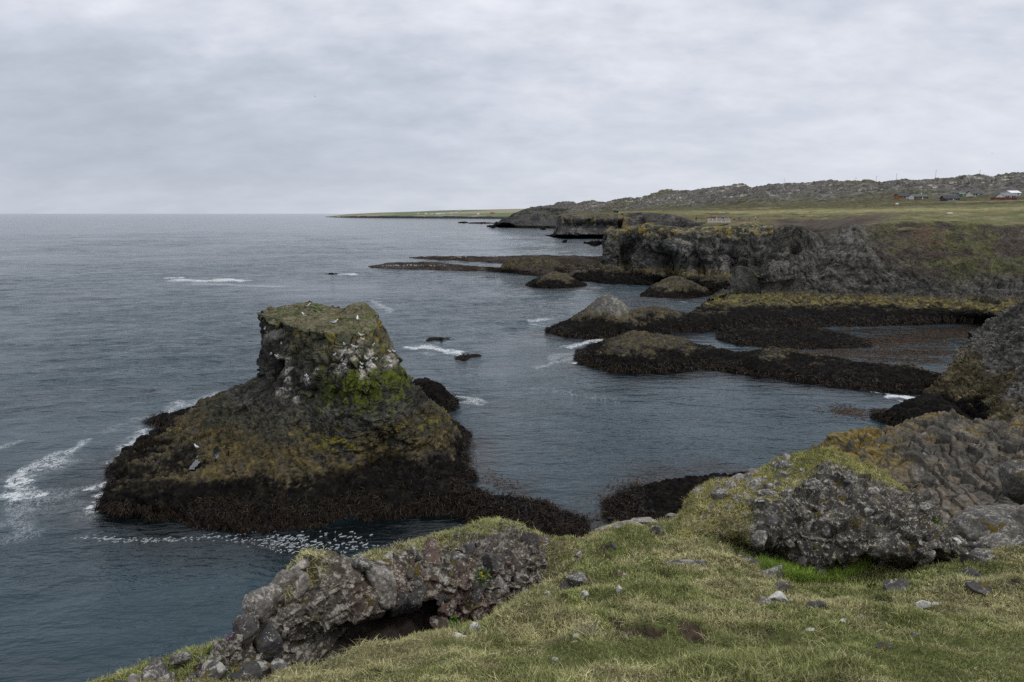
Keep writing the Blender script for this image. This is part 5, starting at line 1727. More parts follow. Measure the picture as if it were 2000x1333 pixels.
# ---- the rubble mound on the right
def mound():
    R = [[(1335, 1066, 13.5), (1450, 1084, 13.8), (1560, 1106, 13.7), (1680, 1130, 13.4), (1780, 1138, 13.0), (1862, 1100, 13.1)],
         [(1342, 1035, 13.7), (1452, 1040, 13.4), (1560, 1056, 13.0), (1680, 1078, 12.6), (1784, 1086, 12.3), (1860, 1070, 12.9)],
         [(1355, 1000, 14.3), (1466, 990, 13.7), (1570, 990, 13.3), (1682, 1006, 13.0), (1778, 1026, 12.8), (1852, 1050, 13.3)],
         [(1372, 974, 15.0), (1486, 946, 14.5), (1580, 928, 14.3), (1682, 938, 14.1), (1762, 974, 13.9), (1842, 1032, 14.1)],
         [(1390, 952, 16), (1505, 915, 15.8), (1556, 890, 15.6), (1600, 878, 15.5), (1668, 894, 15.4), (1752, 942, 15.1), (1824, 1004, 14.9)]]
    rows = cliff_cols(R)
    rows = [polyres(r, 7) for r in rows]
    rows.append([q + P3(.1, .8, -.5) for q in rows[-1]])
    rows.append([q + P3(.2, 1.2, -2.5) for q in rows[-1]])
    rows = [np.concatenate([[r[0] + P3(-.35, .15, -.35)], r, [r[-1] + P3(.4, .3, -.6)]]) for r in rows]
    S = Sheet(rows, .02)
    P = S.P.copy()
    px, py, _ = to_px(P)
    rock = sstep(1440, 1500, px + 14 * fbm(P * 2, 2, 119)) * sstep(3.35, 3.0, S.u + .45 * fbm(P * 1.6, 3, 120) + 1.2 * sstep(1620, 1500, px) - .25 * sstep(1660, 1760, px))
    g, gi, _ = domes(P, (.20, .20, .18), 121)
    b1, i1, _ = blocks(P, (.42, .42, .36), 122, 1.0, .3)
    b2, i2, _ = blocks(P, (.16, .16, .15), 123, 1.0, .3)
    b5, i5, _ = blocks(P, (.85, .85, .7), 126, 1.0, .3, gw=.08)
    S.push(rock * (.05 * (g - .5) + .13 * b1 + .05 * b2 + .20 * b5) + .14 * fbm(P * .9, 4, 124) + .03 * fbm(P * 6, 3, 125))
    S.push(-.35 * np.exp(-((px - 1500) / 45) ** 2 - ((py - 1042) / 16) ** 2) - .3 * np.exp(-((px - 1600) / 60) ** 2 - ((py - 1075) / 18) ** 2) - .3 * np.exp(-((px - 1740) / 60) ** 2 - ((py - 1075) / 16) ** 2))
    S.normals()
    P, N = S.P, S.N
    n1, n2, n3 = fbm(P * 1.0, 4, 330), fbm(P * 3.5, 4, 331), fbm(P * 12, 3, 332)
    c = mix((.044, .040, .035), (.085, .077, .066), sstep(-.5, .6, n2 + .8 * (rnd(gi, 4) - .5)))
    turf = (1 - rock)
    c = mix(c, mix((.10, .088, .046), (.07, .08, .03), sstep(-.3, .4, n1)), turf)
    # crusts of grey lichen on the weather side
    lc = sstep(.22, .36, .55 * n2 + .9 * n3 + .35 * (N[:, 2] - .4)) * rock * sstep(1.2, 2.0, S.u + .3 * n1)
    c = mix(c, (.24, .23, .20), lc * .45)
    o = S.build('mound', c, M_MOUND)
    tag(o, 'grass capped mound of dark lichen crusted lava rubble above the green hollow', 'mound')
    rg = np.random.default_rng(9)
    k = np.where(turf > .6)[0]
    kk = rg.choice(k, 70000)
    top = np.exp(-((px[kk] - 1590) / 75) ** 2) * sstep(945, 900, py[kk])
    grass_on(P[kk], N[kk], np.clip(.18 + .3 * n1[kk] + .7 * top, 0, 1), 70000, (.05, .14), (.007, .012), 83, .9, tint=(.84, .82, .62))
    return o, S


MOUND, MOUND_S = mound()
embed(MOUND_S, MOUND, 60, 'boulder', lambda px, py, S: (px > 1480) & (px < 1845) & (S.u > .6) & (S.u < 3.0), (.12, .34), ['dark', 'grey', 'grey'], 900, -.02)
embed(MOUND_S, MOUND, 34, 'boulder', lambda px, py, S: (px > 1370) & (px < 1640) & (S.u > 1.9) & (S.u < 4.2) & (py > 905), (.14, .50), ['grey', 'grey', 'pale'], 1300, .10)

# ---- stones lying in the turf
def stone(px, py, w, kind, label, group=None, flat=.6, lift=.02, asp=1.0, name='stone', seed=None, at=None, up=None):
    q, t = ground_at(px, py) if at is None else (D(px, py, at), at)
    s = w * t / FPX
    o = place(name, kind, tuple(q + P3(0, 0, s * lift)), (s * asp, s * .85, s * flat), None, seed if seed is not None else int(px * 3 + py))
    if asp != 1.0: o.rotation_euler = (random.Random(px).uniform(-.2, .2), random.Random(py).uniform(-.2, .2), random.Random(px + py).uniform(-.5, .5))
    return tag(o, label, 'stone' if name == 'stone' else 'boulder', group)


stone(1521, 1167, 42, 'white', 'largest white lichen stone in the turf, just below the ragged dark rock edge', asp=1.25, flat=.65)
stone(1481, 1181, 44, 'grey', 'dark stone with white blotches left of the largest white stone', asp=1.3, flat=.5)
stone(1600, 1186, 46, 'dark', 'dark half buried stone right of the largest white stone', flat=.55)
stone(1594, 1169, 17, 'white', 'small white stone perched on the dark half buried stone')
stone(1603, 1121, 36, 'grey', 'round mossy stone standing in the bright green hollow', flat=.95, lift=.3)
stone(1283, 1043, 30, 'grey', 'black and white lichen rock in the turf near the cliff edge', flat=.9, lift=.25)
stone(1337, 1104, 58, 'grey', 'long flat grey rock showing through the middle of the turf', asp=1.5, flat=.4, lift=.05)
stone(1462, 1100, 60, 'dark', 'upper dark slab of the ragged rock edge above the green hollow', asp=1.4, flat=.6)
stone(1504, 1125, 62, 'grey', 'lower lichened slab of the ragged rock edge above the green hollow', asp=1.3, flat=.75)
stone(1526, 1150, 34, 'dark', 'dark rock at the bottom end of the ragged rock edge', flat=.8)
stone(1802, 1190, 26, 'white', 'ragged white lichen stone beside the right hand dip in the turf', flat=1.0, lift=.3)
stone(1828, 1182, 20, 'white', 'flat white stone right of the ragged white lichen stone', flat=.5)
stone(1735, 1265, 34, 'dark', 'low dark stone speckled white in the lower right turf', asp=1.3, flat=.4, lift=.05)
stone(1648, 1214, 20, 'white', 'white pebble sized stone at the left end of a flat grey slab')
stone(1674, 1211, 34, 'grey', 'flat grey slab sunk in the turf right of a white pebble', asp=1.7, flat=.35, lift=.02)
stone(1580, 1233, 20, 'white', 'white chip beside the bare brown patch of turf', asp=1.5, flat=.4)
stone(1612, 1207, 20, 'white', 'white chip above the bare brown patch of turf', asp=1.4, flat=.45)
stone(930, 1234, 28, 'white', 'white stone at the rim of the hollow below the outcrop', flat=.9, lift=.25)
stone(888, 1244, 34, 'white', 'flat white stone left of the one at the rim of the hollow', asp=1.4, flat=.45)
stone(1130, 1142, 44, 'grey', 'white capped grey rock where the outcrop meets the turf', asp=1.2, flat=.75, lift=.2)
stone(1108, 1150, 40, 'dark', 'dark rock just left of the white capped grey rock', asp=1.2, flat=.7)
stone(1132, 1085, 30, 'grey', 'lichened rock in the upper turf right of the outcrop', flat=.7)
stone(1208, 1160, 20, 'white', 'slim white stone tilted in the middle turf', asp=.7, flat=1.0, lift=.3)
stone(1140, 1167, 24, 'white', 'slim white stone below the white capped grey rock', asp=.8, flat=.8, lift=.2)
stone(1070, 1160, 20, 'white', 'white stone on the turf rim facing the outcrop rubble')
stone(1085, 1290, 18, 'white', 'white chip in the turf near the bottom middle')
stone(1125, 1243, 16, 'white', 'small white chip beside the tuft of long bleached grass')
for i, (a, b, w) in enumerate(((1215, 1124, 26), (1160, 1107, 26), (965, 1285, 18), (1725, 1218, 14), (1020, 1195, 18), (1197, 1068, 24), (1375, 1175, 10), (860, 1300, 22), (1440, 1168, 12), (1860, 1220, 18), (1785, 1240, 16))):
    stone(a, b, w, 'dark' if i % 3 else 'grey', 'small dark stone half sunk in the turf', 'small dark stones in the turf', flat=.5, lift=.05)
# lip of pale slabs along the edge of the drop
for i, (a, b, w, lab) in enumerate(((1190, 1042, 56, 'first and leftmost pale slab along the turf edge above the kelp reef'), (1232, 1032, 44, 'second pale slab from the left along the turf edge'), (1262, 1024, 40, 'third pale slab from the left along the turf edge'), (1311, 1011, 26, 'last and smallest pale slab along the turf edge'))):
    stone(a, b, w, 'pale', lab, 'pale slabs along the edge', asp=1.25, flat=.4, lift=.15, at=(14.9, 15.2, 15.5, 15.9)[i])
stone(1372, 962, 40, 'pale', 'pale lichened boulder low on the left flank of the mound', asp=1.2, flat=.7, at=15.4, name='boulder')
stone(1440, 946, 54, 'pale', 'pale lichened boulder on the left shoulder of the mound', asp=1.3, flat=.7, at=15.8, name='boulder')
stone(1490, 934, 60, 'pale', 'pale lichened slab behind the left shoulder of the mound', asp=1.4, flat=.6, at=16.0, name='boulder')
stone(1541, 903, 30, 'pale', 'small pale boulder beside the grass crest of the mound', flat=1.1, at=15.8, name='boulder')
stone(1375, 1012, 34, 'grey', 'overhanging lichened stone left of the mound above a dark gap', flat=.9, at=14.1, name='boulder')
# the bottom left rocks
for a, b, w, k, f, t, lab in ((300, 1312, 62, 'grey', 1.15, 7.2, 'upright white lichened block at the left end of the cliff edge'), (322, 1330, 46, 'grey', .8, 6.9, 'ochre mossed block in front of the upright white block'),
                              (352, 1288, 44, 'grey', .9, 7.9, 'pointed lichened rock on the edge right of the upright block'), (268, 1330, 40, 'pale', .6, 7.2, 'flat pale stone at the foot of the upright white block'),
                              (412, 1322, 70, 'grey', .8, 6.9, 'rounded dark block with a pale top at the lower left'), (365, 1345, 60, 'dark', .6, 6.5, 'low dark rock on the bottom frame edge, ochre mossed'),
                              (236, 1345, 44, 'dark', .7, 7.0, 'reddish stone at the far left bottom of the cliff edge'), (510, 1310, 60, 'grey', .8, 7.4, 'grey lichened block below the crag of the outcrop'), (548, 1305, 50, 'grey', .6, 7.2, 'low grey block at the turf rim below the crag'), (470, 1330, 80, 'dark', .9, 7.2, 'big dark block leaning below the crag')):
    stone(a, b, w, k, lab, flat=f, at=t, name='boulder', lift=.0)
# the boulders right of the mound
def boulder(px, py, t, w, h, dep, kind, label, seed, rz=0.0, ry=0.0):
    o = place('boulder', kind, tuple(D(px, py, t)), (w * t / FPX, dep, h * t / FPX), None, seed, (0.05, ry, rz))
    return tag(o, label, 'boulder')


BIG = stone_mesh('boulder', 91, M_ST_PALE, 10, .05)
BIG2 = stone_mesh('boulder', 97, M_ST_PALE, 12, .05)
b = boulder(1942, 1032, 14.6, 200, 100, 1.5, 'pale', 'big pale sloping boulder in the gap right of the mound', 3, .1, -.12); b.data = BIG; BIG.materials[0] = M_ST_BIG
b = boulder(2002, 948, 17.0, 90, 90, 1.4, 'pale', 'grey boulder leaning over the big pale one at the right frame edge', 5, .4, .1); b.data = BIG2; BIG2.materials[0] = M_ST_BIG
b = boulder(2010, 1018, 14.4, 90, 120, 1.0, 'pale', 'pale block cut by the right frame edge beside the big boulder', 8, .4, 0)
stone(1864, 1058, 22, 'white', 'small white stone lying on the grey stone below the big boulder', flat=.6, at=13.1, name='stone')
stone(1868, 1068, 46, 'grey', 'grey stone carrying a small white stone below the big boulder', flat=.7, at=13.3, name='boulder')
for i, (a, b_, w, t) in enumerate(((1908, 1075, 50, 12.9), (1950, 1062, 60, 12.9), (1985, 1058, 40, 12.9), (1900, 1100, 60, 12.2), (1930, 1090, 54, 12.4), (1955, 1080, 40, 12.5))):
    stone(a, b_, w, 'grey' if i in (1, 2, 4) else 'dark', ('dark stone under the big boulder', 'lichen crusted stone right below the big boulder', 'small lichened stone close to the right frame edge', 'dark hollow rock at the left foot of the white crusted stones', 'white streaked stone in the middle of the crusted stones', 'dark stone wedged among the white crusted stones')[i], flat=.6, at=t, asp=1.2)
stone(1892, 1128, 60, 'dark', 'dark rock breaking through the turf below the white crusted stones', flat=.6)
stone(1920, 1150, 55, 'dark', 'second dark rock farther down below the white crusted stones', flat=.45)
stone(1760, 1150, 60, 'dark', 'dark mossy rock in the hollow at the foot of the mound', flat=.7)
stone(1745, 1172, 30, 'pale', 'small pale rock below the dark mossy rock of the hollow', flat=.7)
# big angular blocks of the outcrop, set where the crag shows them
for i, (a, b, w, h, t, k) in enumerate(((512, 1182, 84, 70, 8.75, 'grey'), (505, 1222, 90, 66, 8.2, 'dark'), (560, 1205, 110, 96, 8.5, 'grey'), (545, 1150, 60, 60, 9.25, 'pale'), (577, 1152, 50, 66, 9.2, 'pale'), (620, 1128, 56, 60, 9.6, 'grey'), (612, 1190, 110, 80, 8.55, 'grey'),
                                                 (672, 1150, 100, 110, 9.1, 'grey'), (655, 1195, 80, 56, 8.75, 'grey'), (738, 1140, 90, 90, 9.5, 'grey'), (720, 1190, 80, 70, 9.15, 'grey'), (768, 1175, 60, 80, 9.5, 'dark'), (805, 1128, 80, 60, 10.2, 'grey'), (800, 1175, 60, 70, 9.8, 'dark'), (470, 1245, 60, 60, 8.2, 'dark'), (520, 1265, 80, 60, 7.95, 'dark'), (700, 1105, 70, 40, 9.9, 'grey'), (590, 1110, 60, 26, 9.9, 'pale'), (770, 1100, 50, 30, 10.6, 'grey'))):
    q_ = surf_at(OUT_S, a, b)[0]; t = to_px(q_)[2]
    o = place('boulder', k, tuple(q_ + P3(0, .10, -.02)), (w * t / FPX * 1.12, w * t / FPX * .8, h * t / FPX * 1.12), OUT, 2000 + i)
# ------------------------------------------------------------------ small plants near the camera
def leafy(px, py, t, w, flowers, label, name='leafy_plant', cat='plant', seed=0, green=(.13, .20, .075), tall=1.0, n=240):
    q = D(px, py, t)
    rg = np.random.default_rng(seed)
    s = w * t / FPX
    root = empty(name, tuple(q))
    tag(root, label, cat)
    d = unit(rg.normal(size=(n, 3)) * np.array([1, 1, tall]) + np.array([0, -.5, .5]))
    b = d * (s * .42 * rg.uniform(.3, 1, (n, 1)))
    u = unit(d + rg.normal(0, .4, (n, 3)) + np.array([0, 0, .3]))
    side = unit(np.cross(u, rg.normal(size=(n, 3))))
    L = s * rg.uniform(.12, .26, n)
    c = np.array(green) * rg.uniform(.6, 1.25, (n, 1))
    v, qd, tr, cc = blades(b, u, side, L, L * .5, d * 0, c)
    obj('leaves', mesh_data('leaves', v, [qd, tr], cc, M_GRASS), root)
    for i in range(flowers):
        d1 = unit(np.array([rg.normal(), -1.0 + rg.normal() * .3, rg.normal() * .8 + .5]))
        m = 26
        fb = np.tile(d1 * s * .46, (m, 1)) + rg.normal(0, s * .035, (m, 3))
        fu = unit(rg.normal(size=(m, 3)) + d1)
        v, qd, tr, cc = blades(fb, fu, unit(np.cross(fu, rg.normal(size=(m, 3)))), np.full(m, s * .07), np.full(m, s * .05), fu * 0, np.tile(np.array([[.42, .40, .05]]), (m, 1)))
        obj('flower_head', mesh_data('flower_head', v, [qd, tr], cc, M_GRASS), root)
    return root


leafy(943, 1126, 11.0, 34, 5, 'roseroot clump with yellow flower heads growing on the outcrop rubble', seed=1, tall=1.6, green=(.15, .21, .10))
leafy(993, 1182, 10.6, 20, 1, 'pale green leaf clump at the right turf rim of the rubble hollow', seed=2, green=(.15, .21, .12))
leafy(886, 1213, 9.8, 18, 0, 'bright green sprig among the stones low in the rubble hollow', seed=3, green=(.08, .20, .02), tall=1.6)
leafy(1822, 1028, 13.7, 34, 6, 'roseroot clump on the right shoulder of the mound', seed=4, tall=1.4, green=(.14, .20, .085))
leafy(1686, 995, 13.5, 18, 0, 'small green rosette high on the mound face', seed=5, green=(.14, .20, .085))
leafy(1786, 1060, 12.8, 14, 0, 'tiny green rosette low on the right of the mound face', seed=6, green=(.14, .20, .085))
leafy(1702, 1156, 11.4, 34, 0, 'dark green leafy weed at the bottom of the hollow', seed=7, green=(.06, .12, .015))


def thrift(px, py, t, seed, label, n=3):
    rg = np.random.default_rng(seed)
    root = empty('thrift', tuple(D(px, py, t)))
    tag(root, label, 'flower', 'pink thrift flowers along the cliff edge')
    for i in range(n):
        o = np.array([rg.normal() * .035, rg.normal() * .03, 0])
        h = rg.uniform(.05, .11)
        v, qd, tr, cc = blades(o[None], np.array([[0, 0, 1.0]]), np.array([[1.0, 0, 0]]), np.array([h]), np.array([.004]), np.zeros((1, 3)), np.array([[.12, .13, .06]]))
        obj('stem', mesh_data('stem', v, [qd, tr], cc, M_GRASS), root)
        m = 30
        fu = unit(rg.normal(size=(m, 3)) + np.array([0, -.2, .5]))
        fb = np.tile(o + np.array([0, 0, h]), (m, 1))
        v, qd, tr, cc = blades(fb, fu, unit(np.cross(fu, rg.normal(size=(m, 3)))), np.full(m, .014), np.full(m, .010), fu * 0, np.tile(np.array([[.55, .36, .50]]), (m, 1)) * rg.uniform(.8, 1.1, (m, 1)))
        obj('flower_head', mesh_data('flower_head', v, [qd, tr], cc, M_GRASS), root)


for i, (a, b, t, lab) in enumerate(((448, 1258, 8.2, 'pink thrift on the grassy edge left of the crag'), (459, 1250, 8.3, 'pink thrift touching the left foot of the crag'), (752, 1077, 11.0, 'pink thrift on the outcrop crest left of the flat stone'), (783, 1066, 11.6, 'single pink thrift head on the outcrop crest'), (903, 1036, 12.7, 'pale thrift at the left end of the green shelf'), (1655, 898, 15.9, 'pale thrift on the right of the mound crest'))):
    thrift(a, b, t, 60 + i, lab)


def dry_stalks():
    root = empty('dry_stalks', tuple(D(430, 1272, 8.3)))
    tag(root, 'bleached dry flower stalks above a bright green tuft at the cliff edge', 'plant')
    rg = np.random.default_rng(4)
    n = 7
    b = np.stack([rg.uniform(-.08, .1, n), rg.uniform(-.05, .05, n), np.zeros(n)], 1)
    u = unit(np.stack([rg.normal(0, .25, n), rg.normal(0, .1, n), np.ones(n)], 1))
    v, q, t, c = blades(b, u, np.tile(np.array([[1.0, 0, 0]]), (n, 1)), rg.uniform(.12, .24, n), np.full(n, .006), np.zeros((n, 3)), np.tile(np.array([[.28, .25, .20]]), (n, 1)))
    obj('stalk', mesh_data('stalk', v, [q, t], c, M_GRASS), root)
    n = 120
    b = np.stack([rg.normal(.06, .05, n), rg.normal(0, .03, n), np.full(n, -.04)], 1)
    u = unit(rg.normal(0, .5, (n, 3)) + np.array([0, 0, 1]))
    v, q, t, c = blades(b, u, unit(np.cross(u, rg.normal(size=(n, 3)))), rg.uniform(.03, .08, n), np.full(n, .012), np.zeros((n, 3)), np.tile(np.array([[.11, .20, .02]]), (n, 1)))
    obj('leaves', mesh_data('leaves', v, [q, t], c, M_GRASS), root)


dry_stalks()


def bleached_tuft():
    q, t = ground_at(1148, 1240)
    rg = np.random.default_rng(14)
    n = 70
    b = np.stack([rg.normal(0, .06, n), rg.normal(0, .05, n), np.zeros(n)], 1)
    u = unit(np.stack([rg.normal(0, .35, n), rg.normal(0, .3, n), np.ones(n)], 1))
    v, f, tr, c = blades(b, u, unit(np.cross(u, rg.normal(size=(n, 3)))), rg.uniform(.10, .24, n), np.full(n, .005), rg.normal(0, .03, (n, 3)), np.tile(np.array([[.40, .38, .27]]), (n, 1)) * rg.uniform(.6, 1.1, (n, 1)))
    o = obj('grass_tuft', mesh_data('grass_tuft', v, [f, tr], c, M_GRASS))
    o.location = q
    tag(o, 'tuft of long bleached grass standing in the middle of the turf', 'grass tuft')


bleached_tuft()

# tiny white flowers in the turf
rg = np.random.default_rng(15)
v, f, c = merge_blades(BL)
tag(obj('grass', mesh_data('grass', v, f, c, M_GRASS, False)), 'short wind combed grass, straw and green mixed', kind='stuff')


def flecks():
    rg = np.random.default_rng(16)
    ref = [(1830, 1130), (1840, 1128), (1838, 1133), (1905, 1180), (1960, 1150), (1816, 1160), (1750, 1100), (1880, 1098), (1940, 1200), (1985, 1150), (1480, 1290), (1200, 1300), (1300, 1200), (1570, 1140), (1640, 1185), (1985, 1170)]
    V, F = [], []
    B = []
    for a, b in ref:
        q, t = ground_at(a, b)
        m = 8
        fu = unit(rg.normal(size=(m, 3)) + np.array([0, -.4, .8]))
        B.append(blades(np.tile(q + P3(0, 0, .07), (m, 1)), fu, unit(np.cross(fu, rg.normal(size=(m, 3)))), np.full(m, .014), np.full(m, .013), fu * 0, np.tile(np.array([[.62, .60, .5]]), (m, 1))))
    v, f, c = merge_blades(B)
    tag(obj('flowers', mesh_data('flowers', v, f, c, M_GRASS)), 'scattered tiny white flower heads in the turf', kind='stuff')


flecks()

# ------------------------------------------------------------------ floating weed and foam specks
def floaters():
    rg = np.random.default_rng(21)
    pts = []
    def line(poly, n, w, sz):
        q = polyres([W(a, b) for a, b in poly], 200)
        k = rg.integers(0, 200, n)
        p = q[k] + np.concatenate([rg.normal(0, w, (n, 2)), np.zeros((n, 1))], 1)
        pts.append(np.concatenate([p, rg.uniform(.5, 1.2, (n, 1)) * sz], 1))
    line([(895, 830), (912, 870), (915, 910), (935, 930), (960, 945)], 420, .55, .20)
    line([(960, 935), (990, 950), (1000, 975)], 160, .5, .2)
    line([(1165, 1035), (1180, 985), (1215, 950), (1270, 935)], 380, .6, .2)
    line([(1100, 1050), (1150, 1040), (1185, 1010)], 90, .5, .16)
    line([(1620, 800), (1660, 803), (1710, 812)], 500, 1.3, .3)
    line([(830, 1000), (880, 1005), (930, 1020)], 80, .4, .18)
    line([(285, 765), (305, 766)], 60, .5, .3)
    line([(945, 541), (975, 543)], 160, 1.5, .7)
    line([(1020, 545), (1060, 548)], 60, 3, .6)
    for poly, n in (([(1560, 690), (1650, 685), (1720, 665), (1820, 650), (1900, 655)], 2800), ([(1600, 695), (1700, 700), (1800, 690), (1860, 690)], 1500), ([(1420, 650), (1600, 645), (1900, 640)], 900), ([(1700, 680), (1760, 672), (1830, 668)], 1500)):
        line(poly, n, 3.2, .42)
    p = np.concatenate(pts)
    n = len(p)
    ang = rg.uniform(0, 6.28, n)
    u = np.stack([np.cos(ang), np.sin(ang), rg.uniform(-.02, .18, n)], 1)
    side = np.stack([-np.sin(ang), np.cos(ang), rg.uniform(-.1, .1, n)], 1)
    b = p[:, :3] + np.array([0, 0, .05])
    c = mix((.018, .011, .007), (.085, .044, .015), rg.random(n) ** 1.6)
    v, q, t, cc = blades(b, u, side, p[:, 3] * rg.uniform(.7, 1.6, n), p[:, 3] * rg.uniform(.3, .7, n), np.stack([0 * ang, 0 * ang, -.10 * p[:, 3]], 1), c)
    tag(obj('floating_kelp', mesh_data('floating_kelp', v, [q, t], cc, M_KELP)), 'brown kelp fronds floating at the reef edges and in the inner bay', kind='stuff')


floaters()


def foam_specks():
    rg = np.random.default_rng(22)
    B = []
    spots = []
    for poly, n, w in (([(150, 1051), (240, 1056), (330, 1055), (430, 1047)], 110, .25), ([(430, 1050), (520, 1055), (580, 1062)], 80, .5), ([(560, 1058), (640, 1070), (715, 1072)], 170, .95), ([(520, 1052), (620, 1082), (680, 1086)], 70, .6), ([(1010, 757), (1100, 765), (1220, 785)], 60, .7)):
        q = polyres([W(a, b) for a, b in poly], 200)
        k = rg.integers(0, 200, n)
        spots.append(q[k] + np.concatenate([rg.normal(0, w, (n, 2)), np.zeros((n, 1))], 1))
    p = np.concatenate(spots)
    V, F, o = [], [], 0
    for q in p:
        m = 9
        a = np.linspace(0, 2 * np.pi, m, endpoint=False)
        r = rg.uniform(.02, .045) * (1 + .45 * rg.normal(size=m)).clip(.3, 1.8)
        st = rg.uniform(1.4, 4.6)
        th = rg.normal(.55, .5)
        x, y = r * np.cos(a) * st, r * np.sin(a) * .55
        X, Y = x * math.cos(th) - y * math.sin(th), x * math.sin(th) + y * math.cos(th)
        lo = np.stack([q[0] + X, q[1] + Y, np.full(m, -.06)], 1)
        hi = np.stack([q[0] + X * .85, q[1] + Y * .85, np.full(m, .045)], 1)
        top = np.array([[q[0], q[1], .06]])
        V.append(np.concatenate([lo, hi, top]))
        j = np.arange(m); j2 = (j + 1) % m
        F.append(np.stack([j, j2, m + j2], 1) + o); F.append(np.stack([j, m + j2, m + j], 1) + o); F.append(np.stack([m + j, m + j2, np.full(m, 2 * m)], 1) + o)
        o += 2 * m + 1
    mm = plain_mat('foam_flecks', (.36, .39, .41), .8, .1)
    tag(obj('sea_foam', mesh_data('sea_foam', np.concatenate(V), np.concatenate(F), None, mm)), 'flecks of white foam drifting on the dark water before the stack', kind='stuff')


foam_specks()

# ------------------------------------------------------------------ rock pools on the apron of the stack
def rock_pool(outline, label):
    c = np.mean(np.array(outline, float), axis=0)
    z0 = surf_at(STACK_S, c[0], c[1], 5)[0][2] - .02
    ring = []
    n = len(outline)
    for i in range(n):
        a, b = np.array(outline[i], float), np.array(outline[(i + 1) % n], float)
        for t in (0, .2, .4, .6, .8):
            q = a + (b - a) * t + np.array([RNG.normal() * 1.0, RNG.normal() * 1.0])
            ring.append(W(q[0], q[1], z0))
    ring = np.array(ring)
    m = len(ring)
    V = np.concatenate([ring, ring + P3(0, 0, -.35)])
    j = np.arange(m); j2 = (j + 1) % m
    mm = NT('pool_water')
    mm.b.inputs['Base Color'].default_value = (.012, .015, .016, 1)
    mm.b.inputs['Roughness'].default_value = .04
    mm.l(mm.bump(mm.noise(mm.pos(), 3.0, 2), .01), mm.b.inputs['Normal'])
    o = obj('rock_pool', mesh_data('rock_pool', V, [np.stack([j, j2, m + j2, m + j], 1), np.array([list(range(m))])], None, mm.m, False))
    tag(o, label, 'rock pool')


rock_pool([(367, 918), (378, 903), (388, 884), (398, 878), (399, 888), (390, 902), (380, 917)], 'long narrow rock pool on the apron beside the lone gull')
rock_pool([(417, 876), (424, 869), (429, 880), (428, 896), (419, 896)], 'short rock pool on the apron right of the long one')
rock_pool([(438, 868), (444, 866), (450, 878), (446, 884)], 'smallest rock pool, rightmost on the apron')

# ------------------------------------------------------------------ gulls
M_GULLW = plain_mat('white_feathers', (.72, .72, .70), .8, .06)
M_GULLG = plain_mat('grey_feathers', (.30, .32, .34), .8, .08)
M_GULLB = plain_mat('black_feathers', (.03, .03, .033), .8, .1)
M_BEAK = plain_mat('yellow_beak', (.45, .33, .06), .6, .05)


def lathe_body(stations, m=12):
    """stations: (x, z, ry, rz) along the bird; returns a closed mesh"""
    V, F = [], []
    a = np.linspace(0, 2 * np.pi, m, endpoint=False)
    for x, z, ry, rz in stations:
        V.append(np.stack([np.full(m, x), ry * np.cos(a), z + rz * np.sin(a)], 1))
    n = len(stations)
    F = grid_faces(n, m, True)
    return np.concatenate(V), F


def gull_meshes():
    S = [(-.19, .155, .005, .004), (-.15, .155, .03, .02), (-.08, .15, .06, .05), (0, .15, .075, .068), (.07, .165, .07, .066), (.12, .20, .05, .05), (.145, .24, .038, .04), (.165, .275, .04, .042), (.19, .29, .037, .037), (.215, .285, .022, .022), (.225, .28, .004, .004)]
    v, f = lathe_body(S)
    body = mesh_data('gull_body', v, f, None, M_GULLW)
    wv, wf = [], []
    o = 0
    for s in (-1, 1):
        pts = np.array([(.09, s * .066, .19), (.0, s * .083, .175), (-.12, s * .062, .165), (-.26, s * .012, .16), (-.10, s * .05, .205), (.0, s * .05, .222), (.08, s * .045, .215)])
        off = np.array([0, s * .012, .006])
        p = np.concatenate([pts, pts + off])
        wv.append(p)
        m = 7
        j = np.arange(m); j2 = (j + 1) % m
        wf.append(np.stack([j, j2, m + j2, m + j], 1) + o)
        top = np.array([[7, 8, 13, 13], [8, 9, 12, 13], [9, 10, 11, 12], [9, 11, 12, 12]])
        wf.append(np.array([[7, 8, 12, 13], [8, 9, 11, 12]]) + o)
        wt_ = np.array([[9, 10, 11]]) + o
        wf.append(np.concatenate([wt_, wt_[:, 2:]], 1)[:, :3])
        o += 14
    quads = np.concatenate([a for a in wf if a.shape[1] == 4]); tris = np.concatenate([a for a in wf if a.shape[1] == 3])
    wings = {k: mesh_data('gull_wings', np.concatenate(wv), [quads, tris], None, m_, False) for k, m_ in (('g', M_GULLG), ('b', M_GULLB))}
    bv = np.array([(.218, .012, .283), (.218, -.012, .283), (.218, 0, .268), (.262, 0, .276)])
    beak = mesh_data('gull_beak', bv, np.array([[0, 1, 3], [1, 2, 3], [2, 0, 3]]), None, M_BEAK, False)
    lv = []
    lf = []
    for k, s in enumerate((-.03, .03)):
        c = np.array([(-.008, s - .006, 0), (.008, s - .006, 0), (.008, s + .006, 0), (-.008, s + .006, 0)])
        lv.append(np.concatenate([c, c + np.array([0, 0, .11])]))
        lf.append(np.array([[0, 1, 5, 4], [1, 2, 6, 5], [2, 3, 7, 6], [3, 0, 4, 7]]) + 8 * k)
    legs = mesh_data('gull_legs', np.concatenate(lv), np.concatenate(lf), None, M_BEAK, False)
    return body, wings, beak, legs


GB, GW_, GK, GL_ = gull_meshes()


def gull(loc, rz, scale, label, group, wing='g', sit=False, detail=True):
    root = empty('gull', tuple(loc), rz)
    root.scale = (scale,) * 3
    tag(root, label, 'gull', group)
    z = -.07 if sit else 0
    ps = [('body', GB), ('wings', GW_[wing])] + ([('beak', GK)] if detail else []) + ([] if sit else [('legs', GL_)])
    for nm, me in ps:
        o = obj(nm, me, root)
        o.location = (0, 0, z)
    return root


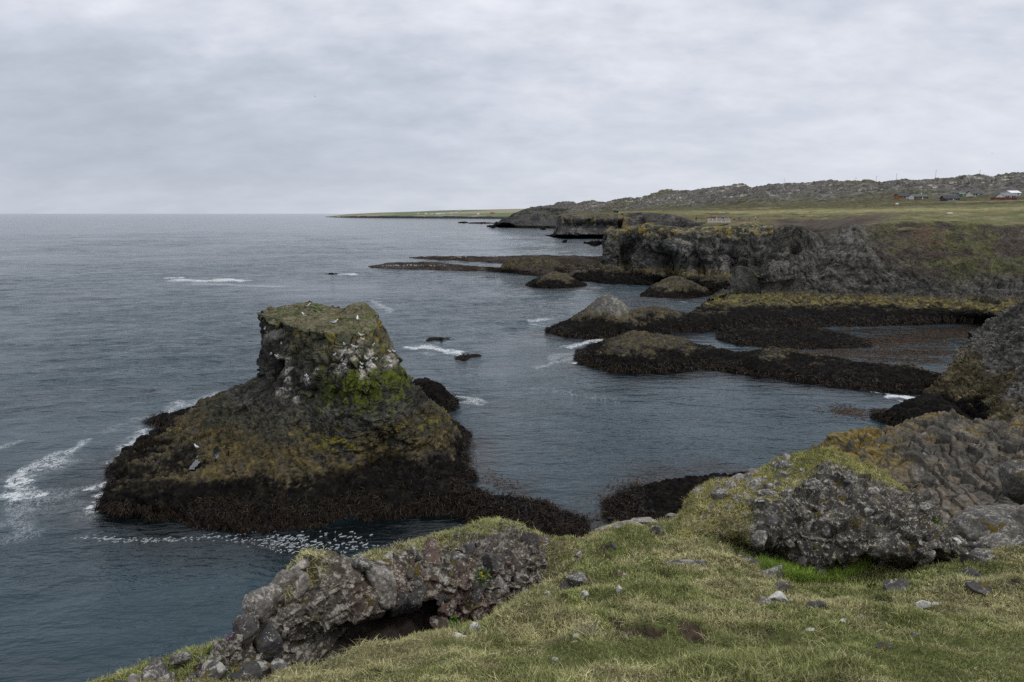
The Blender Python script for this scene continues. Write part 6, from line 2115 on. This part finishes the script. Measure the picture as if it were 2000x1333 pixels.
R_ = math.radians
for a, b, rz, sc, lab, wg, sit in ((601, 601, -20, 1.5, 'black backed gull standing on the highest rim of the stack', 'b', False), (596, 619, 160, 1.5, 'black backed gull on the left of the stack top below the rim', 'b', False),
                                   (699, 627, 100, 1.5, 'white gull standing upright by the right rocks of the stack top', 'g', False), (653, 632, 0, 1.55, 'gull sitting on a brown nest in the middle of the stack top', 'g', True),
                                   (382, 876, 150, 1.35, 'lone gull on the brown apron beside the rock pools', 'g', False)):
    p, n = surf_at(STACK_S, a, b)
    gull(p + P3(0, 0, -.02), R_(rz), sc, lab, 'gulls on the sea stack', wg, sit)
rg = random.Random(5)
for (a, b) in ((552, 674), (519, 645), (530, 693), (543, 699), (541, 700), (598, 736), (601, 737), (673, 677), (691, 681), (697, 682), (667, 696), (668, 708), (671, 714), (706, 657), (709, 665), (727, 679), (705, 715), (712, 703), (716, 704), (724, 711), (734, 705), (761, 690), (762, 709), (769, 690), (727, 702), (705, 722), (720, 716), (675, 714), (603, 743), (655, 695)):
    p, n = surf_at(STACK_S, a, b)
    gull(p + n * .10 + P3(0, 0, .0), R_(rg.uniform(-140, -40)), rg.uniform(1.15, 1.35), 'kittiwake on a nest ledge of the stack face', 'kittiwakes nesting on the stack face', 'g', True)
for line, n, z, lab, grp in (([(745, 521), (800, 519.5), (830, 521), (875, 520)], 42, .95, 'white gull resting on the flat brown ledge', 'gulls on the flat ledge'), ([(880, 506), (890, 504), (920, 503.5)], 9, 1.1, 'white gull at the seaward end of the rear ledge', 'gulls at the seaward end of the rear ledge'), ([(945, 501.5), (985, 501.5)], 12, 1.5, 'white gull on the crest of the rear ledge', 'gulls on the crest of the rear ledge')):
    q = polyres(line, 100)
    for i in range(n):
        k = q[rg.randrange(100)]
        w = W(k[0] + rg.uniform(-6, 6), k[1] + rg.uniform(-1.0, 1.2), z)
        # stand on the rock if there is rock under it
        gull(w, R_(rg.uniform(0, 360)), 1.75, lab, grp, 'g', False, False)


def flying(px, py, t, span, rz, bank, label, dark):
    root = empty('gull', tuple(D(px, py, t)), rz)
    root.rotation_euler = (bank, 0.05, rz)
    tag(root, label, 'gull')
    root.scale = (span / 1.1,) * 3
    o = obj('body', GB, root); o.location = (0, 0, -.16)
    for s in (-1, 1):
        P_ = np.array([(.09, 0, .01), (.12, .22, .07), (.05, .40, .06), (-.10, .56, .02), (-.06, .36, .05), (-.07, .2, .06), (-.09, 0, 0)]) * np.array([1, s, 1])
        v = np.concatenate([P_, P_ + np.array([0, 0, .012])])
        f4 = np.array([[0, 1, 5, 6], [1, 2, 4, 5], [7, 8, 12, 13], [8, 9, 11, 12]]); f3 = np.array([[2, 3, 4], [9, 10, 11]])
        j = np.arange(7); j2 = (j + 1) % 7
        obj('wing', mesh_data('wing', v, [np.concatenate([f4, np.stack([j, j2, 7 + j2, 7 + j], 1)]), f3], None, M_GULLB if dark else M_GULLG, False), root)


flying(615, 189, 170, 1.0, R_(60), .5, 'gull gliding high in the sky above the stack', True)
flying(1938, 300, 190, .9, R_(20), .3, 'pale gull flying over the lava ridge at the right', False)
flying(1315, 322, 260, .8, R_(20), .4, 'distant gull flying above the middle of the coast', False)

# ------------------------------------------------------------------ visitors and the platform
def mats_for(*cols): return [plain_mat('cloth', c, .85, .08) for c in cols]


SKIN = plain_mat('skin', (.45, .30, .23), .6, .05)


def person_mesh(pose):
    J = {'stand': [(0, 0, .92), (0, 0, 1.12), (0, 0, 1.34), (0, 0, 1.47), (0, .01, 1.60), (0, .015, 1.70),
                   (.10, 0, .86), (.11, .01, .48), (.11, .02, .08), (.11, .14, .04), (-.10, 0, .86), (-.11, .01, .48), (-.12, .02, .08), (-.12, .14, .04),
                   (.19, 0, 1.38), (.26, -.02, 1.10), (.24, .10, .88), (-.19, 0, 1.38), (-.26, -.02, 1.10), (-.24, .10, .88)],
         'walk': [(0, 0, .90), (0, .02, 1.11), (0, .05, 1.33), (0, .07, 1.46), (0, .09, 1.58), (0, .10, 1.68),
                  (.10, 0, .85), (.10, .22, .50), (.10, .20, .08), (.10, .32, .05), (-.10, 0, .85), (-.10, .05, .47), (-.10, -.28, .14), (-.10, -.20, .04),
                  (.19, .05, 1.37), (.25, -.12, 1.12), (.22, -.08, .90), (-.19, .05, 1.37), (-.25, .14, 1.12), (-.2, .32, .98)],
         'crouch': [(0, 0, .34), (0, .08, .52), (0, .18, .70), (0, .22, .82), (0, .26, .92), (0, .28, 1.01),
                    (.11, .02, .32), (.17, .36, .46), (.16, .20, .08), (.16, .32, .04), (-.11, .02, .32), (-.17, .36, .46), (-.16, .20, .08), (-.16, .32, .04),
                    (.19, .18, .74), (.25, .30, .56), (.12, .44, .50), (-.19, .18, .74), (-.25, .30, .56), (-.12, .44, .50)]}[pose]
    E = [(0, 1), (1, 2), (2, 3), (3, 4), (4, 5), (0, 6), (6, 7), (7, 8), (8, 9), (0, 10), (10, 11), (11, 12), (12, 13), (2, 14), (14, 15), (15, 16), (2, 17), (17, 18), (18, 19)]
    R = [.16, .165, .17, .065, .105, .075, .10, .075, .055, .05, .10, .075, .055, .05, .085, .06, .045, .085, .06, .045]
    me = bpy.data.meshes.new('person_cage')
    me.from_pydata(J, E, [])
    o = bpy.data.objects.new('person_cage', me)
    COLL.objects.link(o)
    sk = o.modifiers.new('skin', 'SKIN')
    for i, r in enumerate(R):
        me.skin_vertices[0].data[i].radius = (r, r * .85)
    me.skin_vertices[0].data[0].use_root = True
    ss = o.modifiers.new('sub', 'SUBSURF'); ss.levels = 1; ss.render_levels = 1
    dg = bpy.context.evaluated_depsgraph_get()
    dg.update()
    out = bpy.data.meshes.new_from_object(o.evaluated_get(dg))
    bpy.data.objects.remove(o)
    # cloth zones: trousers, jacket, skin
    hip, neck = J[0][2], J[3][2]
    idx = []
    out.materials.clear()
    for p in out.polygons:
        c = p.center
        zone = 0 if c.z < hip - .04 else (2 if c.z > neck else 1)
        if pose == 'crouch' and zone == 1 and c.y > .30 and c.z < .62: zone = 0
        idx.append(zone)
    return out, idx


PM = {k: person_mesh(k) for k in ('stand', 'walk', 'crouch')}
HAIRV, HAIRF = ico(2)


def person(px, py, t, jacket, trousers, hair, label, group=None, pose='stand', rz=0.0, scale=1.0, hat=False):
    me0, idx = PM[pose]
    me = me0.copy()
    me.name = 'person'
    for m in mats_for(trousers, jacket) + [SKIN]: me.materials.append(m)
    me.polygons.foreach_set('material_index', idx)
    me.polygons.foreach_set('use_smooth', [True] * len(idx))
    o = obj('person', me)
    o.location = D(px, py, t)
    o.rotation_euler = (0, 0, rz)
    o.scale = (scale,) * 3
    tag(o, label, 'person', group)
    hz = {'stand': (0, .0, 1.66), 'walk': (0, .08, 1.64), 'crouch': (0, .25, .98)}[pose]
    v = HAIRV.copy()
    v[:, 2] = np.where(v[:, 2] < -.2, v[:, 2] * .3, v[:, 2])
    h = obj('hat' if hat else 'hair', mesh_data('hair', v * np.array([.125, .135, .12]) + np.array([0, -.03, .02]), HAIRF, None, plain_mat('hair', hair, .8, .1)), o)
    h.location = hz
    return o


BLK, NAVY, GRY, DENIM = (.018, .018, .02), (.03, .035, .06), (.12, .12, .12), (.05, .08, .15)
BROWN, BLOND, WHITE = (.06, .035, .02), (.40, .30, .16), (.6, .6, .58)
PG = 'visitors behind the platform railing'
person(1359.5, 432, 258, BLK, BLK, BROWN, 'person in black standing alone left of the platform', rz=.3)
person(1389, 431, 262, (.45, .02, .035), BLK, BROWN, 'person in a bright red jacket at the left end of the railing', PG, rz=2.8, scale=1.08)
person(1393, 432.6, 262, BLK, BLK, BROWN, 'person in black next to the bright red jacket', PG, rz=3.0)
person(1396, 432.6, 262, (.03, .035, .045), BLK, BLK, 'person in a charcoal coat left of the pale coat', PG, rz=3.4)
person(1399.5, 432.6, 262, (.45, .38, .34), GRY, BLOND, 'person in a pale cream coat in the middle of the railing', PG, rz=3.0)
person(1403, 432.6, 262, (.45, .07, .08), DENIM, BROWN, 'person in a dusty red jacket beside the pale coat', PG, rz=2.6)
person(1406.4, 432.4, 262, (.10, .25, .62), BLK, BROWN, 'person in a sky blue jacket at the middle of the railing', PG, rz=3.2)
person(1410, 432.6, 262, NAVY, BLK, BLK, 'short person in navy right of the sky blue jacket', PG, rz=3.0, scale=.92)
person(1412.4, 432.2, 262, BLK, BLK, WHITE, 'person in black with a white hat behind the railing', PG, rz=3.1, hat=True)
person(1414.6, 432.6, 262, (.16, .24, .60), NAVY, BROWN, 'person in a lilac blue jacket near the right end of the railing', PG, rz=3.3)
person(1417.6, 432.8, 262, (.28, .07, .09), GRY, BROWN, 'person in a dark red coat at the right end of the railing', PG, rz=2.9)
person(1426.6, 432, 260, BLK, BLK, BROWN, 'person in black just right of the platform', rz=1.6)
person(1433, 431.6, 260, NAVY, DENIM, BLK, 'person crouching right of the platform', pose='crouch', rz=-1.0)
person(1443.4, 432.4, 260, BLK, GRY, (.45, .5, .35), 'person in black with a pale greenish hat', rz=2.0, hat=True)
person(1447.4, 432.2, 260, (.02, .20, .55), (.03, .07, .20), BROWN, 'tall person in bright blue beside the one in black', rz=1.2, scale=1.04)
person(1463.8, 431.4, 262, (.01, .30, .42), (.05, .05, .06), BLOND, 'person in a turquoise jacket alone on the grass', rz=1.0, scale=.96)
person(1475, 431.6, 262, (.55, .55, .52), BLK, BLOND, 'person in a white top walking at the right end of the group', pose='walk', rz=-1.3)


def boxes(specs):
    V, F, o = [], [], 0
    for (cx_, cy_, cz_, sx, sy, sz) in specs:
        V.append(np.array([(a * sx / 2 + cx_, b * sy / 2 + cy_, c * sz / 2 + cz_) for a in (-1, 1) for b in (-1, 1) for c in (-1, 1)]))
        F.append(np.array([[0, 1, 3, 2], [4, 6, 7, 5], [0, 4, 5, 1], [2, 3, 7, 6], [0, 2, 6, 4], [1, 5, 7, 3]]) + o)
        o += 8
    return np.concatenate(V), np.concatenate(F)


M_RAIL = plain_mat('weathered_pale_wood', (.62, .57, .53), .85, .12)
M_DECK = plain_mat('deck_boards', (.30, .27, .24), .9, .2)


def platform():
    c = D(1404, 434.6, 256)
    root = empty('viewing_platform', tuple(c))
    tag(root, 'pale wooden viewing platform with a slatted railing on the cliff edge', 'platform')
    L = 8.3
    obj('deck', mesh_data('deck', *boxes([(0, .9, -.08, L, 2.4, .16)]), None, M_DECK, False), root)
    for x in np.linspace(-L / 2, L / 2, 6):
        obj('post', mesh_data('post', *boxes([(x, -.25, .55, .18, .18, 1.4)]), None, M_RAIL, False), root)
    obj('rail', mesh_data('rail', *boxes([(0, -.25, 1.26, L + .2, .16, .14)]), None, M_RAIL, False), root)
    obj('rail', mesh_data('rail', *boxes([(0, -.25, .12, L, .12, .18)]), None, M_RAIL, False), root)
    obj('balusters', mesh_data('balusters', *boxes([(x, -.25, .68, .11, .06, 1.08) for x in np.arange(-L / 2 + .22, L / 2, .32)]), None, M_RAIL, False), root)
    obj('rail', mesh_data('rail', *boxes([(L / 2 + .02, .85, 1.26, .10, 2.1, .08)]), None, M_RAIL, False), root)


platform()

# ------------------------------------------------------------------ houses, posts and far farm buildings
M_WIN = plain_mat('window_glass', (.02, .025, .03), .15, .05)
_mc = {}


def cm(name, col):
    k = (name,) + tuple(col)
    if k not in _mc: _mc[k] = plain_mat(name, col, .8, .12, .6)
    return _mc[k]


def stand(px, py, t):
    """the ground under a photo point and how much nearer it is than the first guess"""
    Q = HEAD.P if t > 2000 else PAST.P if py >= 384.5 else HILLS.P
    x, y, tt = to_px(Q)
    d = np.hypot(x - px, 2 * (y - py))
    c = np.where(d < max(2.5, d.min() + .1))[0]
    k = int(c[np.argmin(tt[c])])
    return Q[k], tt[k] / t


def house(px, py, t, w, d, h, rh, wall, roof, label, rz=0.0, wins=3, gable=None, chimney=False, trim=(.55, .55, .53), group=None):
    """gabled house: ridge along x; wall, roof, window and door parts"""
    q, sc = stand(px, py, t)
    root = empty('house', tuple(q + P3(0, 0, -.4)), rz)
    root.scale = (sc,) * 3
    tag(root, label, 'house', group)
    mw, mr, mt = cm('painted_boards', wall), cm('sheet_roof', roof), cm('white_trim', trim)
    v = [(-w / 2, -d / 2, 0), (w / 2, -d / 2, 0), (w / 2, d / 2, 0), (-w / 2, d / 2, 0), (-w / 2, -d / 2, h), (w / 2, -d / 2, h), (w / 2, d / 2, h), (-w / 2, d / 2, h), (-w / 2, 0, h + rh), (w / 2, 0, h + rh)]
    q = np.array([[0, 1, 5, 4], [1, 2, 6, 5], [2, 3, 7, 6], [3, 0, 4, 7]]); t3 = np.array([[4, 8, 7], [5, 6, 9]])
    obj('wall', mesh_data('wall', np.array(v), [q, t3], None, mw, False), root)
    if gable is not None:
        g = np.array([(-w / 2 - .02, -d / 2, 0), (-w / 2 - .02, d / 2, 0), (-w / 2 - .02, d / 2, h), (-w / 2 - .02, 0, h + rh), (-w / 2 - .02, -d / 2, h)])
        g2 = np.concatenate([g, g - np.array([.08, 0, 0])])
        obj('gable_wall', mesh_data('gable_wall', g2, [np.array([[5, 6, 7, 8, 9]]), np.array([[0, 1, 6, 5], [1, 2, 7, 6], [2, 3, 8, 7], [3, 4, 9, 8], [4, 0, 5, 9]])], None, cm('painted_boards', gable), False), root)
    e, k = .45, .14
    sl_ = rh / (d / 2)
    rv = []
    for s in (-1, 1):
        y0, z0 = s * (d / 2 + e), h - e * sl_
        rv += [(-w / 2 - e, y0, z0), (w / 2 + e, y0, z0), (w / 2 + e, 0, h + rh), (-w / 2 - e, 0, h + rh)]
    rv = np.array(rv)
    rv2 = np.concatenate([rv + np.array([0, 0, .02]), rv + np.array([0, 0, .02 + k])])
    rf = np.array([[8, 9, 10, 11], [12, 15, 14, 13], [0, 3, 2, 1], [4, 5, 6, 7], [0, 1, 9, 8], [4, 12, 13, 5], [0, 8, 11, 3], [1, 2, 10, 9], [4, 7, 15, 12], [5, 13, 14, 6]])
    ro = obj('roof', mesh_data('roof', rv2, rf, None, mr, False), root)
    if chimney:
        obj('chimney', mesh_data('chimney', *boxes([(w * .2, .1, h + rh + .3, .6, .6, 1.3)]), None, mt, False), ro)
    xs = np.linspace(-w / 2, w / 2, wins + 3)[1:-1]
    for i, x in enumerate(xs):
        if i == len(xs) // 2:
            obj('door', mesh_data('door', *boxes([(x, -d / 2 - .03, 1.05, .95, .1, 2.1)]), None, mt, False), root)
            continue
        wf = obj('window', mesh_data('window', *boxes([(x, -d / 2 - .03, h * .58, 1.5, .1, 1.2)]), None, mt, False), root)
        obj('pane', mesh_data('pane', *boxes([(x, -d / 2 - .09, h * .58, 1.25, .04, .95)]), None, M_WIN, False), wf)
    return root


def deckfence(px, py, t, w, d, h, col, label, rz=0.0):
    q, sc = stand(px, py, t)
    root = empty('board_fence', tuple(q + P3(0, 0, -.2)), rz)
    root.scale = (sc,) * 3
    tag(root, label, 'fence')
    m = cm('stained_boards', col)
    obj('panel', mesh_data('panel', *boxes([(0, 0, h / 2, w, .12, h), (-w / 2, d / 2, h / 2, .12, d, h), (w / 2, d / 2, h / 2, .12, d, h)]), None, m, False), root)
    for x in np.linspace(-w / 2, w / 2, 6):
        obj('post', mesh_data('post', *boxes([(x, -.12, h / 2 + .1, .16, .12, h + .2)]), None, m, False), root)


house(1762.5, 387, 500, 10.0, 6, 2.1, 1.7, (.26, .12, .035), (.035, .042, .055), 'orange brown cabin with a dark blue roof, leftmost of the cabins', rz=.12, wins=3)
house(1792, 388, 490, 10.6, 6, 2.1, 1.6, (.10, .045, .032), (.075, .095, .085), 'dark red cabin with a green roof and a white gable end', rz=.10, wins=3, gable=(.6, .6, .58), chimney=True)
house(1854.5, 391.5, 470, 9.8, 6, 2.1, 1.9, (.045, .030, .028), (.040, .043, .055), 'nearly black cabin with a pale terrace in front', rz=-.15, wins=3)
deckfence(1864, 392.4, 462, 5.0, 2.5, .8, (.30, .28, .25), 'pale low terrace wall in front of the black cabin')
house(1901, 382.5, 500, 8.6, 6, 2.0, 1.7, (.58, .55, .47), (.05, .06, .07), 'white cottage with a dark roof between the cabins', rz=.08, wins=3)
house(1879, 382.5, 515, 5.2, 3, 1.5, .6, (.13, .20, .15), (.15, .23, .17), 'low pale green shed beside the white cottage', wins=0)
house(1965, 386.5, 455, 9.2, 6.5, 2.1, 1.8, (.62, .62, .60), (.17, .17, .18), 'white house with a grey roof inside the red fence', rz=.1, wins=4)
house(1975, 381, 475, 7.2, 7, 2.1, 1.4, (.55, .56, .58), (.74, .75, .77), 'large white roofed building behind the white house', rz=.1, wins=2)
deckfence(1962, 389, 448, 14.5, 4, 1.5, (.13, .03, .025), 'long dark red board fence in front of the white house')
M_WHITE = plain_mat('white_paint', (.72, .72, .70), .6, .06)
for px_, py_, t, sz, lab in ((1751, 398.3, 430, (1.6, 1.0, .8), 'small white box on the heath below the leftmost cabin'), (1854, 416.6, 250, (1.7, .8, .4), 'low white slab lying in the green pasture')):
    me = mesh_data('marker', *boxes([(0, 0, sz[2] / 2, *sz), (0, 0, sz[2] + .05, sz[0] * .8, sz[1] * .8, .1)]), None, M_WHITE, False)
    o = obj('white_box' if t > 300 else 'white_slab', me)
    q, sc = stand(px_, py_, t)
    o.location = q + P3(0, 0, -.05)
    o.scale = (sc,) * 3
    tag(o, lab, 'box' if t > 300 else 'slab')

M_POLE = plain_mat('grey_timber', (.20, .19, .18), .85, .1)


def pole(px, py, t, h, label):
    x, y, tt = to_px(HILLS.P)
    k = np.where(np.abs(x - px) < 3)[0]
    q = HILLS.P[k[np.argmin(y[k])]]
    root = empty('power_pole', tuple(q + P3(0, 0, -1.0)))
    tag(root, label, 'power pole', 'power poles along the lava ridge')
    a = np.linspace(0, 2 * np.pi, 8, endpoint=False)
    V = np.concatenate([np.stack([.16 * np.cos(a), .16 * np.sin(a), 0 * a], 1), np.stack([.11 * np.cos(a), .11 * np.sin(a), 0 * a + h], 1)])
    obj('post', mesh_data('post', V, [grid_faces(2, 8, True)], None, M_POLE, False), root)
    obj('crossarm', mesh_data('crossarm', *boxes([(0, 0, h - .7, 1.8, .12, .14)]), None, M_POLE, False), root)


for px_, py_, t, h, lab in ((1529, 364, 900, 7, 'first power pole on the left of the ridge line'), (1674, 361, 840, 4, 'short pole tip behind the middle of the ridge'), (1713, 361, 830, 7, 'power pole on the ridge above the leftmost cabins'), (1750, 357.5, 810, 7.5, 'power pole on the ridge directly above the orange cabin'), (1827, 357, 790, 9, 'tallest power pole on the ridge above the black cabin'), (1915, 350, 740, 5, 'rightmost power pole tip behind the high ridge')):
    pole(px_, py_, t, h, lab)

FG = 'farm houses on the far headland'
for i, (px_, py_, w, wall, roof, lab) in enumerate(((832, 418.2, 9, (.5, .5, .5), (.4, .42, .44), 'white farm house at the left end of the far hamlet'), (844, 418.2, 10, (.55, .55, .55), (.3, .32, .34), 'second white house from the left in the far hamlet'), (856, 418.4, 18, (.55, .56, .58), (.45, .46, .48), 'long white farm building in the far hamlet'), (866, 418, 16, (.5, .52, .54), (.35, .36, .38), 'long grey white building right of the long white farm building'),
                                           (882, 417.4, 14, (.5, .48, .45), (.42, .38, .36), 'pinkish roofed building in the middle of the far hamlet'), (891, 416.2, 10, (.5, .5, .5), (.4, .4, .42), 'white house up slope in the far hamlet'), (919, 418.4, 12, (.3, .32, .36), (.2, .22, .26), 'grey barn left of the red barn'), (934, 418.6, 9, (.6, .6, .6), (.45, .45, .47), 'small white house just left of the red barn'),
                                           (961, 416.6, 16, (.30, .06, .05), (.35, .08, .07), 'red barn on the far headland'), (897, 410.8, 18, (.6, .6, .62), (.5, .5, .52), 'white building on the skyline of the far headland'), (817, 418, 8, (.4, .4, .4), (.35, .36, .38), 'tiny outlying house left of the far hamlet'))):
    h = house(px_, py_, 3250 if py_ > 412 else 3700, w * 1.25, 9, 4, 3.5, wall, roof, lab, wins=0, group=FG)
